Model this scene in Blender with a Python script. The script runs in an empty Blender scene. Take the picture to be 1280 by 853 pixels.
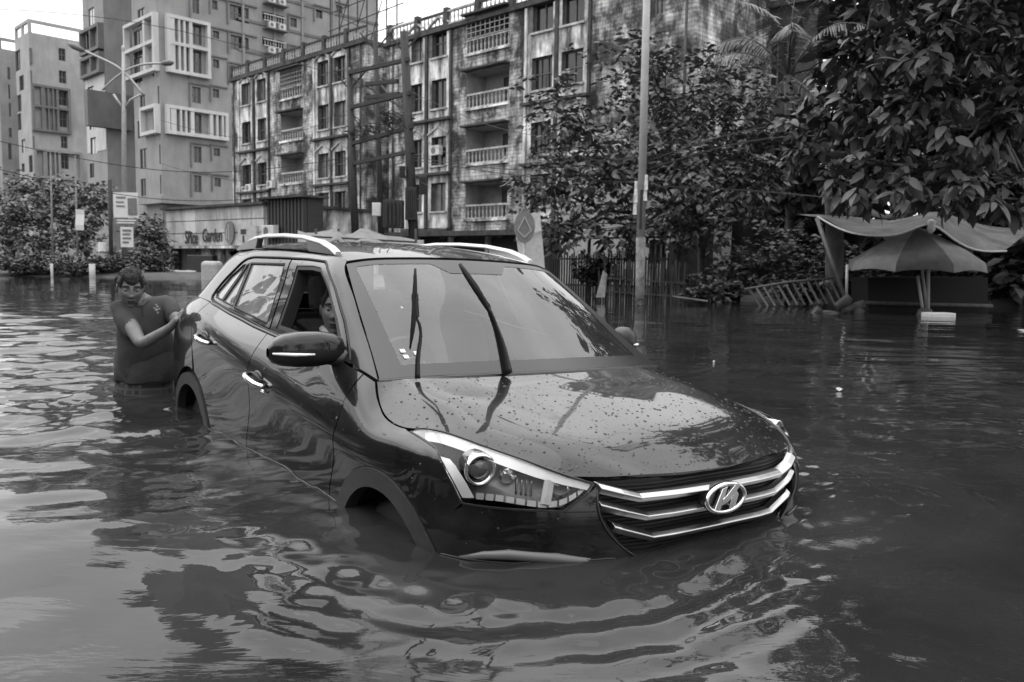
import bpy, bmesh, math, random
import numpy as np
from mathutils import Vector, Matrix, geometry, noise
random.seed(7); rng = np.random.default_rng(7)
scene = bpy.context.scene; COL = scene.collection
R = math.radians

# ---------------------------------------------------------------- camera (water level is z = 0, metres)
FPX = 1052.65
CAM = np.array([1.8786, -2.2472, 0.9605]); YAW = 2.5247
def cam_rot(y, p, r):
    cy, sy, cp, sp, cr, sr = math.cos(y), math.sin(y), math.cos(p), math.sin(p), math.cos(r), math.sin(r)
    f = np.array([cy*cp, sy*cp, sp]); rt = np.array([sy, -cy, 0]); u = np.cross(rt, f)
    return np.array([cr*rt+sr*u, -sr*rt+cr*u, f])
CR = cam_rot(YAW, R(-5.3), R(.9))
cd = bpy.data.cameras.new('camera'); cam = bpy.data.objects.new('camera', cd); COL.objects.link(cam)
cam.matrix_world = Matrix(((CR[0][0], CR[1][0], -CR[2][0], CAM[0]), (CR[0][1], CR[1][1], -CR[2][1], CAM[1]), (CR[0][2], CR[1][2], -CR[2][2], CAM[2]), (0, 0, 0, 1)))
cd.sensor_width = 36; cd.lens = FPX/1280*36; cd.clip_start = .05; cd.clip_end = 3000
scene.camera = cam
cd.dof.use_dof = True; cd.dof.focus_distance = 3.1; cd.dof.aperture_fstop = 6.3

# ---------------------------------------------------------------- overcast daylight, black-and-white film
w = bpy.data.worlds.new('World'); scene.world = w; w.use_nodes = True
N = w.node_tree.nodes; LK = w.node_tree.links; N.clear()
SUN_EL, SUN_ROT = R(58), R(250)
sky = N.new('ShaderNodeTexSky'); sky.sky_type = 'NISHITA'; sky.sun_disc = False
sky.sun_elevation = SUN_EL; sky.sun_rotation = SUN_ROT; sky.dust_density = 6; sky.air_density = 1.5
bw = N.new('ShaderNodeRGBToBW'); LK.new(sky.outputs[0], bw.inputs[0])
tc = N.new('ShaderNodeTexCoord'); nz = N.new('ShaderNodeVectorMath'); nz.operation = 'NORMALIZE'; LK.new(tc.outputs['Generated'], nz.inputs[0])
sp = N.new('ShaderNodeSeparateXYZ'); LK.new(nz.outputs[0], sp.inputs[0])
grad = N.new('ShaderNodeMapRange'); LK.new(sp.outputs['Z'], grad.inputs['Value'])
grad.inputs['From Min'].default_value = 0; grad.inputs['From Max'].default_value = 1
grad.inputs['To Min'].default_value = 12; grad.inputs['To Max'].default_value = 26      # cloud deck, brighter overhead
cn = N.new('ShaderNodeTexNoise'); cn.inputs['Scale'].default_value = 2.6; cn.inputs['Detail'].default_value = 5; cn.inputs['Roughness'].default_value = .5
cmap = N.new('ShaderNodeMapping'); cmap.inputs['Scale'].default_value = (1, 1, 2.2); LK.new(nz.outputs[0], cmap.inputs[0]); LK.new(cmap.outputs[0], cn.inputs['Vector'])
cr_ = N.new('ShaderNodeMapRange'); LK.new(cn.outputs['Fac'], cr_.inputs['Value'])
cr_.inputs['From Min'].default_value = .3; cr_.inputs['From Max'].default_value = .7; cr_.inputs['To Min'].default_value = .74; cr_.inputs['To Max'].default_value = 1.22
ml = N.new('ShaderNodeMath'); ml.operation = 'MULTIPLY'; LK.new(grad.outputs[0], ml.inputs[0]); LK.new(cr_.outputs[0], ml.inputs[1])
mx = N.new('ShaderNodeMix'); mx.data_type = 'FLOAT'; mx.inputs[0].default_value = .82; LK.new(bw.outputs[0], mx.inputs[2]); LK.new(ml.outputs[0], mx.inputs[3])
bg = N.new('ShaderNodeBackground'); LK.new(mx.outputs[0], bg.inputs[0]); bg.inputs[1].default_value = .1
wo = N.new('ShaderNodeOutputWorld'); LK.new(bg.outputs[0], wo.inputs[0])
sl = bpy.data.lights.new('sun', 'SUN'); sl.energy = .7; sl.angle = R(75); sl.color = (1, 1, 1)
so = bpy.data.objects.new('sun', sl); COL.objects.link(so)
sdir = Vector((math.sin(SUN_ROT)*math.cos(SUN_EL), math.cos(SUN_ROT)*math.cos(SUN_EL), math.sin(SUN_EL)))
so.rotation_euler = sdir.to_track_quat('Z', 'Y').to_euler(); so.location = (0, 0, 30)
scene.view_settings.view_transform = 'Standard'; scene.view_settings.look = 'None'; scene.view_settings.gamma = 1
scene.view_settings.exposure = .32
scene.cycles.max_bounces = 8; scene.cycles.transparent_max_bounces = 24; scene.cycles.sample_clamp_indirect = 4

# ---------------------------------------------------------------- helpers
def at(px, py, d):
    """world point seen at photo pixel (px, py) at horizontal distance d along the view"""
    v = np.array([(px-640)/FPX, -(py-426.5)/FPX, 1.0]) @ CR
    fw = np.array([math.cos(YAW), math.sin(YAW), 0]); t = d/(v @ fw)
    return Vector(CAM+t*v)
def ground(px, d): p = at(px, 330, d); p.z = 0; return p
MATS = {}
def mat(name, g, rough=.6, var=0., scale=8., bump=0., bscale=40., metal=0., coat=0., spec=.5, g2=None, alpha=1., trans=0., ior=1.5, streak=0., stretch=(1, 1, 1)):
    if name in MATS: return MATS[name]
    m = bpy.data.materials.new(name); m.use_nodes = True; n = m.node_tree.nodes; l = m.node_tree.links; b = n['Principled BSDF']
    b.inputs['Base Color'].default_value = (g, g, g, 1); b.inputs['Roughness'].default_value = rough; b.inputs['Metallic'].default_value = metal
    b.inputs['Specular IOR Level'].default_value = spec; b.inputs['Coat Weight'].default_value = coat; b.inputs['Coat Roughness'].default_value = .03
    b.inputs['Transmission Weight'].default_value = trans; b.inputs['IOR'].default_value = ior; b.inputs['Alpha'].default_value = alpha
    m.diffuse_color = (g, g, g, 1)
    if var or bump or streak:
        t = n.new('ShaderNodeTexCoord'); mp = n.new('ShaderNodeMapping'); l.new(t.outputs['Object'], mp.inputs[0]); mp.inputs['Scale'].default_value = stretch
    if var or streak:
        x = n.new('ShaderNodeTexNoise'); x.inputs['Scale'].default_value = scale; x.inputs['Detail'].default_value = 7; x.inputs['Roughness'].default_value = .62; l.new(mp.outputs[0], x.inputs['Vector'])
        r_ = n.new('ShaderNodeMapRange'); l.new(x.outputs['Fac'], r_.inputs['Value']); r_.inputs['From Min'].default_value = .3; r_.inputs['From Max'].default_value = .7
        r_.inputs['To Min'].default_value = max(0, g*(1-var)); r_.inputs['To Max'].default_value = g2 if g2 is not None else min(1, g*(1+var))
        src = r_.outputs[0]
        if streak:   # rain streaks and mould running down a wall
            mp2 = n.new('ShaderNodeMapping'); l.new(t.outputs['Object'], mp2.inputs[0]); mp2.inputs['Scale'].default_value = (1.1, 1.1, .24)
            y = n.new('ShaderNodeTexNoise'); y.inputs['Scale'].default_value = 1.4; y.inputs['Detail'].default_value = 8; y.inputs['Roughness'].default_value = .7; l.new(mp2.outputs[0], y.inputs['Vector'])
            r2 = n.new('ShaderNodeMapRange'); l.new(y.outputs['Fac'], r2.inputs['Value']); r2.inputs['From Min'].default_value = .38; r2.inputs['From Max'].default_value = .6
            r2.inputs['To Min'].default_value = 1-streak; r2.inputs['To Max'].default_value = 1.05
            mu = n.new('ShaderNodeMath'); mu.operation = 'MULTIPLY'; l.new(src, mu.inputs[0]); l.new(r2.outputs[0], mu.inputs[1]); src = mu.outputs[0]
        l.new(src, b.inputs['Base Color'])
    if bump:
        x2 = n.new('ShaderNodeTexNoise'); x2.inputs['Scale'].default_value = bscale; x2.inputs['Detail'].default_value = 4; l.new(mp.outputs[0], x2.inputs['Vector'])
        bp = n.new('ShaderNodeBump'); bp.inputs['Strength'].default_value = bump; bp.inputs['Distance'].default_value = .02; l.new(x2.outputs['Fac'], bp.inputs['Height']); l.new(bp.outputs[0], b.inputs['Normal'])
    MATS[name] = m; return m
def props(o, label=None, cat=None, group=None, kind=None):
    for k, v in (('label', label), ('category', cat), ('group', group), ('kind', kind)):
        if v: o[k] = v
    return o
def thing(name, label, cat, loc=(0, 0, 0), rotz=0, group=None, kind=None):
    o = bpy.data.objects.new(name, None); o.empty_display_size = .2; COL.objects.link(o); o.location = loc; o.rotation_euler = (0, 0, rotz)
    return props(o, label, cat, group, kind)
def link(name, me, parent=None, loc=None, rot=None, sc=None):
    o = bpy.data.objects.new(name, me); COL.objects.link(o)
    if parent: o.parent = parent
    if loc is not None: o.location = loc
    if rot is not None: o.rotation_euler = rot
    if sc is not None: o.scale = sc
    return o
def dup(o, parent=None, loc=None, rotz=None):
    c = o.copy(); COL.objects.link(c)
    if parent: c.parent = parent
    if loc is not None: c.location = loc
    if rotz is not None: c.rotation_euler = (0, 0, rotz)
    for ch in list(o.children): dup(ch, c)
    return c
class MB:
    def __init__(s): s.v = []; s.f = []; s.s = []
    def add(s, V, F, smooth=False):
        k = len(s.v); s.v += [tuple(p) for p in V]; s.f += [tuple(i+k for i in q) for q in F]; s.s += [smooth]*len(F); return s
    def box(s, c, d, M=None):
        x, y, z = d[0]/2, d[1]/2, d[2]/2
        V = [Vector((sx*x, sy*y, sz*z)) for sx in (-1, 1) for sy in (-1, 1) for sz in (-1, 1)]
        if M is not None: V = [M @ p for p in V]
        c = Vector(c)
        return s.add([p+c for p in V], [(0, 1, 3, 2), (4, 6, 7, 5), (0, 4, 5, 1), (2, 3, 7, 6), (0, 2, 6, 4), (1, 5, 7, 3)])
    def b2(s, x0, x1, y0, y1, z0, z1): return s.box(((x0+x1)/2, (y0+y1)/2, (z0+z1)/2), (abs(x1-x0), abs(y1-y0), abs(z1-z0)))
    def tube(s, P, r, n=8, cap=True, flat=None):
        P = [Vector(p) for p in P]; rr = r if hasattr(r, '__len__') else [r]*len(P); k = len(s.v); up = None; V = []
        for i, p in enumerate(P):
            t = (P[min(i+1, len(P)-1)]-P[max(i-1, 0)]).normalized()
            if up is None: up = t.orthogonal().normalized() if flat is None else (Vector(flat)-t*t.dot(Vector(flat))).normalized()
            else: up = (up-t*t.dot(up)).normalized()
            sd = t.cross(up)
            for j in range(n):
                a = 2*math.pi*j/n; V.append(p+(up*math.cos(a)+sd*math.sin(a))*rr[i])
        F = [(i*n+j, i*n+(j+1) % n, (i+1)*n+(j+1) % n, (i+1)*n+j) for i in range(len(P)-1) for j in range(n)]
        s.add(V, F, n > 5)
        if cap: s.add([], [], False); s.f += [tuple(k+j for j in range(n))[::-1], tuple(k+(len(P)-1)*n+j for j in range(n))]; s.s += [False, False]
        return s
    def bar(s, p, q, w_, h_, up=(0, 0, 1)):   # rectangular bar between two points
        p, q = Vector(p), Vector(q); t = (q-p); L = t.length; t.normalize(); u = Vector(up); u = (u-t*t.dot(u))
        if u.length < 1e-3: u = t.orthogonal()
        u.normalize(); sd = t.cross(u)
        V = [e+sd*(a*w_/2)+u*(b*h_/2) for e in (p, q) for a, b in ((-1, -1), (1, -1), (1, 1), (-1, 1))]
        return s.add(V, [(3, 2, 1, 0), (4, 5, 6, 7), (0, 1, 5, 4), (1, 2, 6, 5), (2, 3, 7, 6), (3, 0, 4, 7)])
    def prism(s, pts, axis, a, b):   # 2-D outline extruded from a to b along x, y or z
        n = len(pts)
        def P(p, t): return {'x': (t, p[0], p[1]), 'y': (p[0], t, p[1]), 'z': (p[0], p[1], t)}[axis]
        return s.add([P(p, a) for p in pts]+[P(p, b) for p in pts], [tuple(range(n)), tuple(range(2*n-1, n-1, -1))]+[(i, i+n, (i+1) % n+n, (i+1) % n) for i in range(n)])
    def lathe(s, prof, n=12, c=(0, 0, 0), M=None):   # (r, z) profile
        c = Vector(c); V = []
        for r_, z in prof:
            for j in range(n):
                p = Vector((r_*math.cos(2*math.pi*j/n), r_*math.sin(2*math.pi*j/n), z)); V.append((M @ p if M else p)+c)
        return s.add(V, [(i*n+j, i*n+(j+1) % n, (i+1)*n+(j+1) % n, (i+1)*n+j) for i in range(len(prof)-1) for j in range(n)], True)
    def mesh(s, name, m=None):
        me = bpy.data.meshes.new(name); me.from_pydata(s.v, [], s.f); me.polygons.foreach_set('use_smooth', s.s)
        if m: me.materials.append(m)
        return me
    def build(s, name, m, parent=None, loc=None, rot=None, bevel=0, fix=False, kind=None):
        me = s.mesh(name, m)
        if fix:
            bm = bmesh.new(); bm.from_mesh(me); bmesh.ops.recalc_face_normals(bm, faces=bm.faces); bm.to_mesh(me); bm.free()
        o = link(name, me, parent, loc, rot)
        if bevel:
            md = o.modifiers.new('bevel', 'BEVEL'); md.width = bevel; md.segments = 2; md.limit_method = 'ANGLE'
        if kind: o['kind'] = kind
        return o
def subsurf(o, n=2):
    md = o.modifiers.new('subdivision', 'SUBSURF'); md.levels = n; md.render_levels = n; return o
# ---------------------------------------------------------------- smooth surfaces through given points (car body)
class Spl:
    def __init__(s, t):
        s.t = t; n = len(t); h = np.diff(t); A = np.eye(n); D = np.zeros((n, n))
        for i in range(1, n-1):
            A[i, i-1] = h[i-1]; A[i, i] = 2*(h[i-1]+h[i]); A[i, i+1] = h[i]
            D[i, i-1] = 6/h[i-1]; D[i, i] = -6/h[i-1]-6/h[i]; D[i, i+1] = 6/h[i]
        s.M = np.linalg.solve(A, D); s.n = n; s.h = h
    def basis(s, q):
        q = np.atleast_1d(q); i = np.clip(np.searchsorted(s.t, q)-1, 0, s.n-2)
        h = s.h[i]; a = (s.t[i+1]-q)/h; b = 1-a
        W = np.zeros((len(q), s.n)); r = np.arange(len(q))
        W[r, i] += a; W[r, i+1] += b
        W += ((a**3-a)*h*h/6)[:, None]*s.M[i] + ((b**3-b)*h*h/6)[:, None]*s.M[i+1]
        return W
class Patch:
    def __init__(s, G, axes=(0, 1, 2)):
        s.G = np.array(G, float)
        du = np.linalg.norm(np.diff(s.G, axis=0), axis=2).mean(1); dv = np.linalg.norm(np.diff(s.G, axis=1), axis=2).mean(0)
        s.U = Spl(np.concatenate([[0], np.cumsum(du)])); s.V = Spl(np.concatenate([[0], np.cumsum(dv)]))
        s.um, s.vm = s.U.t[-1], s.V.t[-1]
        s.gu = np.linspace(0, s.um, 300); s.gv = np.linspace(0, s.vm, 90)
        s.D = np.einsum('ai,bj,ijk->abk', s.U.basis(s.gu), s.V.basis(s.gv), s.G)
    def ev(s, u, v):
        return np.einsum('ai,aj,ijk->ak', s.U.basis(u), s.V.basis(v), s.G)
    def nrm(s, u, v):
        e = 2e-3; u = np.clip(u, e, s.um-e); v = np.clip(v, e, s.vm-e)
        a = s.ev(u+e, v)-s.ev(u-e, v); b = s.ev(u, v+e)-s.ev(u, v-e)
        n = np.cross(a, b); return n/np.maximum(np.linalg.norm(n, axis=1), 1e-12)[:, None]
    def inv(s, P, ax):
        P = np.atleast_2d(np.array(P, float)); ax = list(ax); D = s.D[:, :, ax].reshape(-1, len(ax)); out = []
        for p in P:
            k = ((D-p)**2).sum(1).argmin(); u, v = s.gu[k//90], s.gv[k % 90]
            for _ in range(6):
                e = 1e-4; q = s.ev([u, u+e, u], [v, v, v+e])[:, ax]
                J = np.stack([(q[1]-q[0])/e, (q[2]-q[0])/e], 1); st = np.linalg.lstsq(J, p-q[0], rcond=None)[0]
                u = min(max(u+np.clip(st[0], -.03, .03), 0), s.um); v = min(max(v+np.clip(st[1], -.03, .03), 0), s.vm)
            out.append((u, v))
        return np.array(out)
def crv(pts, n=24):
    p = np.array(pts, float); t = np.concatenate([[0], np.cumsum(np.linalg.norm(np.diff(p, axis=0), axis=1))])
    return [tuple(r) for r in Spl(t).basis(np.linspace(0, t[-1], n)) @ p]
# ---------------------------------------------------------------- the setting: flood water, road bed, banks
FWD = np.array([math.cos(YAW), math.sin(YAW)]); RT = np.array([math.sin(YAW), -math.cos(YAW)])
def axis(lo, hi, a, b, d0, g):
    x = list(np.arange(a, b, d0)); s = d0
    while x[-1] < hi: s = max(d0, g*abs(x[-1]-b)+d0); x.append(x[-1]+s)
    s = d0
    while x[0] > lo: s = max(d0, g*abs(x[0]-a)+d0); x.insert(0, x[0]-s)
    return np.array(x)
def spectrum(n, l0, l1, th0, spread, seed):
    r_ = np.random.default_rng(seed); lam = np.exp(r_.uniform(math.log(l0), math.log(l1), n)); th = th0+r_.normal(0, spread, n); k = 2*math.pi/lam
    return np.stack([k*np.cos(th), k*np.sin(th)], 1), r_.uniform(0, 6.283, n), k
def waves(X, Y, spec, slope, dmin):
    K, ph, k = spec; h = np.zeros_like(X); a = slope*math.sqrt(2/len(k))
    for (kx, ky), p, kk in zip(K, ph, k):
        f = np.clip((2*math.pi/kk)/(2.6*dmin)-1, 0, 1) if dmin is not None else 1
        h += a/kk*np.sin(kx*X+ky*Y+p)*f
    return h
def sstep(x, a, b): t = np.clip((x-a)/(b-a), 0, 1); return t*t*(3-2*t)
U = axis(-90, 90, -3.3, 3.6, .018, .032); V_ = axis(-6, 130, .9, 5.6, .0165, .0055)
uu, vv = np.meshgrid(U, V_)
X = CAM[0]+uu*RT[0]+vv*FWD[0]; Y = CAM[1]+uu*RT[1]+vv*FWD[1]
du = np.gradient(U)[None, :]*np.ones_like(X); dv = np.gradient(V_)[:, None]*np.ones_like(X); dmin = dv
vd = math.atan2(FWD[1], FWD[0])
wx = X+.10*np.sin(1.3*Y+.7)+.07*np.sin(2.9*X+1.1*Y); wy = Y+.10*np.sin(1.7*X+.3)+.06*np.sin(2.3*Y-1.9*X+2)
left = sstep(-uu-.18*vv, -.15, .9)*sstep(vv, 3.2, 4.6)
near = 1-sstep(vv, 2.7, 4.2)
right = sstep(uu-.12*vv, .1, 1.1)
far = sstep(vv, 9, 22)
patch = np.clip(.5+1.4*(np.sin(.9*X+1.7*Y+2)*np.sin(1.9*X-.8*Y+.5)+.5*np.sin(3.1*Y+1.3*X)), 0, 1)*sstep(uu, -.9, .3)
H = waves(wx, wy, spectrum(22, .9, 2.4, vd, .55, 1), .026, dmin)*(1-.6*far)*(1-.45*right)
H += waves(wx, wy, spectrum(40, .28, .75, vd+.25, .55, 2), .105, dmin)*(.10+.90*left)*(1-.55*far)
H += waves(wx, wy, spectrum(40, .09, .34, vd+.2, .8, 3), .075, dmin)*(.05+.95*left+.35*patch)*(1-.6*far)
H += waves(wx, wy, spectrum(34, .22, .7, vd, .22, 4), .017, dmin)*np.clip(right*sstep(vv, 3, 5)+.35*far, 0, 1)
# bow wave pushed up by the car and the arcs running ahead of it
cx = np.clip(X, -4.0, -.62); ex = X-cx; ey = np.maximum(np.abs(Y)-.62, 0)*np.sign(Y); rr = np.hypot(ex, ey); ang = np.arctan2(Y, X+.9)
nearfield = sstep(vv, 1, 2)*(1-sstep(vv, 4.5, 6.5))
H += waves(wx, wy, spectrum(30, .38, 1.0, vd, .38, 8), .032, dmin)*nearfield*(.5+.5*np.sin(1.1*X+.8*Y+1)*np.sin(.7*X-1.6*Y))
front = np.exp(-(np.maximum(0, np.abs(ang)-.9)/.55)**2)*(.25+.75*sstep(uu+.1*vv, -.75, .35))
jit = .16*np.sin(2.1*X-1.3*Y)+.06*np.sin(5.1*Y+1.7*X+.5)+.03*np.sin(11*Y-7*X)
rj = rr+jit*.5
H += .026*np.exp(-((rr-.55)/.22)**2)*front
H += .0062*np.sin(2*math.pi*(rj/.25)+.6)*np.exp(-((rj-.85)/.38)**2)*front*(.45+.55*np.sin(3.7*X+2.2*Y)*np.sin(2.9*Y-1.4*X+1))
rk = rr+.05*np.sin(1.7*X+2.3*Y)+.03*np.sin(4.1*Y-3*X+1)+.012*np.sin(9*X+7*Y)
H += .0066*np.sin(2*math.pi*(rk/.17))*np.exp(-((rk-.78)/.36)**2)*front*(.7+.3*np.sin(4*X+3*Y+1))
H += waves(wx, wy, spectrum(44, .055, .2, 0, 3, 7), .09, dmin)*np.exp(-((rr-.6)/.48)**2)*(.35+.65*patch)
sidew = np.exp(-(np.maximum(0, np.abs(Y)-.9)/.5)**2)*sstep(-X, .1, .7)*(1-sstep(-X, 4, 6))*(np.abs(Y) > .7)
H += waves(wx, wy, spectrum(36, .09, .45, vd+.9, 1.2, 5), .085, dmin)*sidew
wk = np.abs(Y)+.38*(X+.2); H += .010*np.exp(-((wk-1.22)/.12)**2)*sstep(-X, .3, 1.0)*(1-sstep(-X, 2, 4))*np.sin(14*X+3*np.sin(4*X))*np.where(Y > 0, 1., .35)
H += waves(wx, wy, spectrum(30, .09, .3, vd+.6, .9, 9), .07, dmin)*np.exp(-((np.abs(Y)+.30*(X+.4)-1.35)/.22)**2)*sstep(-X, -.2, .5)*(1-sstep(-X, 1.6, 3))*(Y > 0)
for px_, py_, a in ((1140, 790, .0012), (30, 842, .0012), (892, 606, .0014), (300, 772, .0010), (90, 796, .001)):
    v = np.array([(px_-640)/FPX, -(py_-426.5)/FPX, 1.0]) @ CR; t = -CAM[2]/v[2]; q = CAM+t*v; d = np.hypot(X-q[0], Y-q[1]); H += a*np.sin(2*math.pi*d/.036)*np.exp(-((d-.045)/.03)**2)
nu_, nv_ = len(U), len(V_); co = np.stack([X, Y, H], 2).reshape(-1, 3).astype(np.float32)
ii = (np.arange(nv_-1)[:, None]*nu_+np.arange(nu_-1)[None, :]).ravel(); quads = np.stack([ii, ii+nu_, ii+nu_+1, ii+1], 1)
def np_mesh(name, co, faces, m, smooth=True):
    me = bpy.data.meshes.new(name); n = faces.shape[1]; me.vertices.add(len(co)); me.vertices.foreach_set('co', co.astype(np.float32).ravel())
    me.loops.add(faces.size); me.loops.foreach_set('vertex_index', faces.astype(np.int32).ravel())
    me.polygons.add(len(faces)); me.polygons.foreach_set('loop_start', np.arange(0, faces.size, n, dtype=np.int32))
    me.polygons.foreach_set('use_smooth', np.full(len(faces), smooth)); me.materials.append(m); me.update(); return me
def water_mat():
    m = mat('flood_water', .035, rough=.015, spec=.5, ior=1.333); n = m.node_tree.nodes; l = m.node_tree.links; b = n['Principled BSDF']
    t = n.new('ShaderNodeTexCoord'); mp = n.new('ShaderNodeMapping'); mp.inputs['Rotation'].default_value = (0, 0, -vd); mp.inputs['Scale'].default_value = (5.5, 1.6, 1); 
    mp0 = n.new('ShaderNodeMapping'); mp0.inputs['Rotation'].default_value = (0, 0, -vd); l.new(t.outputs['Object'], mp0.inputs[0]); mp.inputs['Rotation'].default_value = (0, 0, 0); l.new(mp0.outputs[0], mp.inputs[0])
    x = n.new('ShaderNodeTexNoise'); x.inputs['Scale'].default_value = 1.; x.inputs['Detail'].default_value = 5; x.inputs['Roughness'].default_value = .55; x.inputs['Distortion'].default_value = .6; l.new(mp.outputs[0], x.inputs['Vector'])
    y = n.new('ShaderNodeTexNoise'); y.inputs['Scale'].default_value = .35; y.inputs['Detail'].default_value = 3; l.new(mp0.outputs[0], y.inputs['Vector'])
    # light wind ruffles lie in patches
    r_ = n.new('ShaderNodeMapRange'); l.new(y.outputs['Fac'], r_.inputs['Value']); r_.inputs['From Min'].default_value = .38; r_.inputs['From Max'].default_value = .64; r_.inputs['To Min'].default_value = .12; r_.inputs['To Max'].default_value = 1
    mu = n.new('ShaderNodeMath'); mu.operation = 'MULTIPLY'; l.new(x.outputs['Fac'], mu.inputs[0]); l.new(r_.outputs[0], mu.inputs[1])
    bp = n.new('ShaderNodeBump'); bp.inputs['Strength'].default_value = .5; bp.inputs['Distance'].default_value = .012; l.new(mu.outputs[0], bp.inputs['Height']); l.new(bp.outputs[0], b.inputs['Normal'])
    # stirred-up silt
    z = n.new('ShaderNodeTexNoise'); z.inputs['Scale'].default_value = 1.1; z.inputs['Detail'].default_value = 6; l.new(mp0.outputs[0], z.inputs['Vector'])
    r2 = n.new('ShaderNodeMapRange'); l.new(z.outputs['Fac'], r2.inputs['Value']); r2.inputs['From Min'].default_value = .35; r2.inputs['From Max'].default_value = .65; r2.inputs['To Min'].default_value = .013; r2.inputs['To Max'].default_value = .024; sa = n.new('ShaderNodeAttribute'); sa.attribute_name = 'silt'; sm = n.new('ShaderNodeMath'); sm.operation = 'MULTIPLY_ADD'; sm.inputs[1].default_value = .012; l.new(sa.outputs['Fac'], sm.inputs[0]); l.new(r2.outputs[0], sm.inputs[2]); l.new(sm.outputs[0], b.inputs['Base Color'])
    return m
wme = np_mesh('water', co, quads, water_mat()); wat = wme.attributes.new('silt', 'FLOAT', 'POINT'); wat.data.foreach_set('value', (np.exp(-(rr/.75)**2)*(.7+.3*np.sin(3*X+2*Y)*np.sin(4*Y-2*X))).ravel().astype(np.float32))   # mud churned up round the car
props(link('water', wme), kind='structure')
# ground: one sheet under the water out to the horizon, rising out of it as the two banks
gx = axis(-1500, 1500, -70, 40, 2.2, .25); gy = axis(-1500, 1500, -45, 70, 2.2, .25); GX, GY = np.meshgrid(gx, gy)
gu = (GX-CAM[0])*RT[0]+(GY-CAM[1])*RT[1]; gv = (GX-CAM[0])*FWD[0]+(GY-CAM[1])*FWD[1]
bank = sstep(gv-(37.5-np.clip(gu+15, 0, 40)*.62), -1.2, 2.5)+sstep(np.hypot(gu, gv), 90, 120)
GZ = -.62+.86*np.clip(bank, 0, 1)+.05*np.sin(GX*.9)*np.sin(GY*.7)
gi = (np.arange(len(gy)-1)[:, None]*len(gx)+np.arange(len(gx)-1)[None, :]).ravel()
props(link('ground', np_mesh('ground', np.stack([GX, GY, GZ], 2).reshape(-1, 3), np.stack([gi, gi+1, gi+len(gx)+1, gi+len(gx)], 1), mat('mud', .06, rough=.9, var=.5, scale=1.5, bump=.6, bscale=6))), kind='structure')
# ---------------------------------------------------------------- buildings
FW3 = np.array([FWD[0], FWD[1], 0]); RT3 = np.array([RT[0], RT[1], 0]); UP3 = np.array([0, 0, 1.])
class Face:
    """a vertical wall plane: s runs along it, y out of it towards the viewer, z up from the water"""
    def __init__(s, p0, ang, root=None):
        s.p0 = np.array([p0[0], p0[1], 0.]); s.d = math.cos(R(ang))*RT3+math.sin(R(ang))*FW3; s.n = np.cross(s.d, UP3)
        s.root = root; s.o = np.array(root.location) if root else np.zeros(3)
    def sz(s, px, py):
        v = np.array([(px-640)/FPX, -(py-426.5)/FPX, 1.0]) @ CR; t = ((s.p0-CAM) @ s.n)/(v @ s.n); P = CAM+t*v; return float((P-s.p0) @ s.d), float(P[2])
    def P(s, a, y, z): return tuple(s.p0+s.d*a+s.n*y+UP3*z-s.o)
    def box(s, mb, a0, a1, y0, y1, z0, z1):
        V = [s.P(a, y, z) for a in (a0, a1) for y in (y0, y1) for z in (z0, z1)]
        return mb.add(V, [(0, 1, 3, 2), (4, 6, 7, 5), (0, 4, 5, 1), (2, 3, 7, 6), (0, 2, 6, 4), (1, 5, 7, 3)])
    def wall(s, mb, a0, a1, z0, z1, holes=(), y=0.):
        A = sorted({a0, a1, *[min(max(h[k], a0), a1) for h in holes for k in (0, 1)]}); Z = sorted({z0, z1, *[min(max(h[k], z0), z1) for h in holes for k in (2, 3)]})
        idx = {}; V = []; F = []
        def vi(i, j):
            if (i, j) not in idx: idx[(i, j)] = len(V); V.append(s.P(A[i], y, Z[j]))
            return idx[(i, j)]
        for i in range(len(A)-1):
            for j in range(len(Z)-1):
                ca, cz = (A[i]+A[i+1])/2, (Z[j]+Z[j+1])/2
                if not any(h[0] < ca < h[1] and h[2] < cz < h[3] for h in holes): F.append((vi(i, j), vi(i+1, j), vi(i+1, j+1), vi(i, j+1)))
        return mb.add(V, F)
    def window(s, h, fm, pm, parent, rec=.2, mull=(1, 1), fw_=.06, name='window', y=0.):
        a0, a1, z0, z1 = h; b = MB()
        for q in (((a0, z0), (a0, z1)), ((a1, z1), (a1, z0)), ((a0, z1), (a1, z1)), ((a1, z0), (a0, z0))):
            (p, r), (p2, r2) = q; b.add([s.P(p, y, r), s.P(p, y-rec, r), s.P(p2, y-rec, r2), s.P(p2, y, r2)], [(0, 1, 2, 3)])
        for k in range(mull[0]+1): c = a0+(a1-a0)*k/mull[0]; c = min(max(c, a0+fw_/2), a1-fw_/2); s.box(b, c-fw_/2, c+fw_/2, y-rec+.003, y-rec+.06, z0+.001, z1-.001)
        for k in range(mull[1]+1): c = z0+(z1-z0)*k/mull[1]; c = min(max(c, z0+fw_/2), z1-fw_/2); s.box(b, a0+.001, a1-.001, y-rec+.002, y-rec+.05, c-fw_/2, c+fw_/2)
        o = b.build(name, fm, parent)
        p = MB(); p.add([s.P(a0, y-rec, z0), s.P(a1, y-rec, z0), s.P(a1, y-rec, z1), s.P(a0, y-rec, z1)], [(0, 1, 2, 3)]); p.build('pane', pm, o); return o
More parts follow.
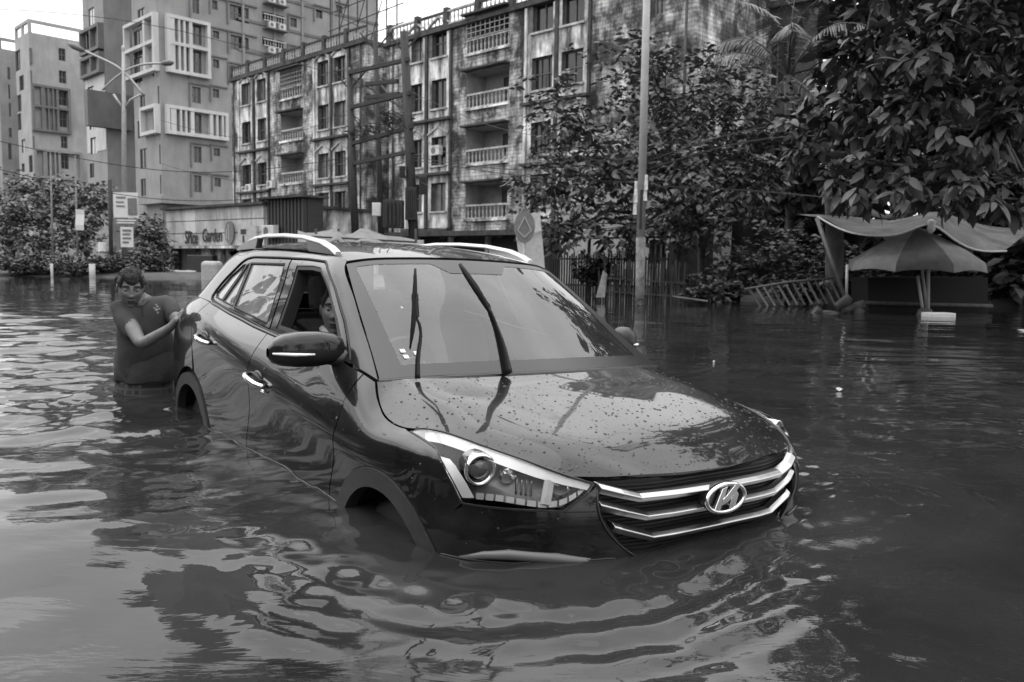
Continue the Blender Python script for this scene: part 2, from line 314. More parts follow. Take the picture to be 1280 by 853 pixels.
def brick_mat(name, g, streak, gj, bw_=.5, rh=.22):
    m = mat(name, g, rough=.85, var=.55, scale=1.3, streak=streak); n = m.node_tree.nodes; l = m.node_tree.links; b = n['Principled BSDF']
    src = b.inputs['Base Color'].links[0].from_socket
    t = n.new('ShaderNodeTexCoord'); sx = n.new('ShaderNodeSeparateXYZ'); l.new(t.outputs['Object'], sx.inputs[0])
    ad = n.new('ShaderNodeMath'); ad.operation = 'ADD'; l.new(sx.outputs['X'], ad.inputs[0]); l.new(sx.outputs['Y'], ad.inputs[1])
    cb = n.new('ShaderNodeCombineXYZ'); l.new(ad.outputs[0], cb.inputs[0]); l.new(sx.outputs['Z'], cb.inputs[1])
    wn = n.new('ShaderNodeTexNoise'); wn.inputs['Scale'].default_value = 1.1; wn.inputs['Detail'].default_value = 4; l.new(t.outputs['Object'], wn.inputs['Vector']); va = n.new('ShaderNodeVectorMath'); va.operation = 'MULTIPLY_ADD'; va.inputs[1].default_value = (.22, .07, 0); l.new(wn.outputs['Color'], va.inputs[0]); l.new(cb.outputs[0], va.inputs[2])
    br = n.new('ShaderNodeTexBrick'); l.new(va.outputs[0], br.inputs['Vector']); br.inputs['Scale'].default_value = 1; br.inputs['Brick Width'].default_value = bw_; br.inputs['Row Height'].default_value = rh
    br.inputs['Mortar Size'].default_value = .022; br.inputs['Mortar Smooth'].default_value = .3; br.inputs['Color1'].default_value = (1, 1, 1, 1); br.inputs['Color2'].default_value = (.72, .72, .72, 1); br.inputs['Mortar'].default_value = (gj, gj, gj, 1)
    mu = n.new('ShaderNodeMix'); mu.data_type = 'RGBA'; mu.blend_type = 'MULTIPLY'; mu.inputs[0].default_value = 1; l.new(src, mu.inputs[6]); l.new(br.outputs['Color'], mu.inputs[7]); pn = n.new('ShaderNodeTexNoise'); pn.inputs['Scale'].default_value = .55; pn.inputs['Detail'].default_value = 9; pn.inputs['Roughness'].default_value = .68; l.new(t.outputs['Object'], pn.inputs['Vector']); pr = n.new('ShaderNodeMapRange'); pr.inputs['From Min'].default_value = .44; pr.inputs['From Max'].default_value = .56; pr.inputs['To Min'].default_value = .14; pr.inputs['To Max'].default_value = 1.05; l.new(pn.outputs['Fac'], pr.inputs['Value'])
    m3 = n.new('ShaderNodeVectorMath'); m3.operation = 'SCALE'; l.new(mu.outputs[2], m3.inputs[0]); l.new(pr.outputs[0], m3.inputs['Scale']); l.new(m3.outputs[0], b.inputs['Base Color'])
    bp = n.new('ShaderNodeBump'); bp.inputs['Strength'].default_value = .7; bp.inputs['Distance'].default_value = .03; bp.invert = True; l.new(br.outputs['Fac'], bp.inputs['Height']); l.new(bp.outputs[0], b.inputs['Normal'])
    return m
OLDW = brick_mat('old_rusticated_wall', .72, .85, .55, .55, .19)
PLAS = mat('stained_plaster', .72, rough=.85, var=.42, scale=1.6, streak=.88, bump=.15, bscale=20)
BALP = mat('old_baluster', .46, rough=.85, var=.4, scale=3, streak=.4)
MOULD = mat('black_mould', .055, rough=.95, var=.6, scale=2, bump=.3, bscale=12)
FRAME = mat('old_window_frame', .10, rough=.7, var=.4, scale=4)
PANE = mat('old_pane', .02, rough=.08, spec=.6)
PANEB = mat('old_pane_dusty', .11, rough=.25, var=.5, scale=1.5)
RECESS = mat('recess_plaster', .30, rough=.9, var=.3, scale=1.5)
SHUT = mat('dark_shutter', .035, rough=.6, var=.3, scale=3, stretch=(1, 1, 12))
BAL = MB(); BAL.lathe([(.05, 0), (.055, .05), (.03, .10), (.06, .28), (.065, .36), (.03, .55), (.05, .62), (.05, .68)], 8); BALME = BAL.mesh('baluster', BALP)
def balustrade(F, root, a0, a1, z0, y, m=BALP, h=.68, name='balustrade'):
    b = MB(); F.box(b, a0, a1, y-.09, y+.09, z0+h, z0+h+.10); F.box(b, a0, a1, y-.08, y+.08, z0-.08, z0)
    o = b.build(name, m, root); n = max(2, int((a1-a0)/.30))
    for i in range(n): link('baluster', BALME, o, loc=F.P(a0+(a1-a0)*(i+.5)/n, y, z0), sc=(1, 1, h/.68))
    return o
def pediment(F, root, a0, a1, z0, m, h=.42):
    b = MB(); c = (a0+a1)/2; t = .11
    for (p, q) in (((a0, z0), (c, z0+h)), ((c, z0+h), (a1, z0))):
        b.add([F.P(p[0], 0, p[1]), F.P(q[0], 0, q[1]), F.P(q[0], 0, q[1]+t), F.P(p[0], 0, p[1]+t), F.P(p[0], .16, p[1]), F.P(q[0], .16, q[1]), F.P(q[0], .16, q[1]+t), F.P(p[0], .16, p[1]+t)],
              [(0, 1, 2, 3), (4, 7, 6, 5), (0, 4, 5, 1), (3, 2, 6, 7), (0, 3, 7, 4), (1, 5, 6, 2)])
    return b.build('pediment', m, root, fix=True)
def ac_unit(F, root, a, y, z, w_=.8):
    b = MB(); F.box(b, a, a+w_, y, y+.3, z, z+.55); o = b.build('air_conditioner', mat('ac_white', .55, rough=.5, var=.15, scale=3), root, bevel=.02)
    f = MB(); c = np.array(F.P(a+w_*.38, y+.305, z+.275)); 
    f.add([tuple(c+F.d*.2*math.cos(2*math.pi*i/16)+UP3*.2*math.sin(2*math.pi*i/16)) for i in range(16)], [tuple(range(16))]); f.build('fan_grille', mat('ac_fan', .12, rough=.5), o); return o
FACADE0 = np.array(ground(610, 46))
def old_block(name, label, a0, a1, ztop, pairs, balcs, extra_holes, depth=10, end_pil=True):
    root = thing(name, label, 'building', tuple(FACADE0+np.cross(math.cos(R(-45))*RT3+math.sin(R(-45))*FW3, UP3)*0+(math.cos(R(-45))*RT3+math.sin(R(-45))*FW3)*((a0+a1)/2)))
    F = Face(FACADE0, -45, root); holes = []; wins = []
    FL = (3.85, 6.45, 9.65, 12.5)
    for (p0, p1, p2, p3) in pairs:
        for (x0, x1) in ((p0, p1), (p2, p3)):
            for i, z in enumerate(FL):
                h = (x0, x1, z, z+1.62); holes.append(h); wins.append((h, i))
    recs = []
    for (b0, b1) in balcs:
        for i in range(4):
            z = 3.35+3.0*i-.08*(i == 3); h = (b0, b1, z, z+1.92); holes.append(h); recs.append((h, i))
    for h in extra_holes: holes.append(h); wins.append((h, random.randrange(4)))
    w_ = MB(); F.wall(w_, a0, a1, -.7, ztop, holes)
    w_.add([F.P(a0, 0, -.7), F.P(a0, -depth, -.7), F.P(a0, -depth, ztop), F.P(a0, 0, ztop)], [(3, 2, 1, 0)]); w_.add([F.P(a1, 0, -.7), F.P(a1, -depth, -.7), F.P(a1, -depth, ztop), F.P(a1, 0, ztop)], [(0, 1, 2, 3)])
    w_.add([F.P(a0, -depth, -.7), F.P(a1, -depth, -.7), F.P(a1, -depth, ztop), F.P(a0, -depth, ztop)], [(0, 1, 2, 3)])
    w_.build('wall', OLDW, root)
    r_ = MB(); F.box(r_, a0-.12, a1+.12, -depth-.1, .22, ztop, ztop+.22); rf = r_.build('roof', MOULD, root)
    # roof parapet: posts, rails and balusters black with mould
    a = a0
    while a < a1-.5:
        e = min(a+2.6, a1); ps = MB(); F.box(ps, a, a+.32, -.12, .16, ztop+.22, ztop+1.22); ps.build('parapet_post', MOULD, root)
        balustrade(F, root, a+.32, e, ztop+.36, .02, MOULD if random.random() < .8 else BALP, .60, 'parapet_rail'); a = e
    for (h, i) in wins:
        o = F.window(h, FRAME, random.choice((PANE, PANE, PANEB)), root, rec=.22, mull=(random.choice((2, 2, 3)), random.choice((1, 2))))
        if random.random() < .22:
            sh = MB(); F.box(sh, h[0]-.42, h[0]+.02, .0, .05, h[2], h[3]); sh.build('shutter', FRAME, o)
    for (h, i) in recs:
        rc = MB(); a_, b_, z_, t_ = h
        for q in (((a_, 0, z_), (a_, -1.4, z_), (a_, -1.4, t_), (a_, 0, t_)), ((b_, 0, z_), (b_, -1.4, z_), (b_, -1.4, t_), (b_, 0, t_)), ((a_, 0, z_), (b_, 0, z_), (b_, -1.4, z_), (a_, -1.4, z_)), ((a_, 0, t_), (b_, 0, t_), (b_, -1.4, t_), (a_, -1.4, t_)), ((a_, -1.4, z_), (b_, -1.4, z_), (b_, -1.4, t_), (a_, -1.4, t_))): rc.add([F.P(*p) for p in q], [(0, 1, 2, 3)])
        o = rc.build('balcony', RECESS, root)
        d_ = MB(); F.box(d_, a_+1.6, b_-.15, -1.39, -1.33, z_, t_-.25)
        for k in range(5): c = a_+1.6+(b_-.15-a_-1.6)*k/4; F.box(d_, c-.03, c+.03, -1.33, -1.30, z_, t_-.25)
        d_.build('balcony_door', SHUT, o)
        balustrade(F, root, a_, b_, z_+.06, -.10, BALP, .62)
        sb = MB(); F.box(sb, a_-.05, b_+.05, -.1, .14, z_-.14, z_-.03); sb.build('balcony_slab', PLAS, root)
        sl = MB(); F.box(sl, a_-.08, b_+.08, 0, .45, t_+.03, t_+.12); sl.build('sunshade', MOULD, root)
        if i == 3:
            g = MB(); n_ = 9
            for k in range(n_+1): F.box(g, a_+(b_-a_)*k/n_-.02, a_+(b_-a_)*k/n_+.02, .01, .05, z_+.8, t_)
            for k in range(5): F.box(g, a_, b_, .012, .045, z_+.8+(t_-z_-.8)*k/4-.02, z_+.8+(t_-z_-.8)*k/4+.02)
            g.build('balcony_grille', mat('grille_paint', .30, rough=.7, var=.3), root)
    # rendered strips, pilasters and pediments round each pair of windows
    for (p0, p1, p2, p3) in pairs:
        for (x0, x1) in ((p0, p1), (p2, p3)):
            st = MB(); F.wall(st, x0-.28, x1+.28, 2.9, ztop-.05, [(x0, x1, z, z+1.62) for z in FL], y=.045); st.build('render_strip', PLAS, root)
            for z in (FL[3]+1.72, FL[1]+1.72): pediment(F, root, x0-.25, x1+.25, z, BALP)
            for z in FL: sl = MB(); F.box(sl, x0-.1, x1+.1, .046, .17, z-.1, z); sl.build('sill', BALP, root)
        for (c, wd, m_) in ((p0-.40, .16, PLAS), ((p1+p2)/2, .22, MOULD), (p3+.40, .16, MOULD)):
            pl = MB(); F.box(pl, c-wd/2, c+wd/2, 0, .14, 2.9, ztop-.06); pl.build('pilaster', m_, root)
        for z in (9.02, 5.98, 2.78):
            lg = MB(); F.box(lg, p0-.5, p3+.5, .0, .38, z-.09, z+.05); lg.build('ledge', MOULD, root)
    # rainwater pipes
    for a in (a0+.5, a1-.45):
        pp = MB(); pp.tube([F.P(a, .1, 2.6), F.P(a, .1, ztop)], .06, 6); pp.build('drain_pipe', MOULD, root)
    return root, F
mid, FM = old_block('apartment_house', 'stained four storey apartment house in the middle, small roof rail, behind the power poles', -29.2, -11.4, 14.5, [(-27.5, -26.15, -25.1, -23.8), (-16.85, -15.55, -14.85, -13.55)], [(-21.8, -18.85)], [], depth=11)
rig, FR = old_block('apartment_house', 'stained apartment house with tall balconies behind the tree and light pole', -8.95, 12.75, 13.85, [(-6.75, -5.7, -4.85, -3.55), (3.1, 4.5, 5.1, 6.5)], [(-1.9, 1.42)], [(10.3, 11.0, 12.0, 13.4), (10.3, 11.0, 9.0, 10.4)], depth=12)
ac_unit(FR, rig, -4.6, .06, 7.0); ac_unit(FM, mid, -26.5, .06, 6.0); ac_unit(FM, mid, -23.3, .06, 6.1); ac_unit(FM, mid, -18.3, .06, 4.6, .9)
# dark shop fronts at the foot of the right block, with a flat canopy
shop = thing('shop_row', 'dark open shop fronts under a flat canopy behind the black car', 'shop', FR.P(0, 0, 0) if False else tuple(FACADE0))
FS = Face(FACADE0, -45, shop)
for i, a in enumerate(np.arange(-8.8, 6.5, 3.05)):
    b = MB(); FS.box(b, a, a+2.8, .03, .12, -.6, 2.3); b.build('shop_shutter', SHUT, shop)
    b = MB(); FS.box(b, a+2.8, a+3.05, .02, .35, -.6, 2.5); b.build('shop_pillar', PLAS, shop)
b = MB(); FS.box(b, -9, 7, .0, 1.7, 2.36, 2.62); b.build('canopy', MOULD, shop)
# further dark block beyond the right end, seen past the palm
def simple_block(name, label, px, d, angR, wR, angL, wL, ztop, m, z0=-.7):
    p = ground(px, d); root = thing(name, label, 'building', tuple(p)); A = Face(p, angR, root); L = Face(np.array(p)-(0, 0, 0), 180+angL, root)
    return root, A
pb = ground(867, 44); far_b = thing('apartment_house', 'dark mould stained house seen past the palm fronds', 'building', tuple(pb)); FB = Face(pb, -42, far_b)
b = MB(); FB.wall(b, -.5, 6, -.5, 13.2, [(.9, 2.2, 9.6, 12.0), (3.6, 5, 9.6, 12), (.9, 2.2, 5.6, 8), (3.6, 5, 5.6, 8)]); b.add([FB.P(-.5, 0, -.5), FB.P(-.5, -9, -.5), FB.P(-.5, -9, 13.2), FB.P(-.5, 0, 13.2)], [(0, 1, 2, 3)]); FB.box(b, -.6, 6.1, -9, .3, 13.2, 13.5); b.build('wall', MOULD, far_b)
for h in ((.9, 2.2, 9.6, 12.0), (3.6, 5, 9.6, 12), (.9, 2.2, 5.6, 8), (3.6, 5, 5.6, 8)): FB.window(h, FRAME, PANE, far_b, mull=(3, 2))
balustrade(FB, far_b, -.4, 6, 13.6, .1, BALP, .5, 'parapet_rail')
# ---- tall modern flats on the left
CONC = mat('flat_wall', .25, rough=.8, var=.16, scale=.35, streak=.12); CONL = mat('flat_wall_light', .33, rough=.8, var=.14, scale=.4, streak=.12); CONW = mat('flat_frame_white', .50, rough=.75, var=.1, scale=.5, streak=.12); COND = mat('flat_wall_dark', .145, rough=.8, var=.18, scale=.5, streak=.12)
WFR = mat('flat_window_frame', .12, rough=.6); WPN = mat('flat_pane', .015, rough=.04, spec=1.); WPB = mat('sky_glare_pane', .75, rough=.5)  # the white pane colour stands in for sky mirrored in the glass
def flats(name, label, px, d, aR, wR, aL, wL, ztop):
    p = np.array(ground(px, d)); root = thing(name, label, 'building', tuple(p)); A = Face(p, aR, root); B_ = Face(p, aL, root); return root, A, B_
def shell_(root, A, B_, wR, wL, ztop, hA, hB, m, z0=-.6, roofm=None, yA=0, yB=0):
    b = MB(); A.wall(b, 0, wR, z0, ztop, hA, y=yA); B_.wall(b, -wL, 0, z0, ztop, hB, y=yB); b.build('wall', m, root)
    c = [A.P(0, 0, ztop), A.P(wR, 0, ztop), tuple(np.array(A.P(wR, 0, ztop))-B_.d*wL), B_.P(-wL, 0, ztop)]; c0 = [(q[0], q[1], z0) for q in c]
    r_ = MB(); r_.add(c+c0, [(0, 1, 2, 3), (1, 5, 6, 2), (2, 6, 7, 3)]); r_.build('roof', roofm or m, root)
def px_rects(F, L): out = []; [out.append((lambda a, b: (min(a[0], b[0]), max(a[0], b[0]), min(a[1], b[1]), max(a[1], b[1])))(F.sz(q[0], q[1]), F.sz(q[2], q[3]))) for q in L]; return out
def proud_frame(F, root, rect, slots, m, out=.55, t=.32, back=None):
    """box frame standing out of the wall, with vertical fins between its slots"""
    a0, a1, z0, z1 = rect; b = MB()
    F.box(b, a0, a1, .01, out, z1-t, z1); F.box(b, a0, a1, .01, out, z0, z0+t); F.box(b, a0, a0+t, .012, out-.003, z0+t, z1-t); F.box(b, a1-t, a1, .012, out-.003, z0+t, z1-t)
    for z in slots.get('rails', ()): F.box(b, a0+t, a1-t, .012, out-.006, z-t/2, z+t/2)
    o = b.build('bay_frame', m, root)
    for (f0, f1) in slots.get('fins', ()): fb = MB(); F.box(fb, f0, f1, .014, out-.05, z0+t, z1-t); fb.build('fin', m, o)
    return o
# big tower: corner at photo column 205
tw, TA, TB = flats('apartment_tower', 'tallest grey apartment tower with pale box frames and fins on its corner', 205, 82, 47, 26, -45, 6.4, 40)
RA_ = px_rects(TA, [(240,108,251,130),(242,183,252,204),(242,219,252,241),(240,-12,249,18),(266,38,274,49),(266,74,274,86),(266,111,274,123),(267,185,275,196),(268,222,276,234),(265,0,272,13),(288,43,311,66),(287,5,311,30),(288,82,311,104),(363,22,371,35),(363,60,371,73),(238,29,252,57),(238,62,252,95),(239,142,252,167),(328,14,355,32),(328,46,355,63),(328,-16,355,1),(395,10,403,24),(420,6,428,20)])
RB_ = px_rects(TB, [(167,40,178,70),(167,74,178,104),(190,26,200,55),(190,62,200,93),(197,108,206.5,130),(172,13,181,30),(196,-4,205,16),(175,120,182,138),(199,181,207.5,204),(175,187,184,210),(176,224,183,245),(200,219,208,242),(191,145,202,168),(172,152,180,172)])
RB_ = [(a, min(b, -.18), c, d_) for a, b, c, d_ in RB_]
balc_t = RA_[18:21]; shell_(tw, TA, TB, 26, 6.4, 40, RA_, RB_, CONC)
for i, h in enumerate(RA_):
    if i in (18, 19, 20):
        rc = MB(); a_, b_, z_, t_ = h
        for q in (((a_, 0, z_), (a_, -1.5, z_), (a_, -1.5, t_), (a_, 0, t_)), ((b_, 0, z_), (b_, -1.5, z_), (b_, -1.5, t_), (b_, 0, t_)), ((a_, 0, z_), (b_, 0, z_), (b_, -1.5, z_), (a_, -1.5, z_)), ((a_, 0, t_), (b_, 0, t_), (b_, -1.5, t_), (a_, -1.5, t_)), ((a_, -1.5, z_), (b_, -1.5, z_), (b_, -1.5, t_), (a_, -1.5, t_))): rc.add([TA.P(*p) for p in q], [(0, 1, 2, 3)])
        rc.build('balcony', COND, tw); balustrade(TA, tw, a_, b_, z_+.05, .25, CONW, .55)
        ac_unit(TA, tw, a_+.3, .55, z_-.75, .75); ac_unit(TA, tw, a_+1.5, .55, z_-.75, .75)
        sb = MB(); TA.box(sb, a_, b_, .0, .95, z_-.9, z_-.77); sb.build('balcony_slab', COND, tw)
    else:
        sm = MB(); TA.box(sm, h[0]-.35, h[1]+.9, .004, .16, h[3]+.22, h[3]+.36); TA.box(sm, h[0]-.35, h[0]-.22, .005, .15, h[2]-.5, h[3]+.22); sm.build('window_surround', COND, tw)
        TA.window(h, WFR, WPN, tw, rec=.25, mull=(3 if h[1]-h[0] > 2 else 2, 2), fw_=.09)
for h in RB_: TB.window(h, WFR, WPN if h[0] < -2.2 and random.random() < .45 else WPB, tw, rec=.12, mull=(2, 1), fw_=.07)
fr1 = px_rects(TA, [(205.2,17.5,261,100)])[0]; fr2 = px_rects(TA, [(205.2,131,283,177)])[0]
def fins(F, L): return [(min(F.sz(a, 60)[0], F.sz(b, 60)[0]), max(F.sz(a, 60)[0], F.sz(b, 60)[0])) for a, b in L]
proud_frame(TA, tw, fr1, {'rails': [TA.sz(230, 58)[1]], 'fins': fins(TA, [(209,216),(220.5,223),(227,229.5),(234,238)])}, CONW)
proud_frame(TA, tw, fr2, {'fins': fins(TA, [(209,216),(220.5,223),(227,229.5),(234,238.5),(258,262),(266,268.5),(273,275.5)])}, CONW)
fl1 = px_rects(TB, [(160.5,46,205,97)])[0]; fl2 = px_rects(TB, [(181,142,205,173)])[0]
proud_frame(TB, tw, (fl1[0], -.0, fr1[2], fr1[3]), {'rails': [TA.sz(230, 58)[1]], 'fins': [(-2.6, -2.2)]}, CONW); proud_frame(TB, tw, (fl2[0], -.0, fr2[2], fr2[3]), {}, CONW)
for z in np.arange(6.6, 40, 3.08):
    b = MB(); TA.box(b, 8.2, 26, .005, .10, z, z+.28); b.build('floor_band', COND, tw)
for a in (8.6, 12.2, 15.6, 19.6): b = MB(); TA.box(b, a, a+.22, .006, .16, 5, 40); b.build('rib', CONC, tw)
b = MB(); TA.box(b, -.8, 14, -4, 1.5, 6.1, 6.7); TA.box(b, -.8, 14, -3, 1.2, 3.3, 3.7); b.build('podium_slab', CONC, tw)
for a in np.arange(0, 14, 3.2): c = MB(); TA.box(c, a, a+.5, .2, .7, -.6, 6.1); c.build('column', COND, tw)
# slimmer tower left of it
t2, SA, SB = flats('apartment_tower', 'slim grey apartment tower left of the tallest one', 138, 92, 47, 9.5, -45, 6.2, 40)
R2 = px_rects(SB, [(110.5,12,118,32),(128.5,0,137,19),(103,44,112,66),(122,31,132,52),(103,70,107,101),(125,58,132,80),(110,110,118,128),(112,143,119,161),(113.5,173,121,192),(133,167,141,187),(134,199,141,218),(112,205,118,222)])
R2 = [(a, min(b, -.2), c, d_) for a, b, c, d_ in R2]
shell_(t2, SA, SB, 9.5, 6.2, 40, [], R2, CONC, roofm=COND)
for i, h in enumerate(R2): SB.window(h, WFR, WPB if i in (0, 1, 6, 7, 8, 9) else WPN, t2, rec=.14, mull=(2, 1), fw_=.08)
for z0, z1 in ((px_rects(SB, [(101,103,136,62)])[0][2:]), (SB.sz(120, 66)[1], SB.sz(120, 34)[1])): proud_frame(SB, t2, (-5.9, -.05, z0, z1), {'fins': [(-2.9, -2.6)]}, COND, out=.6)
q = px_rects(SA, [(139,118,162,160)])[0]; b = MB(); SA.box(b, -2.2, q[1], .02, .9, q[2]-.4, q[3]); b.build('bay', COND, t2)
for (z0, z1) in ((SB.sz(120, 190)[1], SB.sz(120, 96)[1]),): b = MB(); SB.wall(b, -5.9, -.06, z0, z1, R2, y=.05); b.build('pale_panel', CONW, t2)
# pale block
t3, PA_, PBf = flats('apartment_block', 'pale apartment block with an open roof frame at the left', 46, 118, 47, 14, -45, 6.4, 30)
zt3 = PA_.sz(46, 42)[1]
R3 = px_rects(PA_, [(73,60,82,77),(73.5,88,83,105),(76,170,84.5,186),(71,113,84,133),(73,138,84,160),(76,192,86,212)]); R3b = px_rects(PBf, [(19,65,26,87),(38,60,43.5,77),(24,96,30,112),(38,88,43.5,104),(21,120,27,139),(22,143,27,162),(27,175,32,190),(41,170,47,186),(36,195,46,214),(27,205,31,215)])
R3b = [(a, min(b, -.2), c, d_) for a, b, c, d_ in R3b]
shell_(t3, PA_, PBf, 14, 6.4, zt3, R3, R3b, CONL)
for h in R3: PA_.window(h, WFR, WPN, t3, rec=.25, mull=(2, 2), fw_=.1)
for i, h in enumerate(R3b): PBf.window(h, WFR, WPB if i in (3, 6, 7) else WPN, t3, rec=.2, mull=(2, 1), fw_=.1)
for ya, yb in ((106, 164), (186, 260)): proud_frame(PA_, t3, (.0, px_rects(PA_, [(47,ya,(88 if ya < 150 else 103),yb)])[0][1], PA_.sz(47, yb)[1], PA_.sz(47, ya)[1]), {'rails': [PA_.sz(47, (ya+yb)/2-2)[1]], 'fins': fins(PA_, [(48,53),(56,58),(62,64),(67,70)])}, COND if ya < 150 else CONC, out=.5)
for F_, w_ in ((PA_, 14), (PBf, -6.4)):
    b = MB(); s0, s1 = min(0, w_), max(0, w_); F_.box(b, s0, s1, -.35, -.002, zt3+1.35, zt3+1.75)
    for a in np.linspace(s0, s1-.4, 3): F_.box(b, a, a+.4, -.34, -.004, zt3, zt3+1.35)
    b.build('roof_frame', CONL, t3)
t4, QA, QB = flats('apartment_block', 'darker apartment block at the far left edge', 8, 126, 47, 6, -45, 7, 26)
z4 = QA.sz(8, 62)[1]; R4 = px_rects(QA, [(9,84,13,100),(10,106,13,124),(11,129,14,146),(11,160,15,172),(10,180,15,200)]); shell_(t4, QA, QB, 6, 7, z4, R4, [], CONC)
for h in R4: QA.window(h, WFR, WPN, t4, mull=(2, 2), fw_=.1)
for F_, s0, s1 in ((QA, 0, 6), (QB, -7, 0)): b = MB(); F_.box(b, s0, s1, -.4, -.01, z4+1.2, z4+1.6); F_.box(b, s0, s0+.5, -.39, -.02, z4, z4+1.2); F_.box(b, s1-.5, s1, -.39, -.02, z4, z4+1.2); b.build('roof_frame', CONC, t4)
# ---- restaurant with its lettered fascia
rp = np.array(ground(210, 47)); rest = thing('restaurant', 'low pale restaurant with a lettered panelled fascia', 'restaurant', tuple(rp)); FX = Face(rp, -41, rest)
PANL = mat('fascia_panel', .48, rough=.6, var=.25, scale=1.2, streak=.45); a1 = FX.sz(331, 270)[0]; zb = FX.sz(212, 308)[1]; zt = FX.sz(212, 263)[1]; zt1 = FX.sz(330, 249)[1]
npan = 9
for r_ in range(3):
    for i in range(npan):
        s0, s1 = a1*i/npan, a1*(i+1)/npan; f0, f1 = zb+.02+(zt-zb)*r_/3, zb+(zt-zb)*(r_+1)/3
        b = MB(); FX.box(b, s0+.012, s1-.012, -.1, .05+.012*((i*3+r_) % 3), f0+.01, f1-.01); b.build('fascia_panel', PANL if (i, r_) not in ((2, 1), (2, 2)) else mat('fascia_panel_pale', .62, rough=.6, var=.1), rest)
b = MB(); FX.box(b, -.05, a1+.05, -7, -.1, zb, zt); FX.box(b, -.4, a1+1.2, -.1, .55, zb-.12, zb); FX.box(b, 0, a1, -7, -6.5, -.6, zb); b.build('wall', PLAS, rest)
b = MB(); FX.box(b, -.2, a1+.3, -7, .3, zt, zt+.12); b.build('roof', MOULD, rest)
for px0, px1, m_ in ((213, 217, PLAS), (217, 221, SHUT), (221, 243, RECESS), (243, 248, PLAS), (248, 262, PLAS), (262, 268, SHUT), (268, 275, PLAS), (275, 281, SHUT), (281, 286, PLAS), (286, 300, SHUT)):
    s0, s1 = FX.sz(px0, 330)[0], FX.sz(px1, 330)[0]; b = MB(); FX.box(b, s0+.005, s1-.005, -.6 if m_ in (RECESS, SHUT) else -.5, -.3 if m_ in (RECESS, SHUT) else -.05, -.6, zb-.13); b.build('front_pillar' if s1-s0 < .9 else 'front_panel', m_, rest)
def text_mesh(body, size, F, a, y, z, parent, m, shear=0., name='lettering', ext=.012, sx=1.):
    c = bpy.data.curves.new(name, 'FONT'); c.body = body; c.size = size; c.extrude = ext; c.shear = shear; c.align_x = 'LEFT'
    tmp = bpy.data.objects.new('t', c); COL.objects.link(tmp); dg = bpy.context.evaluated_depsgraph_get(); me = bpy.data.meshes.new_from_object(tmp.evaluated_get(dg)); bpy.data.objects.remove(tmp); bpy.data.curves.remove(c)
    Mx = Matrix(((F.d[0]*sx, 0, F.n[0], 0), (F.d[1]*sx, 0, F.n[1], 0), (0, 1, 0, 0), (0, 0, 0, 1))); me.transform(Mx); me.name = name; me.materials.clear(); me.materials.append(m)
    return link(name, me, parent, loc=F.P(a, y, z))
LET = mat('dark_letters', .03, rough=.5)
s0, z0_ = FX.sz(233, 305.5); text_mesh('SPice', 1.0, FX, s0, .10, z0_+.02, rest, LET, .12, sx=.66); s1, z1_ = FX.sz(255, 304); text_mesh('Garden', .98, FX, s1, .10, z1_+.06, rest, LET, .1, sx=.66)
def disc(F, a, y, z, rx, rz, m, name, parent, t=.05):
    b = MB(); n = 20; b.add([F.P(a+rx*math.cos(2*math.pi*i/n), yy, z+rz*math.sin(2*math.pi*i/n)) for yy in (y, y+t) for i in range(n)], [tuple(range(n))[::-1], tuple(range(n, 2*n))]+[(i, (i+1) % n, n+(i+1) % n, n+i) for i in range(n)]); return b.build(name, m, parent, fix=True)
sa, sz_ = FX.sz(290, 291); dk = disc(FX, sa, .12, sz_, .42, .58, mat('round_sign', .16, rough=.6), 'round_sign', rest)
b = MB(); FX.box(b, sa-.05, sa+.02, .175, .19, sz_-.35, sz_+.4); FX.box(b, sa-.25, sa-.18, .175, .19, sz_-.3, sz_+.2); b.build('sign_stroke', mat('sign_stroke', .4), dk)
sb_ = FX.sz(302, 296); b = MB(); FX.box(b, sb_[0], sb_[0]+1.6, .08, .2, sb_[1]-.5, sb_[1]+.5); o = b.build('small_sign', mat('small_sign', .42, rough=.6, var=.2), rest)
b = MB(); FX.box(b, sb_[0]+.25, sb_[0]+.75, .205, .21, sb_[1]+.1, sb_[1]+.35); FX.box(b, sb_[0]+.42, sb_[0]+.58, .205, .21, sb_[1]-.3, sb_[1]+.05); b.build('sign_mark', LET, o)
ac_unit(FX, rest, FX.sz(337, 300)[0], .15, FX.sz(337, 297)[1], 1.0)
# dark corrugated shed to the right of the restaurant
cs = thing('shed', 'dark corrugated shed between the restaurant and the middle house', 'shed', FX.P(a1+.1, 0, 0) if False else tuple(rp+FX.d*(a1+.2))); FC = Face(rp+FX.d*(a1+.2), -41, cs)
cw = FC.sz(381, 250)[0]; zc0, zc1 = FC.sz(331, 285)[1]-2.6, FC.sz(331, 250)[1]; n_ = 22
for i in range(n_): b = MB(); b.prism([(0, 0)]*0+[(0, 0), (1, 0), (1, .1), (0, .1)], 'z', 0, .01) if False else FC.box(b, cw*i/n_, cw*(i+1)/n_-.04, -.15, .02+.04*(i % 2), zc0, zc1); b.build('corrugated_sheet', SHUT, cs)
b = MB(); FC.box(b, 0, cw, -1.0, -.16, -.6, zc1); b.build('wall', SHUT, cs); b = MB(); FC.box(b, -.1, cw+.2, -1.2, .35, zc1+.003, zc1+.1); b.build('roof', MOULD, cs)
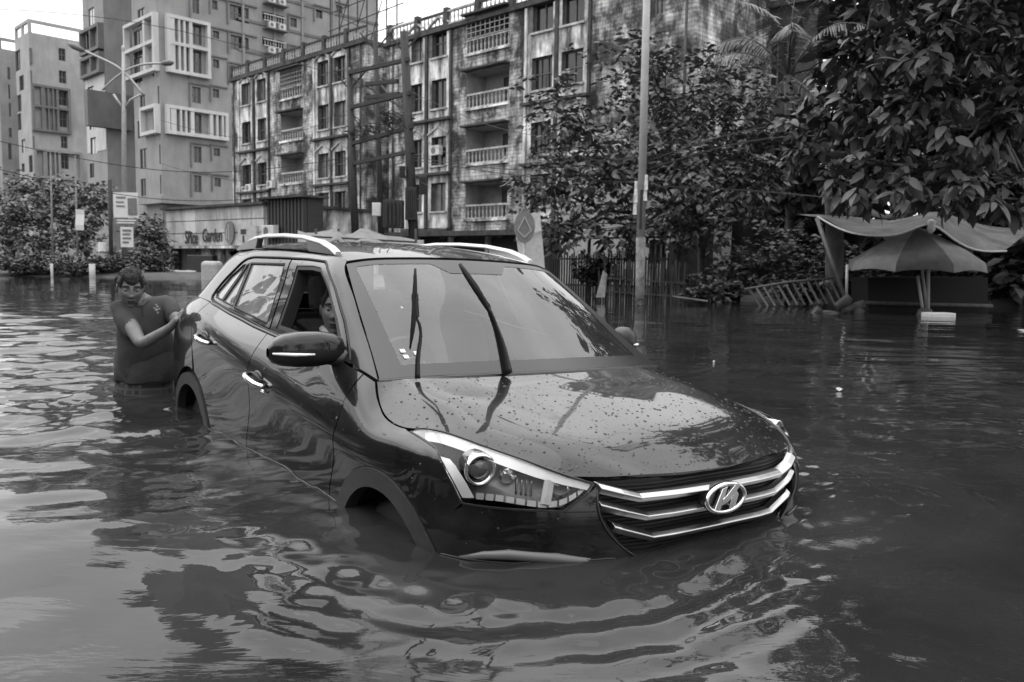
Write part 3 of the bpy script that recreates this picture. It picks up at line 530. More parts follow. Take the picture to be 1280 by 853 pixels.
# white house behind the trees on the right
hp = np.array(ground(770, 29)); hs = thing('house', 'low whitewashed house half hidden behind the roadside tree', 'house', tuple(hp)); FH = Face(hp, -18, hs)
WHT = mat('whitewash', .55, rough=.85, var=.2, scale=1.2, streak=.35)
hh = px_rects(FH, [(848,288,875,321),(812,300,832,330),(782,296,795,328)])
b = MB(); e = FH.sz(905, 300)[0]; l0 = FH.sz(700, 300)[0]; FH.wall(b, l0, e, -.3, 4.6, hh); b.add([FH.P(l0, 0, -.3), FH.P(l0, -6, -.3), FH.P(l0, -6, 4.6), FH.P(l0, 0, 4.6)], [(0, 1, 2, 3)]); b.add([FH.P(e, 0, -.3), FH.P(e, -6, -.3), FH.P(e, -6, 4.6), FH.P(e, 0, 4.6)], [(3, 2, 1, 0)]); b.build('wall', WHT, hs)
b = MB(); FH.box(b, l0-.3, e+.3, -6, .5, 4.6, 4.8); b.build('roof', PLAS, hs)
for h in hh: FH.window(h, FRAME, PANE, hs, mull=(3, 1))
c0 = FH.sz(894, 300)[0]; b = MB(); FH.box(b, c0, c0+.55, .1, .55, -.3, 4.2); b.build('porch_column', WHT, hs)
acr = thing('apartment_house', 'plain apartment house across the street behind the camera', 'building', (10, -24, 0)); b = MB(); b.b2(-75, 16, -8, 0, -.6, 9.5); b.build('wall', COND, acr)
for i in range(26):
    for z in (1.2, 4.4): b = MB(); b.b2(-73+3.4*i, -71.4+3.4*i, .0, .06, z, z+1.6); b.build('window', PANE, acr)
# ---------------------------------------------------------------- trees and plants
def leaf_mat(name, g, rough=.42, spec=.5, var=.55):
    m = bpy.data.materials.new(name); m.use_nodes = True; n = m.node_tree.nodes; l = m.node_tree.links; b = n['Principled BSDF']
    at_ = n.new('ShaderNodeAttribute'); at_.attribute_name = 'tone'; oi = n.new('ShaderNodeObjectInfo')
    ad = n.new('ShaderNodeMath'); ad.operation = 'ADD'; l.new(at_.outputs['Fac'], ad.inputs[0]); l.new(oi.outputs['Random'], ad.inputs[1])
    fr = n.new('ShaderNodeMath'); fr.operation = 'FRACT'; l.new(ad.outputs[0], fr.inputs[0])
    r_ = n.new('ShaderNodeMapRange'); l.new(fr.outputs[0], r_.inputs['Value']); r_.inputs['To Min'].default_value = g*(1-var); r_.inputs['To Max'].default_value = g*(1+var); l.new(r_.outputs[0], b.inputs['Base Color'])
    b.inputs['Roughness'].default_value = rough; b.inputs['Specular IOR Level'].default_value = spec
    MATS[name] = m; return m
BARK = mat('bark', .06, rough=.9, var=.5, scale=6, bump=.6, bscale=25, stretch=(1, 1, .25)); BARKL = mat('pale_bark', .13, rough=.9, var=.4, scale=5, bump=.5, bscale=20, stretch=(1, 1, .3))
def leaf_shape(w_, fold=.18, droop=.25, n=4):
    """pointed oval blade along +x, creased along the midrib and drooping to its tip"""
    V = []; F = []
    for i in range(n+1):
        t = i/n; hw = w_*math.sin(math.pi*min(1, t**.8))**.8*.5 if 0 < i < n else 0
        z = -droop*t*t
        V += [(t, 0, z), (t, hw, z+fold*hw), (t, -hw, z+fold*hw)]
    for i in range(n):
        a, b = i*3, i*3+3
        for k in (1, 2):
            q = [a, b, b+k, a+k]
            if i == 0: q = [a, b, b+k]
            elif i == n-1: q = [a, b, a+k]
            F.append(q if k == 1 else q[::-1])
    return np.array(V), F
def frames(dirs, up=None, roll=0., r_=rng):
    d = dirs/np.linalg.norm(dirs, axis=1)[:, None]; u = np.tile([0, 0, 1.], (len(d), 1)) if up is None else up
    y = np.cross(u, d); ln = np.linalg.norm(y, axis=1); y[ln < 1e-3] = [1, 0, 0]; y /= np.maximum(np.linalg.norm(y, axis=1), 1e-6)[:, None]; z = np.cross(d, y)
    a = r_.normal(0, roll, len(d))[:, None]; y2 = y*np.cos(a)+z*np.sin(a); z2 = np.cross(d, y2)
    return np.stack([d, y2, z2], 2)      # columns
def blades(name, shape, pos, rot, size, m, parent=None, origin=(0, 0, 0), kind=None):
    V, F = shape; n = len(pos); P = np.einsum('nij,kj->nki', rot, V)*size[:, None, None]+(pos-np.array(origin))[:, None, :]
    k = len(V); tri = []
    for f in F: tri += [f] if len(f) == 3 else [[f[0], f[1], f[2]], [f[0], f[2], f[3]]]
    T = (np.array(tri)[None]+np.arange(n)[:, None, None]*k).reshape(-1, 3)
    me = np_mesh(name, P.reshape(-1, 3), T, m); a = me.attributes.new('tone', 'FLOAT', 'POINT'); a.data.foreach_set('value', np.repeat(rng.random(n), k).astype(np.float32))
    o = link(name, me, parent)
    if kind: o['kind'] = kind
    return o
def in_frame(P, mg=20):
    d = (P-CAM) @ CR.T; x = 640+FPX*d[:, 0]/d[:, 2]; y = 426.5-FPX*d[:, 1]/d[:, 2]; return (d[:, 2] > 0) & (x > -mg) & (x < 1280+mg) & (y > -mg) & (y < 853), d[:, 2], x, y
def tree(name, label, base, blobs, n_tips, leaf, lsize, shape, m, trunk_r, per=6, n_ind=0, limbs=True, bark=None, droop=.5, group=None, cat='tree', trunk_pts=None, shell=.55, spread=1.):
    base = np.array(base); root = thing(name, label, cat, tuple(base), group=group); bark = bark or BARK
    tips = []; outs = []; W_ = np.array([r_[0]*r_[1]*r_[2] for _, r_ in blobs])**.75; W_ = W_/W_.sum()
    for (c, r_), w_ in zip(blobs, W_):
        k = max(6, int(n_tips*w_)); d = rng.normal(size=(k, 3)); d /= np.linalg.norm(d, axis=1)[:, None]; rad = shell+(1-shell)*rng.random(k)**.7
        rad = np.where(rng.random(k) < .25, rng.random(k)*shell, rad); d2 = d*rad[:, None]
        lump = 1+.22*np.sin(3.1*d[:, :1]*2+5*d[:, 1:2]+c[0])+.15*np.sin(7*d[:, 2:3]+4*d[:, :1]+c[1]); tips.append(np.array(c)+d2*np.array(r_)*lump); outs.append(d)
    tips = np.concatenate(tips); outs = np.concatenate(outs)
    # whorl of leaves at each twig tip
    n = len(tips)*per; tp = np.repeat(tips, per, 0); od = np.repeat(outs, per, 0); az = rng.random(n)*2*math.pi
    side = np.stack([np.cos(az), np.sin(az), np.zeros(n)], 1); dirs = side*spread+od*.45+np.array([0, 0, -droop])*rng.random(n)[:, None]*1.6+np.array([0, 0, .25])
    pos = tp+side*lsize*.12+rng.normal(0, lsize*.22, (n, 3)); size = lsize*(.45+.9*rng.random(n)**.8); rot = frames(dirs, roll=.5)
    vis, dep, x, y = in_frame(pos)
    if n_ind:
        cand = np.where(vis)[0]; score = dep[cand]-1.2*np.linalg.norm((pos[cand]-tips.mean(0))[:, :2], axis=1)*0; cand = cand[np.argsort(score)][:n_ind]
        mk = np.zeros(n, bool); mk[cand] = True
        V, F = shape; meL = bpy.data.meshes.new('leaf'); meL.from_pydata([tuple(p) for p in V], [], F); meL.polygons.foreach_set('use_smooth', [True]*len(F)); meL.materials.append(m)
        for i in cand:
            o = bpy.data.objects.new('leaf', meL); COL.objects.link(o); o.parent = root
            Mx = Matrix(rot[i].tolist()).to_4x4()*1.; Mx = Matrix.Translation(Vector(pos[i]-base)) @ Mx @ Matrix.Diagonal((size[i], size[i], size[i], 1)); o.matrix_basis = Mx
        keep = ~mk
    else: keep = np.ones(n, bool)
    blades('foliage', shape, pos[keep], rot[keep], size[keep], m, root, base, 'stuff')
    # trunk and limbs
    cen = np.mean([c for c, _ in blobs], 0); tb = MB()
    tpts = trunk_pts if trunk_pts is not None else [base, base*.5+cen*.5+np.array([0, 0, -.3]), cen+np.array([0, 0, -.2])]
    tc_ = crv([tuple(np.array(p)-base) for p in tpts], 10); tb.tube(tc_, list(np.linspace(trunk_r, trunk_r*.5, 10)), 9); trk = tb.build('trunk', bark, root)
    if limbs:
        st = np.array(tc_)
        for bi, (c, r_) in enumerate(blobs):
            s0 = st[min(9, 5+bi % 5)]; e = np.array(c)-base; mid_ = (s0+e)/2+np.array([0, 0, -.12*np.linalg.norm(e-s0)]); L = MB(); L.tube(crv([tuple(s0), tuple(mid_), tuple(e)], 8), list(np.linspace(trunk_r*.45, trunk_r*.12, 8)), 6)
            k = 0
            for j in rng.permutation(len(tips))[:200]:
                if k > 9: break
                t_ = tips[j]-base
                if np.linalg.norm((tips[j]-np.array(c))/np.array(r_)) < 1.15: L.tube([tuple(e*.75+mid_*.25), tuple((e+t_)/2+rng.normal(0, .1, 3)), tuple(t_)], [trunk_r*.14, trunk_r*.09, trunk_r*.04], 4, cap=False); k += 1
            L.build('limb', bark, root)
    return root
def bl(L): return [(np.array(at(px, py, d)), (rx*d/FPX, ry_*d/FPX if False else rx*d/FPX, rz*d/FPX)) for px, py, d, rx, rz in L]
BIGL = leaf_mat('broad_leaf', .066, .5, .35); MIDL = leaf_mat('street_leaf', .10, .55, .3); DARKL = leaf_mat('dark_leaf', .04, .5, .4); BUSHL = leaf_mat('bush_leaf', .09, .5, .4); BANKL = leaf_mat('bank_leaf', .10, .5, .4); HEDL = leaf_mat('hedge_leaf', .085, .6, .3)
broad = leaf_shape(.46, .25, .30, 5); oval = leaf_shape(.48, .2, .25, 3); small_ = leaf_shape(.6, .2, .15, 2)
# the roadside tree behind the light pole
tree('street_tree', 'spreading broad-leaved tree behind the light pole, hiding the old house', ground(872, 25), bl([(720,150,24,65,70),(690,235,23,62,50),(760,215,23,70,60),(830,120,24,75,60),(845,210,23,80,70),(910,130,25,70,65),(920,225,24,75,60),(790,285,23.5,80,32),(870,280,24,60,35),(700,290,23,50,28),(960,190,25,70,80),(800,70,25,50,32)]), 1900, 'leaf', .215, oval, MIDL, .2, per=7, n_ind=300, trunk_pts=[np.array(ground(880, 25))-[0, 0, .3], np.array(at(876, 285, 25)), np.array(at(862, 240, 24.5)), np.array(at(830, 190, 24))])
# the large tree overhanging at the right
tree('broadleaf_tree', 'large drooping broad-leaved tree overhanging the tarpaulin stall on the right', ground(1045, 21.5), bl([(1080,70,14,48,52),(1130,130,13.5,75,55),(1190,50,13,85,70),(1250,150,13,70,65),(1110,220,14,75,35),(1200,235,13,80,32),(1280,240,13,70,40),(1150,-60,14,110,70),(1290,-20,13,110,100),(1330,120,14,110,130),(1170,-190,15,170,100),(1350,-220,15,190,130),(1045,150,15,48,48),(1005,185,15.5,42,42),(1065,225,15,48,32),(1100,-40,15,50,40),(1400,-20,16,120,170)]), 2300, 'leaf', .25, broad, BIGL, .24, per=7, n_ind=300, bark=BARKL, trunk_pts=[np.array(ground(1045, 21.5))-[0, 0, .4], np.array(at(1042, 260, 20.5)), np.array(at(1040, 215, 19)), np.array(at(1130, 60, 15.5))], shell=.5, droop=.8)
# dense darker trees further behind on the right, closing the gaps
tree('dense_tree', 'dense dark tree filling the gap behind the tarpaulin stall', ground(1180, 25), bl([(1090,200,24,90,80),(1200,200,24,110,110),(1290,180,25,110,120),(1120,90,26,100,90),(1250,60,26,130,110),(1190,-40,27,130,80),(1310,-30,27,120,110),(1010,260,26,60,50),(1290,300,23,80,70),(1200,310,24,80,40),(1370,300,22,90,80),(1300,350,21.5,60,40),(1400,180,24,100,110),(1250,345,22.5,50,30),(1100,-20,26,70,60),(1230,-110,28,160,70),(1380,-60,26,110,110),(1165,120,25,70,70),(1075,150,25,50,60),(1060,60,26,40,60),(1290,110,25,60,70)]), 3600, 'leaf', .48, oval, DARKL, .25, per=6)
tree('dense_tree', 'dark tree behind the bushes between the white house and the stall', ground(980, 29), bl([(960,240,29,60,60),(1010,200,29,60,70),(985,300,28,60,40),(1040,300,27,55,50)]), 800, 'leaf', .26, oval, DARKL, .2, per=6)
# coconut palm
pp_ = ground(985, 26); palm = thing('coconut_palm', 'coconut palm with long feathered fronds above the roadside trees', 'palm', tuple(pp_)); tp = np.array(at(985, 95, 26))
tb = MB(); tb.tube(crv([(0, 0, -.3), tuple((tp-np.array(pp_))*.5+np.array([.15, 0, 0])), tuple(tp-np.array(pp_))], 10), list(np.linspace(.2, .13, 10)), 9); tb.build('trunk', BARKL, palm)
PALML = leaf_mat('palm_leaf', .075, .45, .5); strip = leaf_shape(.07, .1, .5, 3)
for ends in ((965,-40,25.5),(940,20,25),(1000,-60,26.5),(1030,-20,26),(1035,60,25),(1060,110,25.5),(930,90,26),(990,40,24),(1020,150,25),(955,150,25.5),(905,60,26.5)):
    e = np.array(at(*ends)); e = tp+(e-tp)/np.linalg.norm(e-tp)*rng.uniform(2.9, 3.6); md = (tp+e)/2+np.array([0, 0, .55]); e = e-np.array([0, 0, .5]); rc = np.array(crv([tuple(tp), tuple(md), tuple(e)], 44)); f_ = MB(); f_.tube([tuple(p-np.array(pp_)) for p in rc[::4]], list(np.linspace(.035, .008, 11)), 5); fo = f_.build('frond', PALML, palm)
    tan = np.gradient(rc, axis=0); tan /= np.linalg.norm(tan, axis=1)[:, None]; sd = np.cross(tan, [0, 0, 1.]); sd /= np.linalg.norm(sd, axis=1)[:, None]
    pos = np.concatenate([rc[3:], rc[3:]]); dr = np.concatenate([sd[3:], -sd[3:]])+np.concatenate([tan[3:]]*2)*.7+np.array([0, 0, -.35]); L = .75*np.sin(np.linspace(.35, 2.9, 41)); sz = np.concatenate([L, L])*rng.uniform(.85, 1.1, 82)
    b_ = blades('leaflets', strip, pos, frames(dr, roll=.2), sz, PALML, fo, np.array(pp_), 'stuff')
# bushes on the bank at the right
for i, (px, py, d, rx, rz, lab) in enumerate(((925,330,23,38,32,'rounded leafy bush beside the white porch column'),(985,318,22.5,48,40,'tall leafy bush left of the slanting pole'),(1035,330,22,34,36,'bush directly behind the slanting pole of the stall'),(890,358,22.5,40,16,'low bush spilling over the stakes by the water'),(1010,355,22,50,18,'low scrub above the leaning bamboo rail'),(745,335,24,22,18,'small dark bush behind the iron railings'),(1095,350,21.5,30,26,'dark bush under the left side of the tarpaulin'))):
    tree('bush', lab, ground(px, d), bl([(px,py,d,rx,rz),(px-rx*.5,py+rz*.4,d-.3,rx*.6,rz*.6),(px+rx*.55,py+rz*.3,d+.2,rx*.6,rz*.7)]), 260, 'leaf', .15, small_, BUSHL if i not in (5, 6) else DARKL, .05, per=7, cat='bush', group='bushes on the right bank', shell=.6)
# trees on the far left bank
for i, (lab, base, B, n_, sz) in enumerate((('broad flat-topped tree at the left edge behind the hedge', (40, 47), [(25,235,47,45,20),(70,240,47,50,22),(110,245,48,28,18),(35,275,46,50,25),(85,275,47,40,25)], 620, .25),
    ('dark tree at the far left, lower than its neighbour', (12, 44), [(5,290,44,35,25),(30,300,44,35,22),(15,265,45,30,20)], 330, .24),
    ('dark tree beside the poster pole on the left', (115, 46), [(105,290,46,30,25),(125,255,47,22,28),(75,305,45,35,18)], 330, .24),
    ('small dark tree between the posters and the restaurant', (190, 45), [(188,295,45,22,24),(175,325,44,26,14),(198,325,45,20,18)], 420, .26))):
    tree('bank_tree', lab, ground(*base), bl(B), n_, 'leaf', sz, oval, BANKL, .2, per=7, group='trees on the far left bank')
for i, (px, d, rx, rz, lab) in enumerate(((15,39,26,9,'clipped hedge bush at the left edge of the water'),(50,39.5,24,13,'taller hedge bush beside the first white post'),(85,39,26,8,'low hedge bush behind the white post'),(125,40,22,8,'hedge bush left of the lamp post foot'),(150,40.5,24,9,'hedge bush at the lamp post foot'),(185,42,22,15,'hedge bush left of the restaurant'))):
    tree('hedge_bush', lab, ground(px, d), bl([(px,333-rz*.4,d,rx,rz),(px+rx*.5,338-rz*.3,d,rx*.6,rz*.7)]), 260, 'leaf', .17, small_, HEDL, .05, per=7, cat='bush', group='hedge along the far left bank', shell=.65, limbs=False)
# the other side of the flooded street, behind the camera: what the paintwork and the water mirror; two small trees added to darken the car side
for i, (x, y, s, lab) in enumerate(((16, -12, 1.25, 'tree across the street, straight behind the camera'), (7, -17, 1.2, 'tree across the street, behind the camera to its left'), (-4, -19, 1.3, 'tree across the street beside the car'), (-15, -20, 1.2, 'tree across the street level with the wading man'), (-26, -19, 1.3, 'tree across the street, far to the left of the wading man'), (-38, -18, 1.35, 'tree across the street, farthest to the left'), (-22, -9.0, 1.0, 'small unseen tree added left of the street to darken the car side'), (-17, -12.5, .8, 'second small unseen tree added nearer the car to darken its side'), (20, -2, 1.1, 'tree down the street behind the camera'), (21, 9, 1.3, 'tree down the street at the right hand kerb'))):
    B = [(np.array([x+dx*s, y+dy*s, z*s]), (rx*s, rx*s, rz*s)) for dx, dy, z, rx, rz in ((0, 0, 5.5, 2.6, 2.), (2, 1, 4.2, 2.2, 1.8), (-2.2, .5, 4.4, 2.3, 1.8), (.5, -1.5, 3.6, 2.4, 1.6), (-1, 1.2, 2.4, 2.2, 1.6), (1.5, .6, 1.6, 2., 1.4))]
    tree('street_tree', lab, (x, y, -.1), B, 420, 'leaf', .42, oval, DARKL, .22, per=6, group='trees across the street', limbs=False)
# ---------------------------------------------------------------- poles, wires, signs, fences, stall
STEEL = mat('galvanised', .34, rough=.5, var=.15, scale=5, metal=.3); CONCP = mat('pole_paint', .42, rough=.6, var=.15, scale=2, streak=.25); STAIN = mat('pole_foot', .17, rough=.9, var=.6, scale=7, bump=.3, bscale=25)
BLACKP = mat('weathered_iron', .025, rough=.7, var=.4, scale=6); CABLE = mat('cable', .02, rough=.6)
# lamp pole in the right half
p = ground(800, 20); r0 = thing('light_pole', 'tall pale light pole with a stained foot standing in the water on the right', 'light pole', tuple(p)); P0 = np.array(p)
t0, t1, t2 = [np.array(at(*q))-P0 for q in ((800, 400, 20), (801, 297, 20), (814, -230, 20))]; t0[2] = -.6
b = MB(); b.tube([tuple(t0), tuple(t1)], .112, 16); b.build('pole_foot', STAIN, r0)
b = MB(); b.tube([tuple(t1), tuple(t1*.6+t2*.4), tuple(t2)], [.100, .088, .072], 16); b.build('pole', CONCP, r0)
b = MB(); q = np.array(at(801, 262, 19.88))-P0; b.bar(tuple(q+[0, 0, .45]), tuple(q-[0, 0, .45]), .05, .05, up=RT3); b.build('conduit', BLACKP, r0)
for k, (px, py, h_) in enumerate(((794.5, 240, .5), (807.5, 228, .35), (793.5, 258, .4), (806.5, 243, .3))):
    q = np.array(at(px, py, 19.85))-P0; b = MB(); V = [tuple(q+RT3*(a*.09)+UP3*z_+FW3*(.03*math.sin(z_*9+a))) for z_ in np.linspace(-h_/2, h_/2, 4) for a in (-.5+.2*(z_ > 0), .5)]; b.add(V, [(i*2, i*2+1, i*2+3, i*2+2) for i in range(3)]); b.build('torn_paper', mat('torn_paper', .62, rough=.8, var=.15), r0)
q = np.array(at(801, 378, 19.86))-P0; b = MB(); b.tube([tuple(q+RT3*.115*math.cos(a)+UP3*.07*math.sin(a)*1.2-FW3*.0) for a in np.linspace(0, 6.283, 14)], .012, 5, cap=False); b.build('wire_loop', BLACKP, r0)
for s_ in (-1, 1):
    b = MB(); e = t2+RT3*s_*1.9+UP3*.55-FW3*.5*s_; b.tube(crv([tuple(t2-UP3*.2), tuple(t2+RT3*s_*.7+UP3*.35-FW3*.2*s_), tuple(e)], 10), .045, 6); la = b.build('lamp_arm', STEEL, r0)
    b = MB(); v_ = (e-t2)/np.linalg.norm(e-t2); b.tube([tuple(e-v_*.1), tuple(e+v_*.15), tuple(e+v_*.5), tuple(e+v_*.65)], [.05, .12, .12, .04], 8); b.build('lamp_head', mat('lamp_head', .10, rough=.5), la)
# double street lamp on the left
p = ground(155, 41); P0 = np.array(p); r0 = thing('street_lamp', 'double-armed street lamp in front of the tall flats on the left', 'street lamp', tuple(p)); L = lambda px, py, d=41: tuple(np.array(at(px, py, d))-P0)
b = MB(); b.tube([(0, 0, -.3), L(155, 140), L(154, 62)], [.13, .10, .06], 10); b.build('pole', STEEL, r0)
for s, pts in (('a', [(155, 137), (147, 126), (142, 118)]), ('b', [(155, 137), (163, 125), (176, 118)])): b = MB(); b.tube([L(*q) for q in pts], .06, 6); b.build('bracket', STEEL, r0)
for arm, head, in (([(180, 119), (165, 101), (150, 86), (128, 74), (104, 63)], ((106, 64), (85, 55))), ([(128, 113), (140, 101), (160, 87), (180, 80.5), (203, 79.5)], ((202, 79.5), (217, 78.5)))):
    b = MB(); b.tube(crv([L(*q) for q in arm], 12), .055, 6); o = b.build('lamp_arm', STEEL, r0); a_, c_ = np.array(L(*head[0])), np.array(L(*head[1]))
    b = MB(); b.tube([tuple(a_), tuple(a_*.7+c_*.3), tuple(a_*.3+c_*.7), tuple(c_)], [.07, .13, .14, .06], 10); b.build('lamp_head', mat('lamp_head', .10, rough=.5), o)
b = MB(); b.lathe([(.05, -.15), (.08, 0), (.07, .15), (0, .2)], 10, L(154, 62)); b.build('finial', STEEL, r0)
for px, lab in ((66, 'thin pale pole at the far left bank, left one of two'), (97, 'thin pale pole at the far left bank with a hanging cloth')):
    p = ground(px, 41); P0 = np.array(p); o = thing('thin_pole', lab, 'pole', tuple(p), group='thin poles on the far left bank'); top = np.array(at(px-3, 195, 41))-P0; b = MB(); b.tube([(0, 0, -.3), tuple(top)], [.06, .035], 8); b.build('pole', mat('dull_pole', .17, rough=.7, var=.3), o)
    if px == 97: b = MB(); q = np.array(at(100, 275, 40.9))-P0; b.add([tuple(q+RT3*x+UP3*z+FW3*.05*math.sin(5*z)) for z in np.linspace(.5, -.5, 5) for x in (-.22, .2)], [(i*2, i*2+1, i*2+3, i*2+2) for i in range(4)]); b.build('cloth', mat('cloth_white', .6, rough=.9), o)
# posters and signs on a dark pole
p = ground(139, 40); P0 = np.array(p); o = thing('poster_pole', 'dark pole carrying white posters beside the street lamp', 'sign pole', tuple(p)); L = lambda px, py, d=40: np.array(at(px, py, d))-P0
b = MB(); b.tube([(0, 0, -.3), tuple(L(137, 225))], .09, 8); b.build('pole', BLACKP, o)
PAPER = mat('poster_white', .62, rough=.7, var=.08); PRINT = mat('poster_print', .16, rough=.7)
def board(px0, py0, px1, py1, name, m, d=39.9, marks=()):
    a_, c_ = L(px0, py1, d), L(px1, py0, d); b = MB(); b.add([tuple(a_), tuple(np.array([c_[0], c_[1], a_[2]])), tuple(c_), tuple(np.array([a_[0], a_[1], c_[2]]))]+[tuple(q+FW3*.05) for q in (a_, np.array([c_[0], c_[1], a_[2]]), c_, np.array([a_[0], a_[1], c_[2]]))], [(0, 1, 2, 3), (7, 6, 5, 4), (0, 4, 5, 1), (1, 5, 6, 2), (2, 6, 7, 3), (3, 7, 4, 0)]); w_ = b.build(name, m, o, fix=True)
    for (x0, y0, x1, y1, mm) in marks:
        a2, c2_ = L(x0, y1, d-.03), L(x1, y0, d-.03); b = MB(); b.add([tuple(a2), tuple(np.array([c2_[0], c2_[1], a2[2]])), tuple(c2_), tuple(np.array([a2[0], a2[1], c2_[2]]))], [(0, 1, 2, 3)]); b.build('print', mm, w_)
board(142, 241, 172, 272, 'poster', PAPER, marks=((160, 248, 171, 269, PRINT), (145, 246, 157, 248, PRINT), (145, 252, 155, 253.5, PRINT), (145, 257, 156, 258.5, PRINT), (162, 256, 168, 266, mat('poster_grey', .4))))
board(143, 273.5, 172, 281.5, 'strip_sign', mat('strip_grey', .18), marks=((146, 275, 170, 276.3, PAPER), (146, 278, 168, 279.4, PAPER)))
board(151, 284, 166, 309, 'poster', PAPER, marks=((153, 287, 164, 289.5, PRINT), (153, 292, 163, 294, PRINT), (153, 297, 164, 299, PRINT), (153, 302, 161, 304, PRINT)))
p = ground(135, 40.5); P0 = np.array(p); o = thing('brick_pillar', 'short pale pillar with a wider cap beside the posters', 'pillar', tuple(p)); b = MB(); h = (np.array(at(135, 303, 40.5))-P0)[2]; b.b2(-.32, .32, -.3, .3, -.4, h-.45); b.build('shaft', PLAS, o); b = MB(); b.b2(-.45, .45, -.42, .42, h-.448, h); b.build('cap', PLAS, o)
for i, (px, lab, h) in enumerate(((64.5, 'slim white post at the hedge, left of the thick one', .6), (115, 'thick white post right of the thin poles', .62), (178, 'grey post between the lamp and the restaurant', .35))):
    q = ground(px, 38); b = MB(); b.tube([(0, 0, -.4), (0, 0, h)], .13 if px == 115 else .06, 10); tg = b.build('bollard', (mat('post_white', .42, rough=.8, var=.25, scale=6) if i < 2 else mat('post_grey', .13, rough=.8, var=.3, scale=6)), loc=tuple(q)); props(tg, lab, 'post', 'posts along the far left bank')
# power poles with crossbars and hardware
def wire(pts, r_, label, group='overhead cables'):
    a, c = np.array(pts[0]), np.array(pts[-1]); b = MB(); b.tube(crv([tuple(np.array(q)-a) for q in pts], 22), r_, 4, cap=False); o = b.build('power_cable', CABLE, loc=tuple(a)); props(o, label, 'cable', group); return o
POLES = []
for i, (px, d, top, r_, lab) in enumerate(((446, 41, 88, .18, 'left wooden power pole of the cross-barred row'), (478, 43, 40, .15, 'thin middle power pole of the cross-barred row'), (520, 39, 40, .22, 'thick right power pole hung with transformers'))):
    p = ground(px, d); P0 = np.array(p); o = thing('power_pole', lab, 'power pole', tuple(p), group='power poles before the old houses'); tpx = {446: 437, 478: 469, 520: 505}[px]; tp = np.array(at(tpx, top, d))-P0
    b = MB(); b.tube([(0, 0, -.3), tuple(tp)], [r_*1.15, r_*.85], 8); b.build('pole', BLACKP, o); POLES.append((P0, tp, o))
    v = MB(); q = tp-np.array([0, 0, .4])
    for s in (-1, 1): v.bar(tuple(q-[0, 0, .5]), tuple(q+RT3*s*.75+[0, 0, .35]), .07, .07)
    v.build('top_bracket', BLACKP, o)
    for k in range(3): ins = MB(); ins.lathe([(.03, 0), (.07, .04), (.04, .08), (.07, .12), (.03, .18)], 8, tuple(q+RT3*(k-1)*.6+[0, 0, .35])); ins.build('insulator', mat('insulator', .14, rough=.3), o)
def onpole(i, py):
    P0, tp, o = POLES[i]; d = {0: 41, 1: 43, 2: 39}[i]; x = {0: (446, 437, 88), 1: (478, 469, 40), 2: (520, 505, 40)}[i]; f = (py-x[2])/(300-x[2]); return np.array(at(x[1]+(x[0]-x[1])*f, py, d))
P0, tp, o = POLES[2]
for (ya, yb) in ((92, 76), (135, 118), (180, 160), (205, 190), (108, 101), (125, 117)):
    a_, c_ = onpole(0, ya), onpole(2, yb); b = MB(); e = (c_-a_)*.0; 
    if (ya, yb) in ((108, 101), (125, 117)): a_ = a_+(c_-a_)*.3; c_ = a_+(c_-a_)*.75
    b.bar(tuple(a_-P0-FW3*.1), tuple(c_+(c_-a_)*.06-P0-FW3*.1), .17, .17); b.build('crossbar', BLACKP, o)
b = MB(); b.bar(tuple(onpole(0, 96)-P0), tuple(onpole(2, 140)-P0), .06, .06); b.bar(tuple(onpole(1, 100)-P0), tuple(onpole(2, 150)-P0), .06, .06); b.build('brace', BLACKP, o)
for k in range(26):
    f = rng.random(); q = onpole(0, 165+rng.normal(0, 6))*(1-f)+onpole(2, 150+rng.normal(0, 8))*f-P0; b = MB(); n_ = 8; b.tube([tuple(q+np.array([rng.normal(0, .3), rng.normal(0, .3), rng.normal(0, .22)])) for _ in range(n_)], .022, 4, cap=False); b.build('cable_coil', CABLE, o)
for (px, py, w_, h_) in ((492, 268, 24, 34), (514, 255, 14, 40), (503, 215, 7, 14), (529, 232, 10, 22)):
    q = np.array(at(px, py, 38.8))-P0; s = 38.8/FPX; b = MB(); b.box(tuple(q), (w_*s, w_*s*.8, h_*s), Matrix.Rotation(YAW-math.pi/2, 3, 'Z')); bx = b.build('transformer_box', BLACKP, o, bevel=.02)
    for k in range(4): f = MB(); f.box(tuple(q-FW3*(w_*s*.42)+RT3*((k-1.5)*w_*s*.2)), (w_*s*.08, w_*s*.2, h_*s*.8), Matrix.Rotation(YAW-math.pi/2, 3, 'Z')); f.build('cooling_fin', BLACKP, bx)
q = np.array(at(471, 262, 38.9))-P0; b = MB(); b.box(tuple(q), (.4, .25, .6), Matrix.Rotation(YAW-math.pi/2, 3, 'Z')); b.build('meter_box', mat('ac_white', .5), o, bevel=.02)
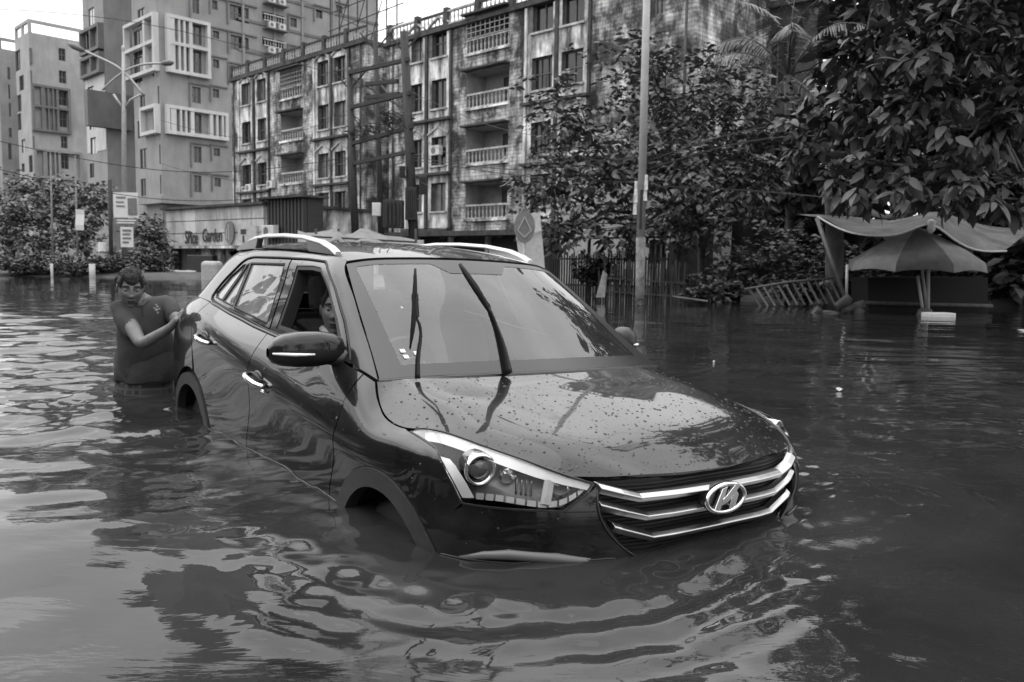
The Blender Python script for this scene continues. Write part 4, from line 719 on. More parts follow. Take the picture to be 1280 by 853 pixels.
for i, (pts, r_, lab) in enumerate((
    ([at(-30, 205, 34), at(210, 250, 37), onpole(0, 232)], .02, 'lowest cable running left from the left wooden power pole'),
    ([at(-30, 170, 34), at(230, 215, 37), onpole(0, 196)], .02, 'second lowest cable running left from the wooden power pole'),
    ([onpole(2, 196), at(640, 212, 30), at(800, 195, 20.2)], .022, 'slack cable from the right power pole to the light pole, upper one'),
    ([onpole(2, 200), at(660, 221, 29), at(800, 228, 20.2)], .022, 'slack cable from the right power pole to the light pole, lower one'),
    ([at(800, 205, 20.2), at(930, 164, 18), at(1160, 160, 14)], .016, 'upper of two cables passing under the big leaves at right'),
    ([at(800, 215, 20.2), at(930, 178, 18), at(1160, 178, 14)], .016, 'lower of two cables passing under the big leaves at right'),
    ([at(800, 232, 20.2), at(960, 240, 18), at(1060, 250, 16)], .014, 'thin cable sagging towards the tarpaulin stall'),
    ([onpole(0, 100), at(230, 40, 42), at(-40, 10, 46)], .018, 'high cable crossing in front of the tall flats'),
    ([onpole(2, 60), at(300, -30, 42), at(120, -80, 46)], .018, 'topmost cable rising left above the middle house'), ([at(812, -150, 20), at(1050, -230, 19), at(1350, -260, 20)], .014, 'cable leaving the light pole top to the right'), ([at(812, -170, 20), at(600, -215, 25), at(300, -330, 36)], .014, 'cable leaving the light pole top to the left'), ([at(811, -120, 20), at(600, -165, 25), at(250, -260, 38)], .014, 'second cable leaving the light pole to the left'), ([at(811, -60, 20), at(640, -75, 28), at(530, -20, 38)], .012, 'cable from the light pole to the right power pole, high up'))): wire(pts, r_, lab)
for k in range(9):
    ya, yb = 110+k*17+rng.normal(0, 3), 92+k*18+rng.normal(0, 4); x0, x1 = (-40, 0)[k % 2], 640+40*(k % 3)
    if k % 3 == 0: wire([onpole(0, ya), at(470, (ya+yb)/2+6, 40.5), onpole(2, yb)], .016, f'thin cable strung between the outer power poles, {("topmost", "middle", "lowest")[k//3]} of three')
    elif k % 3 == 1: wire([onpole(2, yb), at(600, yb+38+k*2, 33), at(803, yb+60, 20.1)], .012, f'thin cable crossing the right old house to the light pole, {("topmost", "middle", "lowest")[k//3]} of three')
    else: wire([onpole(0, ya), at(330, ya+30, 45), at(200, ya+8, 50)], .014, f'thin cable crossing the middle old house, {("topmost", "middle", "lowest")[k//3]} of three')
# lattice mast on the middle roof
p = np.array(FM.P(-13.2, -2.5, 14.7))+np.array(mid.location); o = thing('lattice_mast', 'rusty lattice mast and bamboo poles on the roof of the middle house', 'mast', tuple(p))
for a in np.arange(-6, 2.2, 1.1):
    b = MB(); b.tube([tuple(FM.d*a), tuple(FM.d*a+UP3*(5+rng.random()*1.5))], .05, 5); b.build('upright', BLACKP, o)
for z in (1.2, 2.4, 3.6, 4.8): b = MB(); b.tube([tuple(FM.d*-6.2+UP3*z), tuple(FM.d*2.4+UP3*(z+.25))], .04, 5); b.build('rail', BLACKP, o)
for a in (-6, -3.8, -1.6): b = MB(); b.tube([tuple(FM.d*a+UP3*.1), tuple(FM.d*(a+2.4)+UP3*4.6)], .035, 5); b.build('brace', BLACKP, o)
# round sign seen from behind, and the pale leaning panel
p = ground(656, 19); P0 = np.array(p); o = thing('traffic_sign', 'round traffic sign seen from behind on a thin post', 'traffic sign', tuple(p)); FT = Face(p, 2, o)
c = np.array(at(655.5, 284, 19))-P0; b = MB(); b.tube([(0, 0, -.6), tuple(c+[0, 0, .3])], .035, 8); b.build('post', STEEL, o)
FT.o = P0; disc(FT, float(c @ FT.d), .045, c[2], .235, .36, mat('sign_back', .17, rough=.6, var=.2), 'sign_plate', o, t=.02)
b = MB(); a_ = float(c @ FT.d)
for q0, q1 in (((-.15, -.08), (0, .22)), ((0, .22), (.15, -.08)), ((-.15, -.08), (0, -.24)), ((.15, -.08), (0, -.24))): b.bar(FT.P(a_+q0[0], .075, c[2]+q0[1]), FT.P(a_+q1[0], .075, c[2]+q1[1]), .03, .03, up=tuple(FT.n))
b.build('bracket', mat('bracket_grey', .32, rough=.5), o)
p = ground(664, 20.2); P0 = np.array(p); o = thing('leaning_panel', 'pale tapering board leaning behind the round traffic sign', 'board', tuple(p)); L = lambda px, py, d=20.2: tuple(np.array(at(px, py, d))-P0)
b = MB(); V = [L(641, 268), L(675, 266), L(682, 345), L(652, 345)]; b.add(V+[tuple(np.array(v)+FW3*.06) for v in V], [(3, 2, 1, 0), (4, 5, 6, 7), (0, 1, 5, 4), (1, 2, 6, 5), (2, 3, 7, 6), (3, 0, 4, 7)]); b.build('panel', mat('panel_pale', .48, rough=.7, var=.15), o, fix=True); b = MB(); b.bar(L(645, 300, 20.15), L(679, 288, 20.15), .03, .02); b.build('batten', STEEL, o)
# sagging tarpaulin over market stalls behind the car roof
p = ground(455, 24); P0 = np.array(p); o = thing('stall_awning', 'sagging tarpaulin awning on poles just behind the car roof', 'awning', tuple(p))
V = []; nx = 17
for j in range(7):
    for i in range(nx):
        px = 372+(530-372)*i/(nx-1); e = 286+4*math.sin(i*.5+.8)+(5 if 4 < i < 8 else 0)+i*.7-(9 if i in (5,) else 0); V.append(tuple(np.array(at(px, e+j*2.6+1.5*math.sin(i*1.3+j), 25-j*.35))-P0))
b = MB(); b.add(V, [(j*nx+i, j*nx+i+1, (j+1)*nx+i+1, (j+1)*nx+i) for j in range(6) for i in range(nx-1)], True); tq = b.build('tarpaulin', mat('tarp_grey', .13, rough=.7, var=.3, scale=3), o); tq.modifiers.new('solid', 'SOLIDIFY').thickness = .02
for px in (395, 423, 520): b = MB(); b.tube([tuple(np.array(at(px, 360, 24.6))-P0), tuple(np.array(at(px, 286, 24.6))-P0)], .04, 6); b.build('pole', BLACKP, o)
b = MB(); q = [np.array(at(*w_))-P0 for w_ in ((390, 296, 23.6), (520, 303, 23.6))]; b.bar(tuple(q[0]), tuple(q[1]), .05, .05); b.build('rail', BLACKP, o)
# pale tank and dark crate by the restaurant
p = ground(265, 38); b = MB(); s = 38/FPX; b.box((0, 0, .2), (.8, .7, 1.25), Matrix.Rotation(YAW-math.pi/2-.2, 3, 'Z')); q = b.build('water_tank', mat('tank_white', .36, rough=.5, var=.2), loc=tuple(p), bevel=.15); props(q, 'pale rounded tank standing by the rear roof of the car', 'tank')
p = ground(253, 43); b = MB(); b.box((0, 0, .35), (1.3, .8, 1.5), Matrix.Rotation(YAW-math.pi/2, 3, 'Z')); q = b.build('crate', SHUT, loc=tuple(p), bevel=.04); props(q, 'dark crate in front of the restaurant pillars', 'crate')
p = ground(238, 42.5); o = thing('sandbag_pile', 'pale sacks piled on the water edge before the restaurant', 'sacks', tuple(p))
for k in range(5): b = MB(); b.lathe([(0, -.12), (.3, -.1), (.38, 0), (.3, .1), (0, .12)], 10, M=Matrix.Diagonal((1.2, .7, 1, 1))); b.build('sack', mat('sack', .42, rough=.9, var=.2), o, loc=tuple(RT3*((k % 3)*.62-.7)+UP3*(.02+.2*(k // 3))), rot=(0, 0, rng.random()))
# iron railings and timber stakes at the right bank
p = ground(755, 23.8); P0 = np.array(p); o = thing('iron_railing', 'rusted iron railing with thin bars left and right of the light pole', 'railing', tuple(p)); A_, B2 = np.array(ground(688, 25)), np.array(ground(838, 22.8))
nb = 48
for i in range(nb):
    q = A_+(B2-A_)*i/(nb-1)-P0; b = MB(); h = 1.25+.06*math.sin(i*2.1); b.bar(tuple(q+[0, 0, -.3]), tuple(q+[.02*math.sin(i), 0, h]), .035, .035); b.build('bar', BLACKP, o)
for z in (.35, 1.1): b = MB(); b.bar(tuple(A_-P0+UP3*z), tuple(B2-P0+UP3*(z+.03)), .05, .05); b.build('rail', BLACKP, o)
for i in (0, 16, 32, 47): q = A_+(B2-A_)*i/47-P0; b = MB(); b.bar(tuple(q+[0, 0, -.5]), tuple(q+[0, 0, 1.75]), .09, .09); b.build('post', BLACKP, o)
b = MB(); b.bar(tuple(A_-P0+UP3*1.68), tuple(B2-P0+UP3*1.72), .05, .05); b.build('rail', BLACKP, o)
p = ground(800, 22.4); P0 = np.array(p); o = thing('stake_fence', 'row of uneven rotten wooden stakes standing in the water behind the pole', 'fence', tuple(p)); TIM = mat('wet_timber', .05, rough=.85, var=.6, scale=5, bump=.4, bscale=20, stretch=(1, 1, .2))
for i in range(34):
    q = np.array(ground(752+i*3.1, 22.6-.02*i))-P0; h = .75+.35*rng.random(); b = MB(); b.bar(tuple(q+[0, 0, -.4]), tuple(q+[rng.normal(0, .09), rng.normal(0, .05), h]), .07+.05*rng.random(), .03, up=RT3); b.build('stake', TIM, o)
for z in (.25, .6): b = MB(); b.bar(tuple(np.array(ground(752, 22.5))-P0+UP3*z), tuple(np.array(ground(858, 21.9))-P0+UP3*(z-.1)), .06, .04); b.build('rail', TIM, o)
p = ground(748, 21.6); q = MB(); V = [tuple(np.array(at(*w_))-np.array(p)) for w_ in ((745, 372, 21.6), (756, 372, 21.6), (759, 343, 21.9), (754, 338, 21.9))]; q.add(V+[tuple(np.array(v)+FW3*.05) for v in V], [(3, 2, 1, 0), (4, 5, 6, 7), (0, 1, 5, 4), (1, 2, 6, 5), (2, 3, 7, 6), (3, 0, 4, 7)]); w_ = q.build('plank', mat('grey_plank', .18, rough=.8, var=.3), loc=tuple(p), fix=True); props(w_, 'pale broken plank propped against the stakes left of the pole', 'plank')
bw_ = thing('gap_darkening_wall', 'added dark wall that darkens the gaps behind the bushes and the stall', 'wall', tuple(ground(1050, 27))); FW_ = Face(ground(1050, 27), -8, bw_)  # invented wall, shuts out the bright horizon and darkens the gaps
for i in range(13): b = MB(); FW_.box(b, -5.2+1.8*i, -5.2+1.8*i+1.74, -.2, 0, -.4, 2.5+.04*(i % 3)); b.build('wall_panel', MOULD, bw_)
for i in range(14): b = MB(); FW_.box(b, -5.35+1.8*i, -5.1+1.8*i, -.22, .1, -.4, 2.7); b.build('pier', MOULD, bw_)
p = ground(990, 21); P0 = np.array(p); o = thing('bamboo_fence', 'collapsed bamboo fence leaning over the water left of the stall', 'fence', tuple(p)); L = lambda px, py, d=21: tuple(np.array(at(px, py, d))-P0); BAMB = mat('bamboo', .085, rough=.6, var=.4, scale=6)
b = MB(); b.tube([L(930, 362), L(985, 353), L(1042, 348)], .035, 6); b.build('rail', BAMB, o)
for i in range(12): x = 936+i*9.2; b = MB(); b.tube([L(x, 361-i*1.1), L(x+15, 384-i*.4, 20.5)], .028, 5); b.build('stake', BAMB if i % 3 else TIM, o)
b = MB(); b.tube([L(840, 371, 20.8), L(885, 377, 20.6)], .03, 5); b.build('fallen_pole', BAMB, o)
def translucent(m, k):
    n = m.node_tree.nodes; l = m.node_tree.links; out = n['Material Output']; b = n['Principled BSDF']; t = n.new('ShaderNodeBsdfTranslucent'); mx_ = n.new('ShaderNodeMixShader'); mx_.inputs[0].default_value = k
    if b.inputs['Base Color'].links: l.new(b.inputs['Base Color'].links[0].from_socket, t.inputs[0])
    l.new(b.outputs[0], mx_.inputs[1]); l.new(t.outputs[0], mx_.inputs[2]); l.new(mx_.outputs[0], out.inputs[0]); return m
# market stall with parasol and tarpaulin
p = ground(1150, 18.6); P0 = np.array(p); L = lambda px, py, d=18.6: tuple(np.array(at(px, py, d))-P0); CLOTH = translucent(mat('parasol_cloth', .19, rough=.8, var=.3, scale=3), .35); CLOTHL = translucent(mat('parasol_cloth_light', .27, rough=.8, var=.3, scale=3), .35); CLOTHD = translucent(mat('parasol_cloth_dark', .10, rough=.8, var=.3, scale=3), .35)
o = thing('parasol', 'big faded parasol with panels of three greys under the tarpaulin', 'parasol', tuple(p)); ap = np.array(L(1146, 284)); cR = 1.44; n_ = 8
for k in range(n_):
    a0, a1 = 2*math.pi*(k+.12)/n_, 2*math.pi*(k+1.12)/n_; V = []; rows = ((0, 0), (.35, -.22), (.7, -.50), (.97, -.80), (1.0, -.98))
    for (f, z) in rows:
        for j in range(5):
            a = a0+(a1-a0)*j/4; sag = 1-.05*math.sin(math.pi*j/4)*f; V.append(tuple(ap+(RT3*math.cos(a)+FW3*math.sin(a))*cR*f*sag+UP3*(z-(.05*math.sin(math.pi*j/4)*(-1 if f == 1 else 1)*f if f < .9 else 0)+(.06*math.sin(math.pi*j/4) if f >= .97 else 0))))
    b = MB(); b.add(V, [(r_*5+j, r_*5+j+1, (r_+1)*5+j+1, (r_+1)*5+j) for r_ in range(4) for j in range(4)], True); q = b.build('canopy_panel', (CLOTHL if math.pi <= (a0+a1)/2 % 7 < 4.15 else CLOTHD if 4.15 <= (a0+a1)/2 < 5.0 else CLOTH), o)
b = MB(); b.tube([L(1160, 398, 18.6), tuple(ap)], .03, 8); b.build('pole', mat('pole_white', .45, rough=.5, var=.2), o)
o = thing('tarpaulin', 'sagging grey tarpaulin stretched on sticks above the parasol', 'tarpaulin', tuple(p)); L0 = L
row0 = [(1012,271,19.6),(1022,271,19.4),(1060,290,18.2),(1095,295,17.9),(1130,291,17.8),(1162,281,17.8),(1190,298,18),(1222,313,18.2),(1258,314,18.6)]; row1 = [(1000,268,20.4),(1035,267,20.2),(1070,272,19.8),(1100,277,19.6),(1132,272,19.5),(1165,262,19.5),(1200,278,19.6),(1240,290,19.8),(1290,284,20)]; row2 = [(990,268,21.4),(1040,270,21.3),(1075,272,21.2),(1105,275,21.2),(1135,272,21.2),(1170,266,21.2),(1210,276,21.3),(1260,285,21.3),(1320,278,21.5)]
V = [L0(*q) for r_ in (row0, row1, row2) for q in crv(r_, 33)]; b = MB(); b.add(V, [(r_*33+i, r_*33+i+1, (r_+1)*33+i+1, (r_+1)*33+i) for r_ in range(2) for i in range(32)], True); q = b.build('sheet', translucent(mat('tarpaulin', .20, rough=.5, var=.45, scale=2, bump=.6, bscale=4), .45), o); subsurf(q, 1)
b = MB(); b.tube([L0(*q) for q in crv(row0[1:], 26)], .022, 5); b.build('hem', mat('tarp_hem', .42, rough=.6), o)
b = MB(); b.lathe([(.02, -.14), (.09, -.05), (.07, .04), (.1, .12), (.02, .16)], 8, L0(1164, 284, 17.75)); b.build('knot', MATS['tarp_hem'], o)
for (px0, py0, px1, py1, r_, m_) in ((1058, 370, 1059, 331, .03, mat('pole_white')if False else MATS['pole_white']), (1160, 392, 1161, 288, .035, MATS['pole_white']), (1154, 392, 1147, 345, .03, MATS['pole_white']), (1056, 372, 1021, 273, .05, BAMB)): b = MB(); b.tube([L0(px0, py0, 18.4), L0(px1, py1, 18.4 if px1 > 1030 else 19.2)], r_, 7); b.build('stick', m_, o)
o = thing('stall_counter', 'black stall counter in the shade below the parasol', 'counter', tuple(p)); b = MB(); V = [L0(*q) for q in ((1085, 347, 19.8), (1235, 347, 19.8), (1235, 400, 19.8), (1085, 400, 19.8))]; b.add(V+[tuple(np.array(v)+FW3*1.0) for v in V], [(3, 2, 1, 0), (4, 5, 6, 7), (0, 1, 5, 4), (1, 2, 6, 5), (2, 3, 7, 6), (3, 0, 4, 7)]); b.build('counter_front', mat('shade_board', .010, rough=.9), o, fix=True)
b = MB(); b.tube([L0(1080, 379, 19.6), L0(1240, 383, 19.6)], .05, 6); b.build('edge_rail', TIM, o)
q = ground(1177, 17.2); b = MB(); b.box((0, 0, .02), (.55, .34, .13), Matrix.Rotation(YAW-math.pi/2+.1, 3, 'Z')); w_ = b.build('foam_block', mat('foam_white', .72, rough=.7, var=.08), loc=tuple(q), bevel=.02); props(w_, 'white foam block floating beside the stall poles', 'block')
q = ground(1160, 17.7); b = MB(); b.lathe([(0, -.2), (.14, -.12), (.17, 0), (.13, .12), (0, .17)], 12); w_ = b.build('stone', mat('wet_stone', .06, rough=.6, bump=.4, bscale=10), loc=tuple(q)); props(w_, 'round dark stone at the foot of the white stall poles', 'stone')
p = ground(1048, 18); P0 = np.array(p); o = thing('driftwood', 'tangle of dark driftwood logs lying in the water before the stall', 'driftwood', tuple(p))
for pts, r_ in (([(1012, 395), (1030, 391), (1062, 393)], .05), ([(1018, 388), (1024, 392)], .12), ([(1070, 397), (1074, 386)], .13), ([(1050, 390), (1080, 380)], .09), ([(1045, 385), (1062, 372)], .10)): b = MB(); b.tube([tuple(np.array(at(*w_, 18))-P0) for w_ in pts], r_, 7); b.build('log', TIM if r_ > .06 else BAMB, o)
for i, (px, py, s, lab) in enumerate(((1277, 414, .10, 'scrap of white litter floating at the right edge'), (1048, 489, .028, 'pale scrap floating right of the car bonnet'), (892, 454, .013, 'tiny white fleck floating behind the bonnet'))):
    v = np.array([(px-640)/FPX, -(py-426.5)/FPX, 1.0]) @ CR; t = -CAM[2]/v[2]; q = CAM+t*v; b = MB(); b.add([(math.cos(a)*s*(1+.3*math.sin(3*a)), math.sin(a)*s*.7, .012+.01*math.sin(2*a)) for a in np.linspace(0, 5.5, 8)]+[(0, 0, .03)], [(j, (j+1) % 8, 8) for j in range(8)]); w_ = b.build('litter', mat('litter', .42), loc=tuple(q)); props(w_, lab, 'litter', 'litter on the water')
# car body tables: x forward, y out (half, mirrored), z up from the road; rows run front centre -> side -> rear centre
def lv(x, y, z): return (x, y, z)
BELT = [  # each row: eight levels bottom -> top edge
 [(-.06,0,.25),(-.03,0,.45),(-.015,0,.60),(-.01,0,.70),(-.005,0,.785),(-.008,0,.81),(-.02,0,.845),(-.045,0,.875)],
 [(-.07,.22,.25),(-.035,.22,.45),(-.022,.22,.60),(-.018,.22,.70),(-.014,.22,.785),(-.018,.22,.81),(-.03,.22,.845),(-.055,.22,.875)],
 [(-.10,.42,.25),(-.065,.42,.45),(-.05,.425,.60),(-.045,.425,.70),(-.045,.425,.785),(-.05,.425,.81),(-.062,.425,.845),(-.085,.42,.873)],
 [(-.18,.57,.25),(-.14,.58,.45),(-.12,.585,.60),(-.115,.585,.70),(-.117,.583,.79),(-.122,.58,.82),(-.135,.575,.858),(-.15,.558,.893)],
 [(-.30,.70,.25),(-.25,.715,.45),(-.23,.725,.60),(-.225,.725,.70),(-.23,.722,.80),(-.235,.718,.835),(-.247,.685,.885),(-.245,.63,.920)],
 [(-.46,.80,.25),(-.41,.82,.45),(-.39,.83,.60),(-.385,.832,.70),(-.39,.83,.815),(-.40,.842,.880),(-.42,.815,.926),(-.43,.72,.952)],
 [(-.64,.84,.25),(-.61,.87,.45),(-.60,.88,.60),(-.60,.885,.70),(-.60,.886,.83),(-.61,.886,.88),(-.635,.857,.935),(-.66,.79,.967)],
 [(-.76,.845,.25),(-.74,.875,.45),(-.735,.887,.60),(-.735,.892,.71),(-.735,.895,.84),(-.74,.892,.88),(-.75,.870,.926),(-.76,.825,.952)],
 [(-.88,.85,.25),(-.87,.88,.45),(-.87,.892,.60),(-.87,.897,.72),(-.87,.902,.85),(-.87,.896,.885),(-.895,.872,.925),(-.92,.828,.966)],
 [(-1.14,.85,.25),(-1.14,.875,.45),(-1.14,.89,.60),(-1.14,.895,.74),(-1.14,.905,.872),(-1.14,.893,.91),(-1.13,.86,.99),(-1.11,.775,1.07)],
 [(-1.42,.845,.25),(-1.42,.87,.45),(-1.42,.887,.60),(-1.42,.893,.76),(-1.42,.908,.91),(-1.42,.893,.95),(-1.42,.85,1.045),(-1.42,.80,1.128)],
 [(-1.9,.84,.25),(-1.9,.87,.45),(-1.9,.886,.60),(-1.9,.893,.78),(-1.9,.910,.965),(-1.9,.893,1.005),(-1.9,.85,1.075),(-1.9,.805,1.137)],
 [(-2.36,.84,.25),(-2.36,.87,.45),(-2.36,.886,.60),(-2.36,.894,.80),(-2.36,.912,1.015),(-2.36,.895,1.05),(-2.36,.855,1.105),(-2.36,.81,1.155)],
 [(-2.75,.84,.25),(-2.75,.872,.45),(-2.75,.888,.60),(-2.75,.897,.82),(-2.75,.913,1.06),(-2.75,.898,1.095),(-2.75,.86,1.14),(-2.75,.815,1.182)],
 [(-3.15,.845,.25),(-3.15,.877,.45),(-3.15,.893,.60),(-3.15,.900,.84),(-3.15,.908,1.10),(-3.15,.893,1.135),(-3.15,.855,1.178),(-3.15,.81,1.22)],
 [(-3.5,.845,.25),(-3.5,.88,.45),(-3.5,.895,.60),(-3.5,.90,.84),(-3.5,.89,1.105),(-3.5,.875,1.14),(-3.5,.84,1.19),(-3.5,.79,1.235)],
 [(-3.85,.82,.25),(-3.86,.86,.45),(-3.87,.875,.60),(-3.87,.88,.82),(-3.86,.862,1.07),(-3.85,.845,1.11),(-3.83,.81,1.18),(-3.80,.755,1.24)],
 [(-4.02,.74,.25),(-4.06,.79,.45),(-4.08,.81,.60),(-4.09,.815,.80),(-4.07,.80,1.04),(-4.05,.785,1.09),(-4.0,.75,1.17),(-3.95,.69,1.24)],
 [(-4.13,.55,.25),(-4.19,.60,.45),(-4.21,.63,.60),(-4.215,.635,.80),(-4.19,.62,1.04),(-4.17,.60,1.09),(-4.12,.57,1.17),(-4.07,.50,1.24)],
 [(-4.18,0,.25),(-4.25,0,.45),(-4.27,0,.60),(-4.27,0,.80),(-4.25,0,1.04),(-4.23,0,1.09),(-4.18,0,1.17),(-4.13,0,1.24)]]
HOOD = [  # rows front -> windshield; columns outer edge -> centre line (outer edge = top edge of BELT)
 [(-.15,.558,.893),(-.105,.45,.889),(-.074,.33,.889),(-.056,.20,.884),(-.048,.10,.882),(-.045,0,.881)],
 [(-.245,.63,.920),(-.25,.55,.943),(-.25,.42,.955),(-.24,.26,.951),(-.24,.13,.952),(-.24,0,.953)],
 [(-.43,.72,.952),(-.435,.64,.977),(-.43,.47,.994),(-.43,.29,.992),(-.43,.14,.994),(-.43,0,.995)],
 [(-.66,.79,.967),(-.65,.69,1.006),(-.64,.49,1.028),(-.64,.30,1.028),(-.64,.15,1.032),(-.64,0,1.034)],
 [(-.76,.825,.952),(-.755,.70,1.020),(-.75,.495,1.044),(-.75,.30,1.045),(-.75,.15,1.049),(-.75,0,1.051)],
 [(-.92,.828,.966),(-.89,.71,1.036),(-.87,.50,1.058),(-.86,.31,1.060),(-.86,.15,1.064),(-.86,0,1.066)],
 [(-1.11,.775,1.07),(-1.09,.66,1.083),(-1.06,.49,1.089),(-1.03,.31,1.092),(-1.01,.15,1.095),(-1.0,0,1.096)]]
SIDE = [  # greenhouse side: rows front -> rear; columns beltline -> roof edge (gutter)
 [(-1.11,.765,1.07),(-1.27,.725,1.168),(-1.45,.69,1.28),(-1.62,.655,1.39),(-1.80,.615,1.50),(-1.84,.585,1.53)],
 [(-1.42,.797,1.125),(-1.52,.755,1.22),(-1.63,.715,1.32),(-1.76,.675,1.42),(-1.89,.63,1.512),(-1.91,.59,1.545)],
 [(-1.9,.802,1.135),(-1.94,.763,1.225),(-1.99,.723,1.325),(-2.04,.68,1.43),(-2.09,.635,1.52),(-2.1,.595,1.553)],
 [(-2.36,.807,1.153),(-2.38,.768,1.24),(-2.40,.727,1.335),(-2.42,.684,1.437),(-2.44,.638,1.527),(-2.44,.598,1.560)],
 [(-2.75,.812,1.180),(-2.76,.772,1.262),(-2.76,.730,1.35),(-2.77,.686,1.445),(-2.78,.638,1.53),(-2.78,.598,1.562)],
 [(-3.15,.807,1.218),(-3.13,.768,1.29),(-3.12,.727,1.365),(-3.11,.683,1.45),(-3.10,.634,1.528),(-3.1,.592,1.558)],
 [(-3.5,.787,1.233),(-3.46,.752,1.30),(-3.43,.713,1.37),(-3.40,.670,1.447),(-3.38,.618,1.520),(-3.38,.578,1.548)],
 [(-3.80,.752,1.238),(-3.75,.718,1.30),(-3.70,.68,1.37),(-3.65,.637,1.44),(-3.60,.585,1.510),(-3.6,.545,1.535)],
 [(-3.95,.687,1.238),(-3.90,.655,1.30),(-3.84,.615,1.37),(-3.78,.57,1.435),(-3.72,.52,1.495),(-3.72,.48,1.52)]]
SHIELD = [  # rows cowl -> roof; columns outer -> centre
 [(-1.11,.762,1.072),(-1.07,.62,1.082),(-1.03,.44,1.088),(-1.0,.25,1.092),(-.985,.12,1.093),(-.98,0,1.094)],
 [(-1.33,.711,1.207),(-1.29,.58,1.221),(-1.25,.41,1.23),(-1.225,.23,1.236),(-1.21,.11,1.238),(-1.21,0,1.239)],
 [(-1.56,.663,1.354),(-1.52,.54,1.374),(-1.48,.38,1.384),(-1.455,.22,1.39),(-1.445,.11,1.392),(-1.44,0,1.393)],
 [(-1.82,.600,1.515),(-1.79,.50,1.535),(-1.76,.36,1.546),(-1.735,.20,1.552),(-1.725,.10,1.554),(-1.72,0,1.555)]]
ROOF = [  # rows front -> rear; columns gutter -> centre
 [(-1.83,.590,1.527),(-1.80,.50,1.543),(-1.77,.36,1.554),(-1.745,.20,1.56),(-1.735,.1,1.562),(-1.73,0,1.563)],
 [(-2.1,.592,1.562),(-2.1,.50,1.585),(-2.1,.36,1.60),(-2.1,.20,1.609),(-2.1,.1,1.611),(-2.1,0,1.612)],
 [(-2.6,.595,1.570),(-2.6,.50,1.60),(-2.6,.36,1.617),(-2.6,.20,1.626),(-2.6,.1,1.628),(-2.6,0,1.629)],
 [(-3.2,.587,1.562),(-3.2,.50,1.588),(-3.2,.36,1.604),(-3.2,.20,1.613),(-3.2,.1,1.615),(-3.2,0,1.616)],
 [(-3.72,.482,1.525),(-3.76,.42,1.543),(-3.79,.31,1.556),(-3.81,.18,1.563),(-3.815,.09,1.565),(-3.82,0,1.566)]]
PB, PH, PS, PW, PR = Patch(BELT), Patch(HOOD), Patch(SIDE), Patch(SHIELD), Patch(ROOF)
# ---------------------------------------------------------------- the car
def inpoly(P, poly):
    P = np.asarray(P); x, y = P[:, 0], P[:, 1]; r = np.zeros(len(P), bool); q = np.asarray(poly); n = len(q); j = n-1
    for i in range(n):
        a, b = q[i], q[j]
        c = (a[1] > y) != (b[1] > y)
        with np.errstate(divide='ignore', invalid='ignore'): r ^= c & (x < (b[0]-a[0])*(y-a[1])/(b[1]-a[1])+a[0])
        j = i
    return r
def bdist(P, poly):
    a = np.asarray(poly); b = np.roll(a, -1, 0); d = np.full(len(P), 9e9)
    for p, q in zip(a, b):
        e = q-p; L = max(e@e, 1e-12); t = np.clip(((P-p)@e)/L, 0, 1); d = np.minimum(d, np.linalg.norm(P-p-t[:, None]*e, axis=1))
    return d
def densify(poly, h=.02, closed=True):
    out = []; n = len(poly)
    for i in range(n if closed else n-1):
        p, q = np.array(poly[i]), np.array(poly[(i+1) % n]); k = max(1, int(np.linalg.norm(q-p)/h))
        out += [p+(q-p)*t/k for t in range(k)]
    return np.array(out)
def offset(uv, d):
    a = np.asarray(uv); pa = np.roll(a, 1, 0); na = np.roll(a, -1, 0)
    ar = .5*np.sum(a[:, 0]*na[:, 1]-na[:, 0]*a[:, 1]); sg = 1 if ar > 0 else -1
    def nn(e): L = np.linalg.norm(e, axis=1); L[L < 1e-9] = 1; e = e/L[:, None]; return np.stack([-e[:, 1], e[:, 0]], 1)*sg
    n1, n2 = nn(a-pa), nn(na-a); m = n1+n2; k = np.sum(m*n1, 1); k[k < .5] = .5
    return a+m/k[:, None]*d
def uvpoly(patch, poly, h):
    ax = {2: None, 3: (0, 1, 2)}[len(poly[0])] or (0, 2)
    return patch.inv(densify(poly, h), ax)
